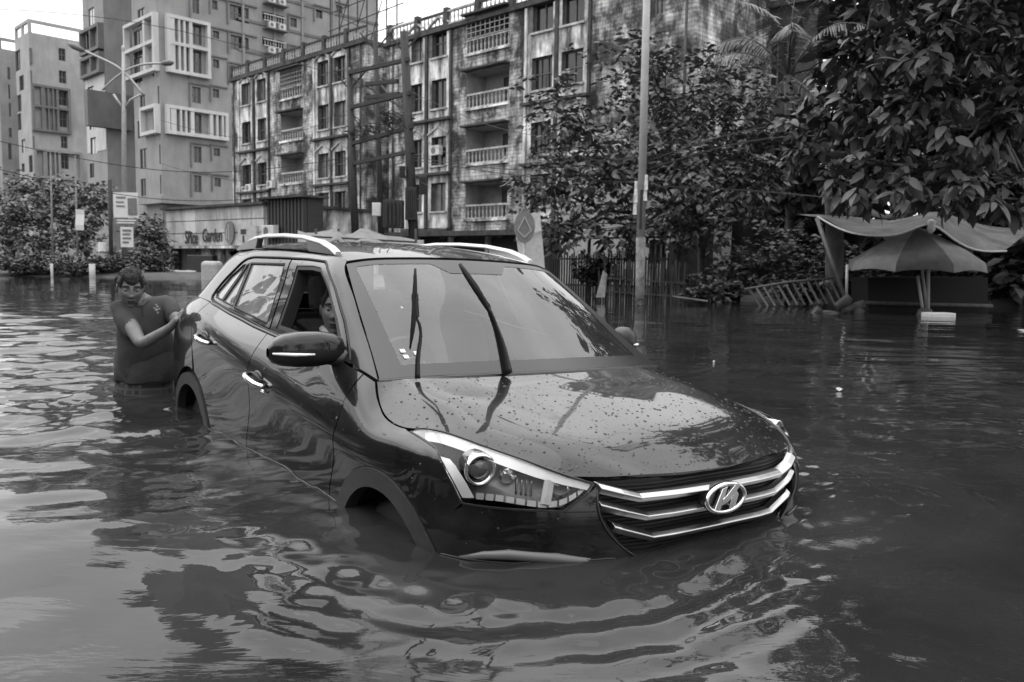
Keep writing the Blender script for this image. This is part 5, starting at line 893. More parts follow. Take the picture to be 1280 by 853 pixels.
def pmesh(patch, poly, side=-1, inset=.004, thick=.016, grid=.045, holes=(), off=0., h=.02, uv=None, both=False):
    A = uvpoly(patch, poly, h) if uv is None else densify(uv, h)
    P0 = patch.ev(A[:, 0], A[:, 1]); B = offset(A, inset) if inset else A
    if both:
        c = P0[:, 1] < 2e-3; B = B.copy(); B[c, 1 if abs(patch.G[0, 0, 1]) > .1 else 0] = A[c, 1 if abs(patch.G[0, 0, 1]) > .1 else 0]
    B[:, 0] = np.clip(B[:, 0], 0, patch.um); B[:, 1] = np.clip(B[:, 1], 0, patch.vm)
    loops = [B]
    for hp in holes:
        Hh = uvpoly(patch, hp, h); loops.append(offset(Hh, -inset) if inset else Hh)
    lo, hi = B.min(0), B.max(0)
    gx, gy = np.meshgrid(np.arange(lo[0]+grid/2, hi[0], grid), np.arange(lo[1]+grid/2, hi[1], grid)); g = np.stack([gx.ravel(), gy.ravel()], 1)
    if len(g):
        k = inpoly(g, B) & (bdist(g, B) > .4*grid)
        for q in loops[1:]: k &= ~inpoly(g, q) & (bdist(g, q) > .4*grid)
        g = g[k]
    pts = np.concatenate(loops+[g]); ed = []; s0 = 0
    for q in loops: n = len(q); ed += [(s0+i, s0+(i+1) % n) for i in range(n)]; s0 += n
    V, E_, F, *_ = geometry.delaunay_2d_cdt([Vector(p) for p in pts], ed, [], 0, 1e-7)
    V = np.array([(p.x, p.y) for p in V]); F = np.array([f for f in F if len(f) == 3]); cen = V[F].mean(1); k = inpoly(cen, B)
    for q in loops[1:]: k &= ~inpoly(cen, q)
    F = F[k]; P = patch.ev(V[:, 0], V[:, 1]); Nn = patch.nrm(V[:, 0], V[:, 1])
    ctr = np.array([0, -.3, .55]) if patch in (PB, PS) else np.array([0, 0, 0.])
    out = P-np.array([np.clip(P[:, 0].mean(), -3.6, -.7), 0, .55]); sgn = np.sign(np.sum(Nn*out, 1).sum()); Nn = Nn*sgn
    P = P+Nn*off
    fn = np.cross(P[F[:, 1]]-P[F[:, 0]], P[F[:, 2]]-P[F[:, 0]]); fl = np.sum(fn*Nn[F[:, 0]], 1) < 0; F[fl] = F[fl][:, ::-1]
    # boundary edges -> rim
    cnt = {}
    for t in F:
        for a, b in ((t[0], t[1]), (t[1], t[2]), (t[2], t[0])):
            if (b, a) in cnt: del cnt[(b, a)]
            else: cnt[(a, b)] = 1
    verts = P.copy(); nor = Nn.copy(); faces = [tuple(int(i) for i in t) for t in F]
    if thick:
        be = [e for e in cnt if not (both and P[e[0], 1] < 3e-3 and P[e[1], 1] < 3e-3)]
        rv = []; rn = []; base = len(verts)
        for a, b in be:
            t = P[b]-P[a]; sn = np.cross(t, Nn[a]); sn = sn/max(np.linalg.norm(sn), 1e-9)
            i = base+len(rv); rv += [P[a], P[b], P[b]-Nn[b]*thick, P[a]-Nn[a]*thick]; rn += [sn]*4
            faces.append((i, i+3, i+2, i+1))
        if rv: verts = np.concatenate([verts, rv]); nor = np.concatenate([nor, rn])
    return verts, nor, faces
def panel(name, patch, poly, m, parent, side=-1, **kw):
    both = kw.get('both', False); v, n, f = pmesh(patch, poly, **kw)
    me = bpy.data.meshes.new(name)
    if both:
        k = len(v); v2 = v*[1, -1, 1]; n2 = n*[1, -1, 1]
        v = np.concatenate([v*[1, -1, 1], v]); n = np.concatenate([n2, n]); f = [t[::-1] for t in f]+[tuple(i+k for i in t) for t in f]
        n = n.copy(); c = np.abs(v[:, 1]) < 3e-3; n[c, 1] = 0
    elif side < 0: v = v*[1, -1, 1]; n = n*[1, -1, 1]; f = [t[::-1] for t in f]
    me.from_pydata([tuple(p) for p in v], [], f); me.polygons.foreach_set('use_smooth', [True]*len(f)); me.validate()
    n = n/np.maximum(np.linalg.norm(n, axis=1), 1e-9)[:, None]
    me.normals_split_custom_set_from_vertices([tuple(q) for q in n]); me.materials.append(m)
    return link(name, me, parent)
def on_belt(pts): return PB.ev(*PB.inv(pts, (0, 2) if len(pts[0]) == 2 else (0, 1, 2)).T)

def paint_mat():
    m = mat('black_paint', .012, rough=.3, coat=.86, spec=.5); n = m.node_tree.nodes; l = m.node_tree.links; b = n['Principled BSDF']; b.inputs['Specular IOR Level'].default_value = .05
    t = n.new('ShaderNodeTexCoord')
    # road dust film and rain spots
    d = n.new('ShaderNodeTexNoise'); d.inputs['Scale'].default_value = 3.; d.inputs['Detail'].default_value = 9; d.inputs['Roughness'].default_value = .7; l.new(t.outputs['Object'], d.inputs['Vector'])
    dr = n.new('ShaderNodeMapRange'); dr.inputs['From Min'].default_value = .35; dr.inputs['From Max'].default_value = .7; dr.inputs['To Min'].default_value = .004; dr.inputs['To Max'].default_value = .018; l.new(d.outputs['Fac'], dr.inputs['Value'])
    vo = n.new('ShaderNodeTexVoronoi'); vo.inputs['Scale'].default_value = 24; vo.inputs['Randomness'].default_value = 1; l.new(t.outputs['Object'], vo.inputs['Vector'])
    sx = n.new('ShaderNodeSeparateColor'); l.new(vo.outputs['Color'], sx.inputs[0])
    rad = n.new('ShaderNodeMapRange'); l.new(sx.outputs[0], rad.inputs['Value']); rad.inputs['From Min'].default_value = .3; rad.inputs['To Min'].default_value = 0; rad.inputs['To Max'].default_value = .16
    sub = n.new('ShaderNodeMath'); sub.operation = 'SUBTRACT'; l.new(rad.outputs[0], sub.inputs[0]); l.new(vo.outputs['Distance'], sub.inputs[1])
    cl = n.new('ShaderNodeMath'); cl.operation = 'MAXIMUM'; cl.inputs[1].default_value = 0; l.new(sub.outputs[0], cl.inputs[0])
    sq = n.new('ShaderNodeMath'); sq.operation = 'POWER'; sq.inputs[1].default_value = .6; l.new(cl.outputs[0], sq.inputs[0])
    bp = n.new('ShaderNodeBump'); bp.inputs['Strength'].default_value = 1.; bp.inputs['Distance'].default_value = .012; l.new(sq.outputs[0], bp.inputs['Height'])
    l.new(bp.outputs[0], b.inputs['Coat Normal']); l.new(dr.outputs[0], b.inputs['Base Color'])
    return m
PAINT = paint_mat()
TRIM = mat('black_trim', .012, rough=.35)
CLAD = mat('grey_cladding', .032, rough=.42, var=.25, scale=30, bump=.08, bscale=300)
DARK = mat('inner_black', .006, rough=.85)
CHROME = mat('chrome', .78, rough=.12, metal=1.)
SATIN = mat('satin_silver', .46, rough=.28, metal=1.)
RUBBER = mat('rubber', .009, rough=.65)
LAMPG = mat('lamp_glass', .9, rough=.02, trans=1., ior=1.25)
def glass_mat(name, haze, tint, fog=.35):
    m = bpy.data.materials.new(name); m.use_nodes = True; n = m.node_tree.nodes; l = m.node_tree.links; n.clear()
    o = n.new('ShaderNodeOutputMaterial'); fr = n.new('ShaderNodeFresnel'); fr.inputs[0].default_value = 1.52
    tr = n.new('ShaderNodeBsdfTransparent'); tr.inputs[0].default_value = (tint, tint, tint, 1)
    gl = n.new('ShaderNodeBsdfGlossy'); gl.inputs['Roughness'].default_value = .01; gl.inputs['Color'].default_value = (1, 1, 1, 1)
    df = n.new('ShaderNodeBsdfDiffuse'); df.inputs[0].default_value = (fog, fog, fog, 1)
    t = n.new('ShaderNodeTexCoord'); x = n.new('ShaderNodeTexNoise'); x.inputs['Scale'].default_value = 5; x.inputs['Detail'].default_value = 8; l.new(t.outputs['Object'], x.inputs['Vector'])
    r_ = n.new('ShaderNodeMapRange'); l.new(x.outputs['Fac'], r_.inputs['Value']); r_.inputs['From Min'].default_value = .3; r_.inputs['From Max'].default_value = .7; r_.inputs['To Min'].default_value = haze*.7; r_.inputs['To Max'].default_value = haze*1.3
    m1 = n.new('ShaderNodeMixShader'); l.new(r_.outputs[0], m1.inputs[0]); l.new(tr.outputs[0], m1.inputs[1]); l.new(df.outputs[0], m1.inputs[2])
    k = n.new('ShaderNodeMath'); k.operation = 'MULTIPLY'; k.inputs[1].default_value = 1.2; k.use_clamp = True; l.new(fr.outputs[0], k.inputs[0])   # two faces of the pane
    m2 = n.new('ShaderNodeMixShader'); l.new(k.outputs[0], m2.inputs[0]); l.new(m1.outputs[0], m2.inputs[1]); l.new(gl.outputs[0], m2.inputs[2]); l.new(m2.outputs[0], o.inputs[0])
    MATS[name] = m; return m
SHIELDG = glass_mat('windscreen_glass', .07, .9, .34); SIDEG = glass_mat('misted_glass', .5, .5, .42); CLEARG = glass_mat('dark_glass', .05, .35)

CARM = Matrix(((0.999748, 0.00262262, 0.0222946), (-0.00308323, 0.99978199, 0.02065102), (-0.02223558, -0.02071456, 0.99953814)))
car = thing('car', 'black compact SUV standing in flood water up to its wheel arches', 'car', (-0.02883845, -0.02730778, -0.62264847)); car.rotation_euler = CARM.to_euler()
def topz(x): return PB.ev(*PB.inv([(x, .8 if x > -3.4 else .72, 1.2)], (0, 1, 2)).T)[0][2] if x > -1.1 else float(np.interp(-x, [1.11, 1.42, 1.9, 2.36, 2.75, 3.15, 3.5, 3.8], [1.07, 1.128, 1.137, 1.155, 1.182, 1.22, 1.235, 1.24]))
def arc(cx, cz, r_, a0, a1, n=18): return [(cx+r_*math.cos(R(a0+(a1-a0)*i/(n-1))), cz+r_*math.sin(R(a0+(a1-a0)*i/(n-1)))) for i in range(n)]
FA, RA = (-.825, .376), (-3.42, .37); RO, RI = .42, .345
# -- hood
hood_edge = crv([(-.109,.495,.873),(-.155,.56,.886),(-.275,.68,.907),(-.45,.775,.926),(-.66,.828,.942),(-.90,.842,.960),(-1.11,.775,1.07)], 40)
um, vm = PH.um, PH.vm
panel('hood', PH, None, PAINT, car, both=True, uv=[(0, 0), (um, 0), (um, vm), (0, vm)], grid=.05, thick=.02)
panel('hood_gap_black', PH, None, DARK, car, both=True, uv=[(.01, .02), (um-.01, .02), (um-.01, vm), (.01, vm)], grid=.12, thick=0, off=-.03, inset=0)  # dark sheet added so the gaps round the hood read black
# rain drops standing on the bonnet
rd_ = MB(); q_ = 2000; uq, vq = rng.random(q_)*um, rng.random(q_)*vm; pd, nd = PH.ev(uq, vq), PH.nrm(uq, vq); nd *= np.sign(nd[:, 2:3]); sd_ = np.where(rng.random(q_) < .5, 1, -1)
for p, n_, s_, rr_ in zip(pd, nd, sd_, .0011+.0050*rng.random(q_)**4):
    t1_ = np.cross(n_, [0, 1, 0]); t1_ /= np.linalg.norm(t1_); t2_ = np.cross(n_, t1_); el = 1+.6*rng.random(); V = []
    for (f_, h_) in ((1, 0), (.75, .30)):
        for a in range(6): c = p+(t1_*math.cos(a*1.0472)*el+t2_*math.sin(a*1.0472))*rr_*f_+n_*(rr_*h_+.0002); V.append((c[0], c[1]*s_, c[2]))
    c = p+n_*rr_*.42; V.append((c[0], c[1]*s_, c[2])); F_ = [(i, (i+1) % 6, 6+(i+1) % 6, 6+i) for i in range(6)]+[(6+i, 6+(i+1) % 6, 12) for i in range(6)]; rd_.add(V, F_, True)
rd_.build('rain_drops', mat('water_drop', .008, rough=.03, spec=.4), car, fix=True, kind='stuff')
# -- front bumper
hl_low = [(-.109,.497,.870),(-.101,.521,.846),(-.126,.598,.790),(-.229,.723,.786),(-.355,.815,.780)]
gr_side = [(-.10,.485,.868),(-.075,.50,.80),(-.045,.40,.66),(-.035,.36,.632)]
bump = gr_side[:1]+hl_low[1:4]+[(-.371,.817,.778)]+[(-.515,.869,.664)]+[(x, .87, z) for x, z in arc(*FA, RO, 38, -12, 8)]+[(-.41,.82,.28),(-.30,.70,.27),(-.18,.57,.27),(-.10,.42,.27),(-.07,.22,.27),(-.06,0,.27),(-.015,0,.625),(-.02,.22,.625)]+gr_side[:0:-1]
panel('front_bumper', PB, bump, PAINT, car, both=True, grid=.045)
# -- grille
G0 = MB(); ys = np.linspace(-.52, .52, 27); zs = np.linspace(.60, .875, 5)
GP = [(PB.ev(*PB.inv([(-.05, abs(y), z)], (1, 2)).T)[0]*[1, np.sign(y) or 1, 1]-[.055, 0, 0]) if False else (-.07-.45*max(0, abs(y)-.25)**1.4, y, z) for z in zs for y in ys]
G0.add(GP, [(i*27+j, i*27+j+1, (i+1)*27+j+1, (i+1)*27+j) for i in range(4) for j in range(26)], True)
grille = G0.build('grille', mat('grille_black', .01, rough=.5), car)
for z in np.arange(.635, .87, .0125):
    sl_ = MB(); sl_.tube([(-.062-.45*max(0, abs(y)-.25)**1.4, y, z) for y in np.linspace(-.48, .48, 15)], .0035, 4)
    sl_.build('slat', MATS['grille_black'], grille)
def grille_bar(tc, tm, te, bc, bm, be, ym, ye):
    b = MB(); Y = np.concatenate([np.linspace(-ye, -ym, 7), np.linspace(-ym, ym, 15)[1:-1], np.linspace(ym, ye, 7)]); V = []
    for y in Y:
        a = abs(y); f = min(a/ym, 1); e = max(0, (a-ym)/(ye-ym))
        zt = tc+(tm-tc)*f+(te-tm)*e; zb = bc+(bm-bc)*f+(be-bm)*e
        x = float(np.interp(a, [0, .22, .42, .57], [-.004, -.014, -.044, -.115]))-.004*e
        dz = zt-zb
        V += [(x-.03, y, zt+.004), (x-.006, y, zt+.002), (x+.010, y, zt-.25*dz), (x+.012, y, zt-.38*dz), (x-.002, y, zb), (x-.03, y, zb)]
    n = len(Y); b.add(V, [(i*6+j, (i+1)*6+j, (i+1)*6+(j+1) % 6, i*6+(j+1) % 6) for i in range(n-1) for j in range(6)]+[tuple(range(6)), tuple((n-1)*6+5-j for j in range(6))])
    o = b.build('grille_bar', SATIN, car, fix=True, bevel=.002); return o
grille_bar(.838, .838, .876, .814, .812, .846, .355, .492)
grille_bar(.778, .774, .822, .752, .748, .79, .325, .49)
grille_bar(.708, .702, .750, .682, .676, .718, .30, .445)
for s in (-1, 1):
    t = MB(); t.tube([(p[0]+.004, s*p[1], p[2]) for p in crv(gr_side, 14)], .004, 6); t.build('grille_trim', TRIM, car)
# emblem: oval ring with a slanted letter H
em = MB(); n = 40; V = []
for i in range(n):
    a = 2*math.pi*i/n
    for j in range(8):
        b_ = 2*math.pi*j/8; rr = 1-.085+.085*math.cos(b_); V.append((.016+.008*math.sin(b_), .104*math.cos(a)*(1-.08+.08*math.cos(b_)), .795+.056*math.sin(a)*(1-.13+.13*math.cos(b_))))
em.add(V, [(i*8+j, ((i+1) % n)*8+j, ((i+1) % n)*8+(j+1) % 8, i*8+(j+1) % 8) for i in range(n) for j in range(8)], True)
emblem = em.build('emblem', CHROME, car, fix=True)
hm = MB(); c2 = lambda q: [((x-728)/100*.093, .795+(574-y)/76*.050+(x-728)/100*.008) for x, y in q]
hm.prism(c2([(660,634),(688,642),(712,585),(730,512),(702,516),(682,572)]), 'x', .010, .022)
hm.prism(c2([(700,606),(735,596),(770,560),(800,520),(776,506),(745,538),(722,562),(706,572)]), 'x', .011, .024)
hm.prism(c2([(757,566),(777,546),(793,572),(774,634),(744,644),(751,592)]), 'x', .010, .022)
hm.build('letter', CHROME, emblem, fix=True, bevel=.002)
bkm = MB(); bkm.prism([(.1*math.cos(2*math.pi*i/24), .795+.054*math.sin(2*math.pi*i/24)) for i in range(24)], 'x', -.02, .004); bkm.build('emblem_plate', TRIM, emblem, fix=True)
# -- cowl, windscreen, roof
um, vm = PW.um, PW.vm
panel('windscreen', PW, None, SHIELDG, car, both=True, uv=[(.006, .002), (um-.006, .002), (um-.006, vm), (.006, vm)], grid=.08, thick=.004)
fr_h = [(.09, .11), (um-.055, .085), (um-.055, .30), (um-.10, .34), (um-.10, vm), (.09, vm)]
pfr = PW.ev(*np.array([(.012, .012), (um-.008, .006), (um-.008, vm), (um-.055, vm), (um-.055, vm)])[:1].T)
def frit():   # black band printed round the inside of the glass
    o = [(.006, .002), (um-.006, .002), (um-.006, vm)]; inn = [(um-.13, vm), (um-.13, vm-.16), (um-.045, vm-.24), (um-.045, .05), (.085, .095), (.085, vm)]
    return o+inn+[(.006, vm)]
panel('windscreen_band', PW, None, mat('frit_black', .012, rough=.3), car, both=True, uv=frit(), grid=.06, thick=0, off=.0015, inset=0)
c_ = MB(); c_.tube([tuple(PW.G[0][i]*[1, s, 1]+[-.005, 0, -.012]) for s, rg in ((-1, range(6)), (1, range(4, -1, -1))) for i in rg], .018, 6); c_.build('cowl', TRIM, car)
um, vm = PR.um, PR.vm
panel('roof', PR, None, PAINT, car, both=True, uv=[(.004, 0), (um, 0), (um, vm), (.004, vm)], grid=.07, thick=.02)
panel('headliner', PR, None, mat('headliner', .3, rough=.9), car, both=True, uv=[(.02, .02), (um, .02), (um, vm), (.02, vm)], grid=.15, thick=0, off=-.035, inset=0)
# rear: hatch glass, tailgate, rear bumper, spoiler
def rear_panel(name, pts, m, off=0.):
    b = MB(); k = len(pts[0]); V = [p for row in pts for p in row]; b.add(V, [(i*k+j, i*k+j+1, (i+1)*k+j+1, (i+1)*k+j) for i in range(len(pts)-1) for j in range(k-1)], True); return b.build(name, m, car, fix=True)
ysr = np.linspace(-1, 1, 13)
rear_panel('rear_window', [[(-3.80-.03*(1-y*y), y*.50, 1.50) for y in ysr], [(-3.99-.04*(1-y*y), y*.60, 1.26) for y in ysr]], CLEARG)
rear_panel('tailgate', [[(-3.97-.10*(1-y*y), y*.63, 1.25) for y in ysr], [(-4.09-.10*(1-y*y), y*.66, 1.02) for y in ysr], [(-4.11-.11*(1-y*y), y*.66, .80) for y in ysr]], PAINT)
rear_panel('spoiler', [[(-3.72-.02*(1-y*y), y*.53, 1.545) for y in ysr], [(-3.92-.05*(1-y*y), y*.52, 1.525) for y in ysr], [(-3.80-.03*(1-y*y), y*.51, 1.49) for y in ysr]], PAINT)
SIDES = {}
def side_parts(s):
    kw = dict(side=s)
    # fender
    A = arc(*FA, RO, 38, 162, 22)
    fend = [(-.371,.817,.779),(-.381,.822,.787),(-.405,.840,.839),(-.446,.858,.901),(-.480,.852,.923),(-.509,.843,.935),(-.555,.841,.940),(-.710,.832,.950),(-.76,.825,.952),(-.84,.826,.958),(-.92,.828,.966)]+[tuple(p) for p in crv([(-.92,.828,.966),(-1.03,.808,1.02),(-1.11,.775,1.07)], 6)[1:]]
    fend += [(-1.20,.785,1.09),(-1.20,.87,.98),(-1.195,.906,.877),(-1.227,.896,.755),(-1.275,.889,.618),(-1.285,.885,.54),(-1.24,.883,.50)]+[(x, .89, z) for x, z in A[::-1]]
    panel('fender', PB, fend, PAINT, car, **kw)
    fd = [(-1.20, 1.09),(-1.195,.98),(-1.195,.877),(-1.227,.755),(-1.275,.618),(-1.30,.45),(-1.31,.33),(-2.36,.33),(-2.35,.589),(-2.30,.75),(-2.275,.847),(-2.25,.95),(-2.25,1.017),(-2.27,topz(-2.27))]+[(x, topz(x)) for x in (-2.1,-1.9,-1.7,-1.5,-1.42,-1.3)]
    door = panel('front_door', PB, fd, PAINT, car, **kw)
    rd = [(-2.27,topz(-2.27)),(-2.25,1.017),(-2.25,.95),(-2.275,.847),(-2.30,.75),(-2.35,.589),(-2.36,.33),(-2.90,.33),(-2.955,.45)]+arc(*RA, RO+.03, 25, 75, 10)+[(-3.34,1.0),(-3.36,1.12)]+[(x, topz(x)) for x in (-3.33,-3.15,-2.9,-2.75,-2.5)]
    rdoor = panel('rear_door', PB, rd, PAINT, car, **kw)
    qp = [(-3.33,.80,1.228),(-3.36,.885,1.12),(-3.34,.895,1.0)]+[(x, .89, z) for x, z in arc(*RA, RO+.03, 80, 155, 12)]+[(-3.88,.86,.50),(-4.0,.83,.60),(-4.085,.81,.62),(-4.09,.815,.80),(-4.08,.81,.93),(-3.90,.85,.98),(-3.86,.86,1.07),(-3.88,.80,1.17),(-3.95,.70,1.235),(-3.80,.755,1.24),(-3.5,.79,1.235)]
    panel('quarter_panel', PB, qp, PAINT, car, **kw)
    panel('tail_light', PB, [(-3.90,.85,.98),(-4.08,.81,.93),(-4.18,.63,.96),(-4.17,.60,1.12),(-4.0,.75,1.17),(-3.87,.81,1.165),(-3.86,.86,1.07)], mat('tail_red', .06, rough=.1, coat=1.), car, **kw)
    panel('rear_bumper', PB, [(-3.87,.86,.48),(-4.0,.83,.59),(-4.085,.81,.61),(-4.215,.635,.62),(-4.27,.0,.62),(-4.2,0,.30),(-4.14,.55,.30),(-4.03,.74,.30),(-3.86,.84,.32)], PAINT, car, **kw)
    # arch cladding and sill
    for (c, a0, a1) in ((FA, -12, 168), (RA, 8, 195)):
        poly = arc(*c, RO, a0, a1, 30)+arc(*c, RI, a1, a0, 26)
        panel('arch_cladding', PB, poly, CLAD, car, off=.007, thick=.05, grid=.05, inset=.001, **kw)
    panel('sill', PB, [(-1.27,.45),(-1.26,.27),(-2.98,.27),(-2.97,.45)], CLAD, car, off=.004, inset=0, **kw)
    shell = [(-.60,.87),(-.72,.90),(-.9,.935),(-1.15,1.03),(-1.42,1.10),(-1.9,1.12),(-2.4,1.14),(-3.2,1.2),(-3.8,1.2),(-4.0,1.1),(-4.0,.5)]+arc(*RA, RI+.02, 165, 10, 18)+[(-3.0,.3),(-1.25,.3)]+arc(*FA, RI+.02, 170, 35, 16)
    panel('inner_shell', PB, shell, DARK, car, off=-.035, thick=0, grid=.12, inset=0, **kw)  # dark sheet added behind the panels to block light
    # greenhouse
    vmx = PS.vm; low = [(-1.36,1.118),(-1.9,1.143),(-2.068,1.145),(-2.344,1.160),(-2.672,1.190),(-3.106,1.222),(-3.31,1.238)]
    tip = crv([(-3.31,1.238),(-3.385,1.262),(-3.37,1.31),(-3.265,1.417),(-3.13,1.492),(-2.97,1.517)], 16)[1:-1]
    up = [(-2.97,1.517),(-2.57,1.524),(-2.2,1.526),(-1.985,1.521)]; ap = [(-1.94,1.505),(-1.741,1.400),(-1.533,1.272),(-1.418,1.186),(-1.34,1.125)]
    O = low+tip+up+ap
    bnd = [(.004, .0), (PS.um*.5, 0.), (PS.um, 0.), (PS.um, vmx), (0.004, vmx)]
    panel('body_side_frame', PS, None, PAINT, car, uv=[(.001, .001), (PS.um-.002, .001), (PS.um-.002, vmx-.002), (.001, vmx-.002)], holes=[O], grid=.06, inset=.002, **kw)
    fo = [(-1.36,1.128),(-1.9,1.147),(-2.068,1.149),(-2.292,1.160),(-2.35,1.35),(-2.405,1.519),(-2.2,1.521),(-1.99,1.516)]+[(-1.955,1.505),(-1.755,1.400),(-1.547,1.272),(-1.43,1.186),(-1.365,1.132)]
    fh = [(-1.47,1.155),(-1.9,1.168),(-2.22,1.178),(-2.255,1.35),(-2.295,1.487),(-2.1,1.494),(-1.99,1.488),(-1.80,1.398),(-1.60,1.275),(-1.50,1.205)]
    panel('front_window_frame', PS, fo, PAINT, car, off=-.004, holes=[fh], thick=.012, grid=.05, **kw)
    seal_o = [(x*1., z) for x, z in fh]
    sv = PS.inv(densify(fh, .02), (0, 2)); so_ = offset(sv, .022); c2v = offset(sv, -.002)
    def ring(name, a, b, m, d0, d1):
        bm_ = MB(); k = len(a); pa, pb = PS.ev(*a.T), PS.ev(*b.T); na = PS.nrm(*a.T); na *= np.sign(na[:, 1:2]); V = []
        for L, d in ((pa, d0), (pb, d0), (pb, d1)): V += [tuple((p-q*d)*[1, s, 1]) for p, q in zip(L, na)]
        bm_.add(V, [(r_*k+i, r_*k+(i+1) % k, (r_+1)*k+(i+1) % k, (r_+1)*k+i) for r_ in range(2) for i in range(k)]); return bm_.build(name, m, door if 'rear' not in name else rdoor, fix=True)
    ring('window_seal', c2v, so_, RUBBER, .008, .07)
    ro = [(-2.300,1.163),(-2.672,1.194),(-3.106,1.227),(-3.30,1.243)]+crv([(-3.30,1.243),(-3.37,1.268),(-3.355,1.31),(-3.255,1.412),(-3.125,1.485),(-2.97,1.510)], 14)[1:-1]+[(-2.97,1.511),(-2.57,1.518),(-2.415,1.519),(-2.36,1.35)]
    rh = [(-2.355,1.188),(-2.672,1.212),(-2.905,1.232),(-2.95,1.355),(-2.99,1.482),(-2.57,1.492),(-2.465,1.494),(-2.41,1.35)]
    rh2 = [(-2.925,1.234),(-3.135,1.250),(-3.09,1.36),(-3.045,1.470),(-3.01,1.480),(-2.97,1.355)]
    rh3 = [(-3.155,1.252),(-3.30,1.262),(-3.345,1.285),(-3.25,1.395),(-3.12,1.468),(-3.065,1.472),(-3.11,1.36)]
    panel('rear_window_frame', PS, ro, PAINT, car, off=-.004, holes=[rh, rh2, rh3], thick=.012, grid=.05, **kw)
    for nm, q in (('rear_door_glass', rh), ('quarter_glass', rh2), ('rear_quarter_glass', rh3)):
        panel(nm, PS, q, SIDEG, car, off=-.012, inset=-.004, thick=.004, grid=.08, **kw)
        t = MB(); uv = offset(PS.inv(densify(q, .03), (0, 2)), .003); pp = PS.ev(*uv.T); nn = PS.nrm(*uv.T); nn *= np.sign(nn[:, 1:2]); pp = (pp-nn*.007)*[1, s, 1]
        t.tube([tuple(p) for p in pp]+[tuple(pp[0])], .006, 5, cap=False); t.build('glass_seal', RUBBER, car)
    if s > 0:
        panel('front_door_glass', PS, fh, CLEARG, car, off=-.012, inset=-.004, thick=.004, grid=.08, **kw)
    mold = [np.array(p) for p in O]; uv = PS.inv(densify(O, .03), (0, 2)); pp = PS.ev(*uv.T); nn = PS.nrm(*uv.T); nn *= np.sign(nn[:, 1:2]); pp = (pp-nn*.002)*[1, s, 1]
    t = MB(); t.tube([tuple(p) for p in pp]+[tuple(pp[0])], .0065, 6, cap=False); t.build('window_moulding', RUBBER, car)
    bl = MB(); bl.tube([tuple((PS.ev(*PS.inv([(x, float(np.interp(-x, [-q[0] for q in low], [q[1] for q in low]))-.012)], (0, 2)).T)[0]+[0, .004, 0])*[1, s, 1]) for x in np.linspace(-1.40, -3.28, 24)], .010, 6); bl.build('belt_moulding', TRIM, car)
    # handles
    for d_, (xa, za, xb, zb) in ((door, (-2.225, .950, -1.985, .922)), (rdoor, (-3.13, 1.048, -2.89, 1.028))):
        q = on_belt([(xa, za), ((xa+xb)/2, (za+zb)/2), (xb, zb)])*[1, s, 1]; o_ = np.array([0, s, 0])
        hb = MB(); hb.tube([tuple(q[0]+o_*.004), tuple(q[0]*.9+q[1]*.1+o_*.026), tuple(q[0]*.6+q[1]*.4+o_*.037), tuple(q[1]+o_*.040), tuple(q[2]*.6+q[1]*.4+o_*.037), tuple(q[2]*.9+q[1]*.1+o_*.026), tuple(q[2]+o_*.004)], [.011, .014, .015, .0155, .015, .014, .011], 8)
        hb.build('handle', CHROME, d_)
        cup = MB(); cup.lathe([(0, .004), (.03, .0035), (.05, .002), (.056, -.004)], 20, M=Matrix.Rotation(R(90 if s < 0 else -90), 4, 'X') @ Matrix.Diagonal((1.25, .62, 1, 1))); cup.build('handle_cup', TRIM, d_, loc=tuple(q[1]+o_*.003+np.array([0, 0, .012])))
        if d_ is door:
            lk = MB(); lk.lathe([(0, .012), (.012, .011), (.014, 0)], 12, M=Matrix.Rotation(R(90 if s < 0 else -90), 4, 'X')); lk.build('lock', CHROME, d_, loc=tuple(q[2]*.75+q[1]*.25+o_*.004-np.array([0, 0, .035])))
    # mirror
    mr = MB(); SEC = [(-.775,1.165,.012,.012,-1.425),(-.79,1.165,.042,.045,-1.43),(-.83,1.165,.060,.065,-1.435),(-.90,1.165,.070,.074,-1.44),(-.98,1.163,.069,.073,-1.445),(-1.04,1.160,.060,.064,-1.45),(-1.075,1.155,.043,.046,-1.455),(-1.092,1.150,.015,.018,-1.46)]
    nr = 28; Vt = []
    for (y, zc, dx, dz, xc) in SEC:
        for j in range(nr):
            a = 2*math.pi*j/nr; ca, sa = math.cos(a), math.sin(a); k = .75
            xx = math.copysign(abs(ca)**k, ca)*dx; zz = math.copysign(abs(sa)**k, sa)*dz
            Vt.append((xc+max(xx, -.05)+(.012 if zz > 0 else 0)*0, s*(abs(y) if s < 0 else .775+(abs(y)-.775)*.42), zc+zz))
    fu, fl_ = [], []
    for i in range(len(SEC)-1):
        for j in range(nr):
            a = 360*(j+.5)/nr; q4 = (i*nr+j, i*nr+(j+1) % nr, (i+1)*nr+(j+1) % nr, (i+1)*nr+j); (fl_ if 190 < a < 360 else fu).append(q4)
    mr.add(Vt, fu, True); mo = mr.build('mirror', PAINT if s < 0 else TRIM, car, fix=True)  # far cap in matte black, standing in for dark tree reflections
    ml_ = MB(); ml_.add(Vt, fl_, True); ml_.build('mirror_base', TRIM, mo, fix=True)
    ind = MB(); ind.tube([(-1.36 if y < 1.0 else -1.36-(y-1.0)*.7, s*(y if s < 0 else .775+(y-.775)*.42), 1.150) for y in (.93, .97, 1.01, 1.045, 1.07, 1.085)], [.004, .006, .007, .007, .006, .004], 6); ind.build('indicator', mat('indicator_lens', .85, rough=.15), mo)
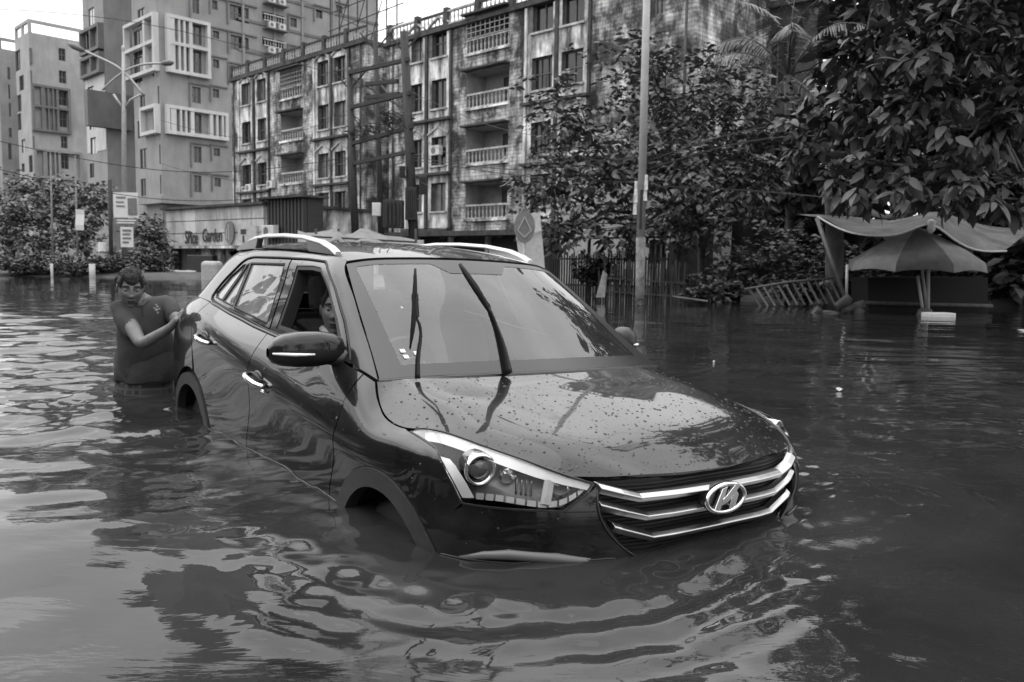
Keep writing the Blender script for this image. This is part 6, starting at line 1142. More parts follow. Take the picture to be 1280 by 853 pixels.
    gl = MB(); gl.prism([(s*((.94 if s < 0 else .845)+(.125 if s < 0 else .05)*math.cos(2*math.pi*i/20)), 1.163+.055*math.sin(2*math.pi*i/20)) for i in range(20)], 'x', -1.497, -1.492); gl.build('mirror_glass', CHROME, mo, fix=True)
    ar = MB(); ar.tube([(-1.40, s*.75, 1.125), (-1.415, s*.80, 1.12), (-1.43, s*.86, 1.13)], [.045, .035, .03], 10); ar.build('mirror_arm', TRIM, mo)
    sail = [(-1.335,1.118),(-1.465,1.125),(-1.50,1.21),(-1.43,1.19)]
    panel('mirror_sail', PS, [(-1.33,1.112),(-1.47,1.122),(-1.50,1.205),(-1.44,1.195),(-1.36,1.135)], TRIM, car, off=.006, thick=.02, grid=.05, inset=0, **kw)
    # roof rail
    rl = MB(); X = np.array([-1.96, -2.03, -2.16, -2.4, -2.7, -3.0, -3.22, -3.36, -3.46, -3.53]); Z = np.array([1.563, 1.588, 1.617, 1.640, 1.648, 1.644, 1.628, 1.604, 1.580, 1.555]); Yr = np.interp(-X, [1.96, 2.6, 3.2, 3.53], [.578, .572, .565, .545])
    V = []
    for x, y, z in zip(X, Yr, Z): V += [(x, s*(y+.020), z-.010), (x, s*(y+.012), z+.008), (x, s*(y-.012), z+.009), (x, s*(y-.020), z-.008), (x, s*(y-.018), z-.014), (x, s*(y+.018), z-.016)]
    rl.add(V, [(i*6+j, (i+1)*6+j, (i+1)*6+(j+1) % 6, i*6+(j+1) % 6) for i in range(len(X)-1) for j in range(6)]+[tuple(range(6)), tuple(len(V)-1-j for j in range(6))])
    rail = rl.build('roof_rail', SATIN, car, fix=True, bevel=.004)
    for xs_, zs_ in (((-1.97,-2.05,-2.20,-2.36,-2.32,-1.97), (1.56,1.587,1.612,1.628,1.565,1.552)), ((-3.52,-3.42,-3.28,-3.12,-3.16,-3.52), (1.555,1.585,1.610,1.628,1.565,1.545))):
        ft = MB(); ft.prism(list(zip(xs_, zs_)), 'y', s*.552, s*.588); ft.build('rail_foot', SATIN, rail, fix=True)
    if True:   # headlight
        top = [(-.710,.832,.950),(-.706,.812,.958),(-.676,.797,.964),(-.615,.778,.966),(-.553,.758,.965),(-.432,.721,.951),(-.317,.668,.933),(-.219,.615,.913),(-.154,.563,.893),(-.110,.500,.873)]
        hl = hl_low[:4]+[(-.371,.817,.779),(-.381,.822,.787),(-.405,.840,.839),(-.446,.858,.901),(-.480,.852,.923),(-.509,.843,.935),(-.555,.841,.940)]+top[:-1]
        head = panel('headlight', PB, hl, LAMPG, car, inset=.004, thick=.004, grid=.03, **kw)
        panel('lamp_housing', PB, hl, mat('lamp_housing', .16, rough=.25), head, inset=.006, thick=0, off=-.075, grid=.05, **kw)
        def on3(p, d=0.):   # a point on the front surface pushed in by d
            uv = PB.inv([p], (0, 1, 2)); n_ = PB.nrm(*uv.T)[0]; q = PB.ev(*uv.T)[0]
            if n_ @ (q-np.array([-.9, 0, .55])) < 0: n_ = -n_
            return (q-n_*d)*[1, s, 1], n_*[1, s, 1]
        rim = on_belt([tuple(p) for p in densify(hl, .04)])*[1, s, 1]
        tw = MB(); tw.tube([tuple(p) for p in rim]+[tuple(rim[0])], .0045, 5, cap=False); tw.build('lamp_seal', TRIM, head)
        tb_ = top[2:]; wd = np.interp(np.arange(len(tb_)), [0, 1, 3, len(tb_)-1], [.022, .030, .026, .012]); up_ = [on3(top[0], .007)[0], on3(top[1], .007)[0]]+[on3(p, .007)[0] for p in tb_]; dn_ = [on3((-.65,.842,.944), .008)[0], on3((-.59,.842,.942), .008)[0]]+[on3((p[0]+.010, p[1]+.055*w_/.03, p[2]-w_), .012)[0] for p, w_ in zip(tb_, wd)]
        bz = MB(); k = len(top); bz.add([tuple(p) for p in up_+dn_], [(i, i+1, k+i+1, k+i) for i in range(k-1)], True); bz.build('lamp_brow', mat('silver_bezel', .62, rough=.35, metal=.15), head)  # silver strip, its paleness also stands in for sky mirrored on the lens top
        sd = [(-.378,.820,.795),(-.400,.838,.838),(-.440,.856,.897),(-.478,.850,.920)]
        iu = [on3(p, .012)[0] for p in sd]; io = [on3((p[0]+.035, p[1]-.02, p[2]+.004), .024)[0] for p in sd]
        bz = MB(); bz.add([tuple(p) for p in iu+io], [(i, i+1, 5+i-1+1-1 if False else 4+i+1, 4+i) for i in range(3)], True); bz.build('side_bezel', MATS['silver_bezel'], head)
        # row of daytime lamps along the lower edge
        lowp = crv([(-.345,.806,.797),(-.229,.719,.803),(-.135,.600,.807),(-.112,.53,.852),(-.112,.51,.868)], 60)
        for i in range(11):
            seg = lowp[2+i*5:6+i*5+1]; a_ = [on3(p, .016)[0] for p in seg]; b_ = [on3((p[0], p[1]-(.022 if i > 8 else 0)*-1*0, p[2]+.020), .022)[0] for p in seg]; dd = MB(); kk = len(seg)
            dd.add([tuple(p) for p in a_+b_], [(j, j+1, kk+j+1, kk+j) for j in range(kk-1)], True); dd.build('daytime_lamp', mat('daytime_lamp', .30, rough=.15), head)
        # projector
        def tube_on(name, p, r0, prof, m, dirv=(1, -.15, .02), par=None):
            q, n_ = on3(p, 0); z = Vector((dirv[0], dirv[1]*-s*-1, dirv[2])).normalized(); z = Vector((dirv[0], s*dirv[1], dirv[2])).normalized()
            Mx = z.to_track_quat('Z', 'Y').to_matrix().to_4x4(); b = MB(); b.lathe([(r_*r0, zz) for r_, zz in prof], 24, M=Mx); return b.build(name, m, par or head, loc=tuple(q-np.array(z)*.062-n_*.004-(np.array(par.location) if par else 0)))
        pr = tube_on('projector', (-.329,.762,.878), .054, [(1, -.05), (1, .012), (.99, .02), (.9, .028), (.72, .012), (.66, .004)], CHROME, (1, .25, .03))
        tube_on('projector_lens', (-.329,.762,.878), .036, [(1, -.002), (.9, .014), (.6, .024), (.3, .029), (0, .031)], mat('projector_lens', .02, rough=.03, coat=1.), (1, .25, .03), pr)
        for q_, w_ in (((-.248,.699,.872), .032), ((-.235,.688,.872), .013)):
            tube_on('bulb_reflector', q_, w_, [(1, .0), (.9, -.02), (.5, -.035), (0, -.04)], CHROME, (1, .2, .02))
        for i in range(4):
            fl2 = MB(); c0, _ = on3((-.205-.012*i, .672+.010*i, .866), .035); fl2.box(c0, (.006, .006, .05)); fl2.build('reflector_fin', CHROME, head)
        dv0, _ = on3((-.175,.622,.893), .02); dv1, _ = on3((-.165,.640,.806), .02); dv = MB(); dv.bar(tuple(dv0), tuple(dv1), .026, .02, up=(1, 0, 0)); dv.build('lamp_divider', MATS['silver_bezel'], head)
        tube_on('indicator_reflector', (-.132,.575,.852), .036, [(1, .012), (.85, -.012), (.5, -.03), (.18, -.036), (.16, -.01), (0, .0)], CHROME, (1, .2, .03))
    # grey strip standing in for the reflection along the bumper's lower moulding
    fb = MB(); pts = [(-.385,.822,.575),(-.30,.77,.605),(-.23,.725,.618),(-.14,.60,.617),(-.075,.47,.60),(-.06,.43,.585)]
    q = on_belt([(a_, b_, z_+.022) for a_, b_, z_ in pts])*[1, s, 1]; fb.tube([tuple(p) for p in q], [.005, .014, .018, .018, .013, .005], 8); fb.build('lower_moulding_sheen', mat('moulding_sheen', .11, rough=.3), car)
for s in (-1, 1): side_parts(s)
# wheels
def wheel(x, s):
    ty = MB(); ty.lathe([(.20, -.10), (.31, -.105), (.335, -.085), (.342, -.04), (.342, .04), (.335, .085), (.31, .105), (.20, .10)], 32, M=Matrix.Rotation(R(90), 4, 'X'))
    o = ty.build('wheel', RUBBER, car, loc=(x, s*.71, .325), fix=True)
    rm = MB(); rm.lathe([(.215, .085), (.205, .07), (.19, .0), (.0, -.01)], 28, M=Matrix.Rotation(R(90 if s < 0 else -90), 4, 'X'))
    for i in range(10):
        a = 2*math.pi*(i//2)/5+(.16 if i % 2 else -.16); rm.bar((.03*math.cos(a), s*.07, .03*math.sin(a)), (.205*math.cos(a*1), s*.085, .205*math.sin(a)), .03, .02, up=(0, 1, 0))
    rm.lathe([(.045, .09), (.04, .1), (0, .1)], 16, M=Matrix.Rotation(R(90 if s < 0 else -90), 4, 'X')); rm.build('rim', mat('alloy', .5, rough=.3, metal=.9), o)
for x in (FA[0], RA[0]):
    for s in (-1, 1): wheel(x, s)
for c in (FA, RA):
    for s in (-1, 1):
        wl = MB()
        for (y0, y1) in ((.60, .86),): wl.add([(c[0]+.40*math.cos(R(a)), s*y, c[1]+.40*math.sin(R(a))) for y in (y0, y1) for a in range(-30, 211, 20)], [(i, i+1, 13+i+1, 13+i) for i in range(12)], True)
        wl.add([(c[0]+.40*math.cos(R(a)), s*.60, c[1]+.40*math.sin(R(a))) for a in range(-30, 211, 20)], [tuple(range(13))])
        wl.build('wheel_arch_liner', DARK, car)
# wipers, standing off the glass
def wiper(arm, ra, blade, rb):
    m_ = MB(); m_.tube(crv(arm, 14), list(np.interp(np.linspace(0, 1, 14), np.linspace(0, 1, len(ra)), ra)), 8); o = m_.build('wiper', TRIM, car)
    b = MB(); b.tube(crv(blade, 10), list(np.interp(np.linspace(0, 1, 10), np.linspace(0, 1, len(rb)), rb)), 8); b.build('wiper_blade', RUBBER, o)
    cl = MB(); p, q = np.array(arm[-1]), np.array(blade[len(blade)//2]); cl.bar(tuple(p), tuple(q), .022, .016); cl.build('blade_clip', TRIM, o); return o
wiper([(-1.029,-.635,1.085),(-1.0377,-.630,1.19),(-1.0436,-.6255,1.295),(-1.05,-.640,1.328)], [.012,.010,.007,.006], [(-1.054,-.660,1.199),(-1.042,-.654,1.33),(-1.044,-.652,1.42),(-1.047,-.6525,1.519)], [.003,.010,.011,.010,.005])
wiper([(-.976,-.24,1.098),(-.975,-.272,1.20),(-.96,-.318,1.29),(-.945,-.37,1.375)], [.024,.020,.013,.010], [(-.935,-.375,1.362),(-.93,-.425,1.43),(-.945,-.475,1.50),(-.965,-.500,1.545)], [.006,.013,.015,.013,.007])
# -- interior
FAB = mat('seat_fabric', .10, rough=.9, bump=.2, bscale=200)
def seat(y):
    sb = MB(); sb.box((-2.18, y, .62), (.5, .5, .16)); o = sb.build('seat', FAB, car, bevel=.05)
    bk = MB(); bk.prism([(-2.36,.66),(-2.22,.66),(-2.42,1.20),(-2.53,1.20)], 'y', y-.235, y+.235); bk.build('seat_back', FAB, o, bevel=.05, fix=True)
    hr = MB(); hr.box((-2.52, y, 1.33), (.11, .26, .20), Matrix.Rotation(R(-12), 3, 'Y')); hr.build('headrest', FAB, o, bevel=.045)
for y in (-.37, .37): seat(y)
rs = MB(); rs.prism([(-3.25,.66),(-3.05,.66),(-3.25,1.17),(-3.36,1.17)], 'y', -.62, .62); rs.box((-2.98, 0, .60), (.5, 1.24, .16)); rs.build('rear_seat', FAB, car, bevel=.04, fix=True)
for y in (-.38, .38): q = MB(); q.box((-3.36, y, 1.25), (.09, .24, .14)); q.build('rear_headrest', FAB, car, bevel=.035)
db = MB(); db.prism([(-1.02,1.045),(-1.25,1.075),(-1.50,1.075),(-1.60,1.02),(-1.58,.80),(-1.40,.62),(-1.02,.6)], 'y', -.70, .70); db.build('dashboard', mat('dash', .09, rough=.55, bump=.1, bscale=200), car, bevel=.03, fix=True)
sw = MB(); Mw = Matrix.Translation((-1.70, -.37, 1.01)) @ Matrix.Rotation(R(-66), 4, 'Y')
sw.tube([tuple(Mw @ Vector((.185*math.cos(2*math.pi*i/28), .185*math.sin(2*math.pi*i/28), 0))) for i in range(29)], .015, 8, cap=False)
for a in (0, 120, 240): sw.bar(tuple(Mw @ Vector((0, 0, 0))), tuple(Mw @ Vector((.18*math.cos(R(a+180)), .18*math.sin(R(a+180)), 0))), .05, .02, up=(1, 0, 0))
sw.build('steering_wheel', TRIM, car)
fl = MB(); fl.b2(-3.9, -1.1, -.80, .80, .28, .34); fl.b2(-1.12, -1.08, -.75, .75, .34, 1.03); fl.b2(-3.9, -3.86, -.7, .7, .34, 1.15); fl.build('floor_pan', DARK, car)
rmn = MB(); rmn.box((-1.78, 0, 1.445), (.03, .24, .07)); rmn.tube([(-1.74, 0, 1.52), (-1.77, 0, 1.46)], .012, 6); rmn.build('rear_view_mirror', TRIM, car, bevel=.01)
st = MB(); stp = PW.ev(*np.array([(.16, .60), (.12, .63)]).T)
for i, (uu, vv) in enumerate(((.17, .12), (.13, .125), (.15, .17))):
    q = PW.ev([uu], [vv])[0]; st.box((q[0]-.004, -q[1], q[2]+.004), (.022, .022, .003), Matrix.Rotation(R(32), 3, 'Y'))
st.build('windscreen_sticker', mat('paper_white', .7), car)
# ---------------------------------------------------------------- people
SKIN = mat('skin', .15, rough=.5, var=.15, scale=30, bump=.05, bscale=200); LIP = mat('lip', .06, rough=.45); HAIR = mat('hair', .008, rough=.5, bump=.8, bscale=160); EYEW = mat('eye_white', .5, rough=.2); IRIS = mat('iris', .01, rough=.1)
def skin_mesh(J, E_, root, sub=2):
    """grow one continuous surface along joints: J name -> (point, radius or (rx, ry))"""
    nm = list(J); me = bpy.data.meshes.new('t'); me.from_pydata([tuple(J[n][0]) for n in nm], [(nm.index(a), nm.index(b)) for a, b in E_], [])
    o = bpy.data.objects.new('t', me); COL.objects.link(o); o.modifiers.new('s', 'SKIN'); sv = me.skin_vertices[0].data
    for i, n in enumerate(nm): r_ = J[n][1]; sv[i].radius = (r_, r_) if not hasattr(r_, '__len__') else r_; sv[i].use_root = n == root
    s = o.modifiers.new('b', 'SUBSURF'); s.levels = sub; s.render_levels = sub
    dg = bpy.context.evaluated_depsgraph_get(); m2 = bpy.data.meshes.new_from_object(o.evaluated_get(dg)); V = [tuple(v.co) for v in m2.vertices]; F = [tuple(p.vertices) for p in m2.polygons]
    bpy.data.objects.remove(o); bpy.data.meshes.remove(m2); return V, F
def head_parts(c, fwd, up, k=1., lid=.55):
    f = Vector(fwd).normalized(); l_ = Vector(up).cross(f).normalized(); u = f.cross(l_); M = Matrix((f, l_, u)).transposed().to_4x4(); M = Matrix.Translation(Vector(c)) @ M @ Matrix.Scale(k, 4)
    nu, nv = 72, 60; V = []; g = lambda a, b: math.exp(-(a*a+b*b))
    for j in range(nv+1):
        ph = -math.pi/2+math.pi*j/nv
        for i in range(nu):
            th = 2*math.pi*i/nu; sx, sy, sz = math.cos(th)*math.cos(ph), math.sin(th)*math.cos(ph), math.sin(ph)
            x, y, z = .094*sx, .073*sy, .120*sz
            if sz < 0: y *= 1-.24*(-sz)**1.4; x *= (1-.42*(-sz)) if sx < 0 else (1-.04*(-sz))
            if sz > .3: x *= 1+.05*(sz-.3)
            if sx > .15:
                w_ = min(1, (sx-.15)/.3); a = abs(y)
                x -= .006*w_*g(y/.05, (z-.0)/.08)
                x += w_*(.017*g(y/.0085, (z-.010)/.024)+.024*g(y/.0115, (z+.016)/.0125)+.009*g((a-.0135)/.0065, (z+.021)/.009)-.013*g((a-.031)/.0155, (z-.018)/.0115)+.007*g((a-.030)/.022, (z-.037)/.008)+.006*g((a-.042)/.018, (z+.012)/.02)
                         +.0085*g(y/.021, (z+.0515)/.0065)+.009*g(y/.018, (z+.0665)/.0065)-.007*g(y/.024, (z+.0592)/.0022)+.011*g(y/.023, (z+.099)/.015)-.004*g(y/.03, (z+.080)/.006))
            V.append(tuple(M @ Vector((x, y, z))))
    F = [(j*nu+i, j*nu+(i+1) % nu, (j+1)*nu+(i+1) % nu, (j+1)*nu+i) for j in range(nv) for i in range(nu)]; lips = []
    for fi, q in enumerate(F):
        j, i = divmod(fi, nu); ph = -math.pi/2+math.pi*(j+.5)/nv; th = 2*math.pi*(i+.5)/nu; th = th-2*math.pi if th > math.pi else th
        z = .12*math.sin(ph); y = .073*math.sin(th)*math.cos(ph)
        if abs(th) < .6 and abs(y) < .023 and -.0735 < z < -.046: lips.append(fi)
    extra = MB()
    for s in (-1, 1):
        extra.lathe([(0, -.031), (.012, -.026), (.019, -.008), (.021, .012), (.014, .027), (0, .031)], 10, M=M @ Matrix.Translation((-.006, s*.073, .004)) @ Matrix.Rotation(s*.25, 4, 'Z') @ Matrix.Diagonal((1, .45, 1, 1)))
        # upper lid as part of the face
        n = 14; E = []
        for a in range(7):
            for b_ in range(n): t = math.pi*(.06+.88*b_/(n-1)); e = R(88-(88-(-60+115*(1-lid)))*a/6); E.append(tuple(M @ Vector((.0695+.0140*math.sin(t)*math.cos(e), s*.031+.0150*math.cos(t), .017+.0140*math.sin(t)*math.sin(e)))))
        extra.add(E, [(a*n+b_, a*n+b_+1, (a+1)*n+b_+1, (a+1)*n+b_) for a in range(6) for b_ in range(n-1)], True)
    eyes = []
    for s in (-1, 1):
        w_ = MB(); w_.lathe([(.0128*math.sin(t), -.0128*math.cos(t)) for t in np.linspace(0, math.pi, 9)], 14, M=M @ Matrix.Translation((.0695, s*.031, .017))); ir = MB(); ir.lathe([(.0062*math.sin(t), -.0062*math.cos(t)) for t in np.linspace(0, math.pi, 7)], 12, M=M @ Matrix.Translation((.0775, s*.031, .0145))); eyes.append((w_, ir))
    brow = MB()
    for s in (-1, 1): brow.tube([tuple(M @ Vector(p)) for p in ((.0905, s*.013, .0435), (.088, s*.025, .0455), (.078, s*.042, .0425), (.066, s*.052, .035))], [.003*k, .0045*k, .0035*k, .0015*k], 6)
    return V, F, lips, extra, eyes, brow, M
def hair_cap(M, line, thick=.016, seed=0, rough_=.006):
    """thick short hair: a lumpy shell over the skull above a hairline"""
    nu, nv = 56, 22; V = []
    for j in range(nv+1):
        for i in range(nu):
            th = 2*math.pi*i/nu; z0 = line(th); ph0 = math.asin(max(-.95, min(.95, z0/.12))); ph = ph0+(math.pi/2-ph0)*j/nv
            sx, sy, sz = math.cos(th)*math.cos(ph), math.sin(th)*math.cos(ph), math.sin(ph); t = thick*min(1, (j+.3)/4)
            nz_ = noise.noise(Vector((sx*6+seed, sy*6, sz*6)))*rough_+noise.noise(Vector((sx*19+seed, sy*19, sz*19)))*rough_*.7
            x, y, z = (.094*(1+(.05*(sz-.3) if sz > .3 else 0)))*sx, .073*sy, .12*sz
            if sz < 0 and sx < 0: x *= 1-.42*(-sz)
            q = Vector((x, y, z)); d = Vector((sx/.094, sy/.073, sz/.12)).normalized(); V.append(tuple(M @ (q+d*(t+nz_*min(1, j/3)+.002))))
    b = MB(); b.add(V, [(j*nu+i, j*nu+(i+1) % nu, (j+1)*nu+(i+1) % nu, (j+1)*nu+i) for j in range(nv) for i in range(nu)], True); return b
def finish_body(root, Vb, Fb, hp, hair, org):
    V, F, lips, extra, eyes, brow, M = hp; b = MB(); sh = lambda L: [tuple(np.array(p)-org) for p in L]
    b.add(sh(Vb), Fb, True); k = len(b.f); b.add(sh(V), F, True); b.add(sh(extra.v), extra.f, True); o = b.build('body', SKIN, root); o.data.materials.append(LIP)
    for i in lips: o.data.polygons[k+i].material_index = 1
    for w_, ir in eyes:
        for q, nm, m_ in ((w_, 'eye', EYEW), (ir, 'iris', IRIS)): q.v = sh(q.v); q.build(nm, m_, o)
    brow.v = sh(brow.v); brow.build('eyebrow', HAIR, o); hair.v = sh(hair.v); hair.build('hair', HAIR, root); return o
def fingers(J, E_, wrist, palm, dirv, side, nrm, r_=.0085, L=.075, curl=.5, tag=''):
    """four unequal fingers and a thumb from the palm, bent towards nrm"""
    d = Vector(dirv).normalized(); s = Vector(side).normalized(); n = Vector(nrm).normalized(); P = Vector(palm)
    for k, (off, ln) in enumerate(((-.030, .88), (-.010, 1.0), (.010, .96), (.029, .78))):
        a = P+d*.040+s*off; b = a+(d+s*off*1.5+n*.25*curl).normalized()*L*.5*ln; c = b+(d+n*curl).normalized()*L*.32*ln; e = c+(d+n*curl*2.2).normalized()*L*.25*ln
        for i, (q, rr) in enumerate(((a, 1.15), (b, 1.05), (c, .95), (e, .75))): J[f'{tag}f{k}{i}'] = (q, r_*rr)
        E_ += [(palm_name(tag), f'{tag}f{k}0'), (f'{tag}f{k}0', f'{tag}f{k}1'), (f'{tag}f{k}1', f'{tag}f{k}2'), (f'{tag}f{k}2', f'{tag}f{k}3')]
    a = P-d*.005+s*(-.036); b = a+(d*.55-s*.85+n*.2).normalized()*.034; c = b+(d*.9-s*.35+n*.3).normalized()*.028
    for i, (q, rr) in enumerate(((a, 1.5), (b, 1.2), (c, .9))): J[f'{tag}t{i}'] = (q, r_*rr)
    E_ += [(palm_name(tag), f'{tag}t0'), (f'{tag}t0', f'{tag}t1'), (f'{tag}t1', f'{tag}t2')]
def palm_name(tag): return tag+'palm'
A3 = lambda px, py, d: Vector(at(px, py, d))
# -- man pushing the car, waist deep
org = np.array(ground(180, 6.0)); man = thing('person', 'man in dark polo shirt and patterned shorts wading waist deep, pushing the car from behind', 'person', tuple(org))
J = {'pelvis': (A3(181, 512, 6.02), (.17, .13)), 'waist': (A3(181, 462, 6.0), (.165, .125)), 'belly': (A3(181, 438, 5.95), (.168, .135)), 'chest': (A3(179, 406, 5.93), (.165, .12)), 'collar': (A3(177, 383, 5.92), (.085, .075)), 'neck': (A3(172, 371, 5.88), .056), 'skull': (A3(168, 362, 5.86), .05),
     'rsh': (A3(153, 388, 5.86), .062), 'rel': (A3(177, 431, 5.64), .046), 'rwr': (A3(211, 411, 5.56), .031), 'rpalm': (A3(220, 403, 5.50), (.034, .022)),
     'lsh': (A3(208, 383, 5.97), .060), 'lel': (A3(226, 406, 5.84), .046), 'lwr': (A3(226, 398, 5.62), .031), 'lpalm': (A3(229, 391, 5.50), (.034, .022)),
     'rhip': (A3(168, 540, 6.02), .10), 'rkn': (A3(166, 610, 6.0), .075), 'lhip': (A3(195, 540, 6.04), .10), 'lkn': (A3(198, 610, 6.06), .075)}
E_ = [('pelvis', 'waist'), ('waist', 'belly'), ('belly', 'chest'), ('chest', 'collar'), ('collar', 'neck'), ('neck', 'skull'), ('collar', 'rsh'), ('rsh', 'rel'), ('rel', 'rwr'), ('rwr', 'rpalm'), ('collar', 'lsh'), ('lsh', 'lel'), ('lel', 'lwr'), ('lwr', 'lpalm'), ('pelvis', 'rhip'), ('rhip', 'rkn'), ('pelvis', 'lhip'), ('lhip', 'lkn')]
towards = Vector(-FW3*.2+RT3*.6+UP3*.75)
fingers(J, E_, None, J['rpalm'][0], RT3*.55+UP3*.8-FW3*.1, -FW3*.75+UP3*-.3+RT3*.3, FW3*.5+RT3*.5, tag='r'); fingers(J, E_, None, J['lpalm'][0], RT3*.9+UP3*.2-FW3*.3, -FW3*.9+UP3*.1, -UP3, tag='l')
Vb, Fb = skin_mesh(J, E_, 'pelvis'); hp = head_parts(A3(163.5, 361, 5.83), -FW3*.84+RT3*.42-UP3*.30, UP3*.95-FW3*.2+RT3*.14, 1.12, lid=.95)
hc = hair_cap(hp[6], lambda th: (.062-.010*math.cos(th*3) if abs(((th+math.pi) % (2*math.pi))-math.pi) < .8 else (.02 if abs(((th+math.pi) % (2*math.pi))-math.pi) < 1.75 else -.03)), .015, 3, .010)
finish_body(man, Vb, Fb, hp, hc, org)
SHIRT = mat('polo_shirt', .045, rough=.9, var=.2, scale=9, bump=.35, bscale=14)
JS = {'hem': (A3(181, 477, 6.0), (.196, .15)), 'low': (A3(181, 460, 5.98), (.208, .165)), 'belly': (A3(181, 438, 5.95), (.206, .168)), 'chest': (A3(179, 406, 5.93), (.196, .15)), 'yoke': (A3(178, 385, 5.92), (.125, .10)), 'rsh': (A3(151, 387, 5.86), .088), 'rsl': (A3(164, 411, 5.76), .070), 'rs2': (A3(169.5, 420, 5.71), .070), 'lsh': (A3(207, 382, 5.97), .086), 'lsl': (A3(218, 395, 5.91), .070), 'ls2': (A3(222, 399.5, 5.885), .068)}
V, F = skin_mesh(JS, [('hem', 'low'), ('low', 'belly'), ('belly', 'chest'), ('chest', 'yoke'), ('yoke', 'rsh'), ('rsh', 'rsl'), ('rsl', 'rs2'), ('yoke', 'lsh'), ('lsh', 'lsl'), ('lsl', 'ls2')], 'hem', 2)
V = [tuple(np.array(p)-org+np.array([noise.noise(Vector(p)*9), noise.noise(Vector(p)*9+Vector((9, 0, 0))), 0])*.022) for p in V]; b = MB(); b.add(V, F, True); VV = []
for (py, rx, ry_) in ((436, .196, .155), (450, .209, .168), (462, .214, .170), (473, .209, .165), (475, .203, .160)):
    c = np.array(A3(181, py, 5.98))
    for i in range(36): a = 2*math.pi*i/36; k = 1+.035*math.sin(a*7+py*.12)*min(1, (py-436)/20); VV.append(tuple(c+RT3*rx*k*math.cos(a)+FW3*ry_*k*math.sin(a)+UP3*.008*math.sin(a*5)*(py > 470)-org))
b.add(VV, [(j*36+i, j*36+(i+1) % 36, (j+1)*36+(i+1) % 36, (j+1)*36+i) for j in range(4) for i in range(36)], True); shirt = b.build('polo_shirt', SHIRT, man)
cl = MB(); nk = np.array(A3(172.5, 374.5, 5.89)); cl.tube([tuple(nk+RT3*.078*math.cos(a)+FW3*.07*math.sin(a)+UP3*(.018*math.sin(a)-.022*(math.sin(a) < -.6))-org) for a in np.linspace(-1.35, 4.5, 22)], [.010]+[.019]*20+[.010], 6); cl.build('collar', mat('polo_collar', .085, rough=.9), shirt)
pk = MB(); pk.tube([tuple(np.array(A3(*q))-org) for q in ((177, 384, 5.80), (179, 396, 5.775))], .006, 5); pk.build('placket', mat('placket', .012, rough=.9), shirt)
cr2 = MB(); q0 = np.array(A3(196, 388, 5.76))-org
for a, b_, w_ in ((0, 0, .014), (.022, .004, .010), (-.018, .006, .009), (.012, -.016, .008), (.036, -.004, .007), (.008, .018, .007)): cr2.lathe([(0, -w_), (w_, -w_*.3), (w_*.8, w_*.6), (0, w_)], 6, tuple(q0+UP3*a+RT3*b_))
cr2.build('chest_crest', mat('crest_print', .22, rough=.8), shirt)
PLAID = mat('plaid_cloth', .03, rough=.9); n = PLAID.node_tree.nodes; l = PLAID.node_tree.links; tc2 = n.new('ShaderNodeTexCoord'); ck = n.new('ShaderNodeTexBrick'); sp2 = n.new('ShaderNodeSeparateXYZ'); l.new(tc2.outputs['Generated'], sp2.inputs[0]); mp2 = n.new('ShaderNodeCombineXYZ'); l.new(sp2.outputs['X'], mp2.inputs[0]); l.new(sp2.outputs['Z'], mp2.inputs[1]); l.new(mp2.outputs[0], ck.inputs['Vector']); ck.inputs['Brick Width'].default_value = .45; ck.inputs['Row Height'].default_value = .5; ck.offset = 0
ck.inputs['Scale'].default_value = 5; ck.inputs['Mortar Size'].default_value = .09; ck.inputs['Color1'].default_value = (.012, .012, .012, 1); ck.inputs['Color2'].default_value = (.055, .055, .055, 1); ck.inputs['Mortar'].default_value = (.07, .07, .07, 1); l.new(ck.outputs['Color'], n['Principled BSDF'].inputs['Base Color'])
JP = {'w': (A3(181, 452, 6.0), (.172, .135)), 'p': (A3(181, 495, 6.02), (.185, .145)), 'r': (A3(165, 535, 6.0), .115), 'r2': (A3(165, 580, 6.0), .115), 'l': (A3(198, 535, 6.05), .115), 'l2': (A3(199, 580, 6.05), .115)}
V, F = [], []
sr = MB(); np_ = 28; rows = ((452, .186, .142), (468, .196, .152), (485, .196, .156), (500, .205, .165), (530, .21, .17)); VV = []
for (py, rx, ry_) in rows:
    c = np.array(A3(181, py, 6.0))
    for i in range(np_): a = 2*math.pi*i/np_; k = 1+.05*math.sin(a*9+py*.3)*(py > 460); VV.append(tuple(c+RT3*rx*k*math.cos(a)+FW3*ry_*k*math.sin(a)-org))
sr.add(VV, [(j*np_+i, j*np_+(i+1) % np_, (j+1)*np_+(i+1) % np_, (j+1)*np_+i) for j in range(4) for i in range(np_)], True); sr.build('shorts', PLAID, man)
if False: skin_mesh(JP, [('w', 'p'), ('p', 'r'), ('r', 'r2'), ('p', 'l'), ('l', 'l2')], 'w', 2)
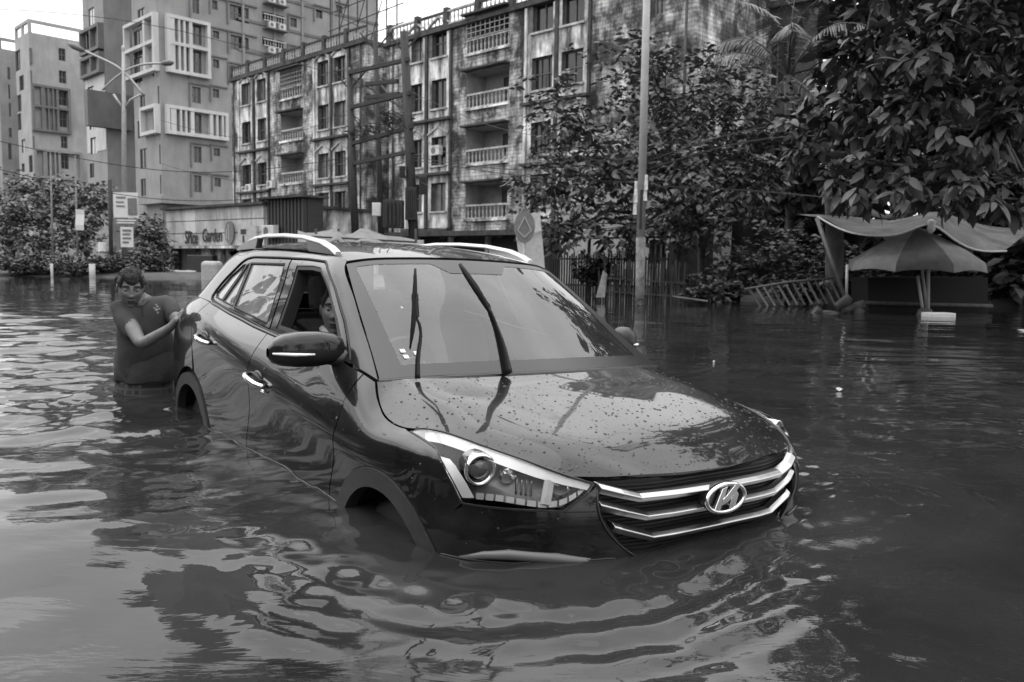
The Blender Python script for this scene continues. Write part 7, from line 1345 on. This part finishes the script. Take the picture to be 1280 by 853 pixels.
# -- driver behind the open window (built in the car's own axes)
CM = car.matrix_basis.copy(); CM = Matrix.LocRotScale(car.location, car.rotation_euler, None); K = lambda x, y, z: CM @ Vector((x, y, z)); KD = lambda x, y, z: CM.to_3x3() @ Vector((x, y, z))
org = np.array(K(-2.2, -.42, .70)); drv = thing('person', 'driver in a white shirt looking out of the open car window', 'person', tuple(org))
J = {'pelvis': (K(-2.2, -.40, .76), (.17, .13)), 'belly': (K(-2.27, -.40, .88), (.16, .13)), 'chest': (K(-2.31, -.41, 1.01), (.165, .12)), 'collar': (K(-2.30, -.43, 1.10), (.08, .07)), 'neck': (K(-2.26, -.46, 1.15), .054), 'skull': (K(-2.22, -.485, 1.20), .05),
     'rsh': (K(-2.29, -.60, 1.06), .062), 'rel': (K(-2.06, -.63, .90), .045), 'rwr': (K(-1.83, -.52, 1.02), .030), 'rpalm': (K(-1.76, -.50, 1.05), (.034, .022)), 'lsh': (K(-2.31, -.24, 1.06), .062), 'lel': (K(-2.07, -.18, .90), .045), 'lwr': (K(-1.83, -.25, 1.02), .030), 'lpalm': (K(-1.76, -.25, 1.05), (.034, .022)), 'rkn': (K(-1.75, -.50, .78), .08), 'lkn': (K(-1.75, -.28, .78), .08)}
E_ = [('pelvis', 'belly'), ('belly', 'chest'), ('chest', 'collar'), ('collar', 'neck'), ('neck', 'skull'), ('collar', 'rsh'), ('rsh', 'rel'), ('rel', 'rwr'), ('rwr', 'rpalm'), ('collar', 'lsh'), ('lsh', 'lel'), ('lel', 'lwr'), ('lwr', 'lpalm'), ('pelvis', 'rkn'), ('pelvis', 'lkn')]
fingers(J, E_, None, J['rpalm'][0], KD(.7, .1, .3), KD(0, 1, 0), KD(.2, 0, -1), tag='r', curl=1.1); fingers(J, E_, None, J['lpalm'][0], KD(.7, -.1, .3), KD(0, -1, 0), KD(.2, 0, -1), tag='l', curl=1.1)
Vb, Fb = skin_mesh(J, E_, 'pelvis'); hp = head_parts(K(-2.18, -.485, 1.262), KD(.86, -.50, -.06), KD(.02, .06, 1), 1.04, lid=.5)
hc = hair_cap(hp[6], lambda th: (.074 if abs(((th+math.pi) % (2*math.pi))-math.pi) < .8 else (.02 if abs(((th+math.pi) % (2*math.pi))-math.pi) < 1.5 else -.05)), .011, 8, .005); finish_body(drv, Vb, Fb, hp, hc, org)
WSH = mat('white_shirt', .62, rough=.9, var=.08, scale=12, bump=.3, bscale=18)
JS = {'hem': (K(-2.22, -.40, .78), (.185, .145)), 'belly': (K(-2.27, -.40, .90), (.178, .145)), 'chest': (K(-2.31, -.41, 1.02), (.178, .135)), 'yoke': (K(-2.30, -.43, 1.095), (.10, .085)), 'rsh': (K(-2.29, -.60, 1.06), .077), 'rsl': (K(-2.15, -.62, .965), .068), 'lsh': (K(-2.31, -.24, 1.06), .077), 'lsl': (K(-2.16, -.20, .965), .068)}
V, F = skin_mesh(JS, [('hem', 'belly'), ('belly', 'chest'), ('chest', 'yoke'), ('yoke', 'rsh'), ('rsh', 'rsl'), ('yoke', 'lsh'), ('lsh', 'lsl')], 'hem', 2); b = MB(); b.add([tuple(np.array(p)-org) for p in V], F, True); sh_ = b.build('shirt', WSH, drv)
cl = MB(); nk = Vector(K(-2.25, -.46, 1.15)); cl.tube([tuple(np.array(nk+KD(.066*math.cos(a), .066*math.sin(a), .012-.02*max(0, math.cos(a))))-org) for a in np.linspace(.3, 5.98, 20)], [.010]+[.018]*18+[.010], 6); cl.build('collar', WSH, sh_)
bt = MB(); bt.tube([tuple(np.array(K(*q))-org) for q in ((-2.44, -.66, 1.22), (-2.30, -.60, 1.15), (-2.16, -.50, 1.03), (-2.10, -.36, .90))], .012, 4); bt.build('seat_belt', RUBBER, sh_)
# ---------------------------------------------------------------- the wet rim where the water climbs the bodywork
def water_h(p):
    a = (p[0]-CAM[0])*RT[0]+(p[1]-CAM[1])*RT[1]; b = (p[0]-CAM[0])*FWD[0]+(p[1]-CAM[1])*FWD[1]
    i = min(max(int(np.searchsorted(U, a)), 1), len(U)-1); j = min(max(int(np.searchsorted(V_, b)), 1), len(V_)-1); return float(H[j, i])
for s in (-1, 1):
    seg = []
    def flush(seg):
        if len(seg) > 3: b = MB(); b.tube(seg, [.002]+[.0055]*(len(seg)-2)+[.002], 6); props(b.build('water_edge', MATS['flood_water']), kind='structure')
    for u in np.linspace(.30, PB.um*.86, 240):
        lo, hi = 0.02, PB.vm*.7
        def wp(v): q = PB.ev([u], [v])[0]; return CM @ Vector((q[0], s*q[1], q[2])), q
        for _ in range(22):
            md = (lo+hi)/2; w_, q = wp(md)
            if w_.z > water_h(w_): hi = md
            else: lo = md
        w_, q = wp((lo+hi)/2); hole = (abs(q[0]-FA[0]) < .36 and q[1] > .8) or abs(q[0]-RA[0]) < .36 or q[1] < .42
        if hole: flush(seg); seg = []
        else:
            nn = PB.nrm(np.array([u]), np.array([(lo+hi)/2]))[0]*[1, s, 1]; nn = nn*np.sign(nn @ (np.array([q[0], s*q[1], q[2]])-np.array([np.clip(q[0], -3.6, -.7), 0, .55]))); o_ = CM.to_3x3() @ Vector(nn); seg.append(tuple(w_+o_*.003+Vector((0, 0, .001))))
    flush(seg)
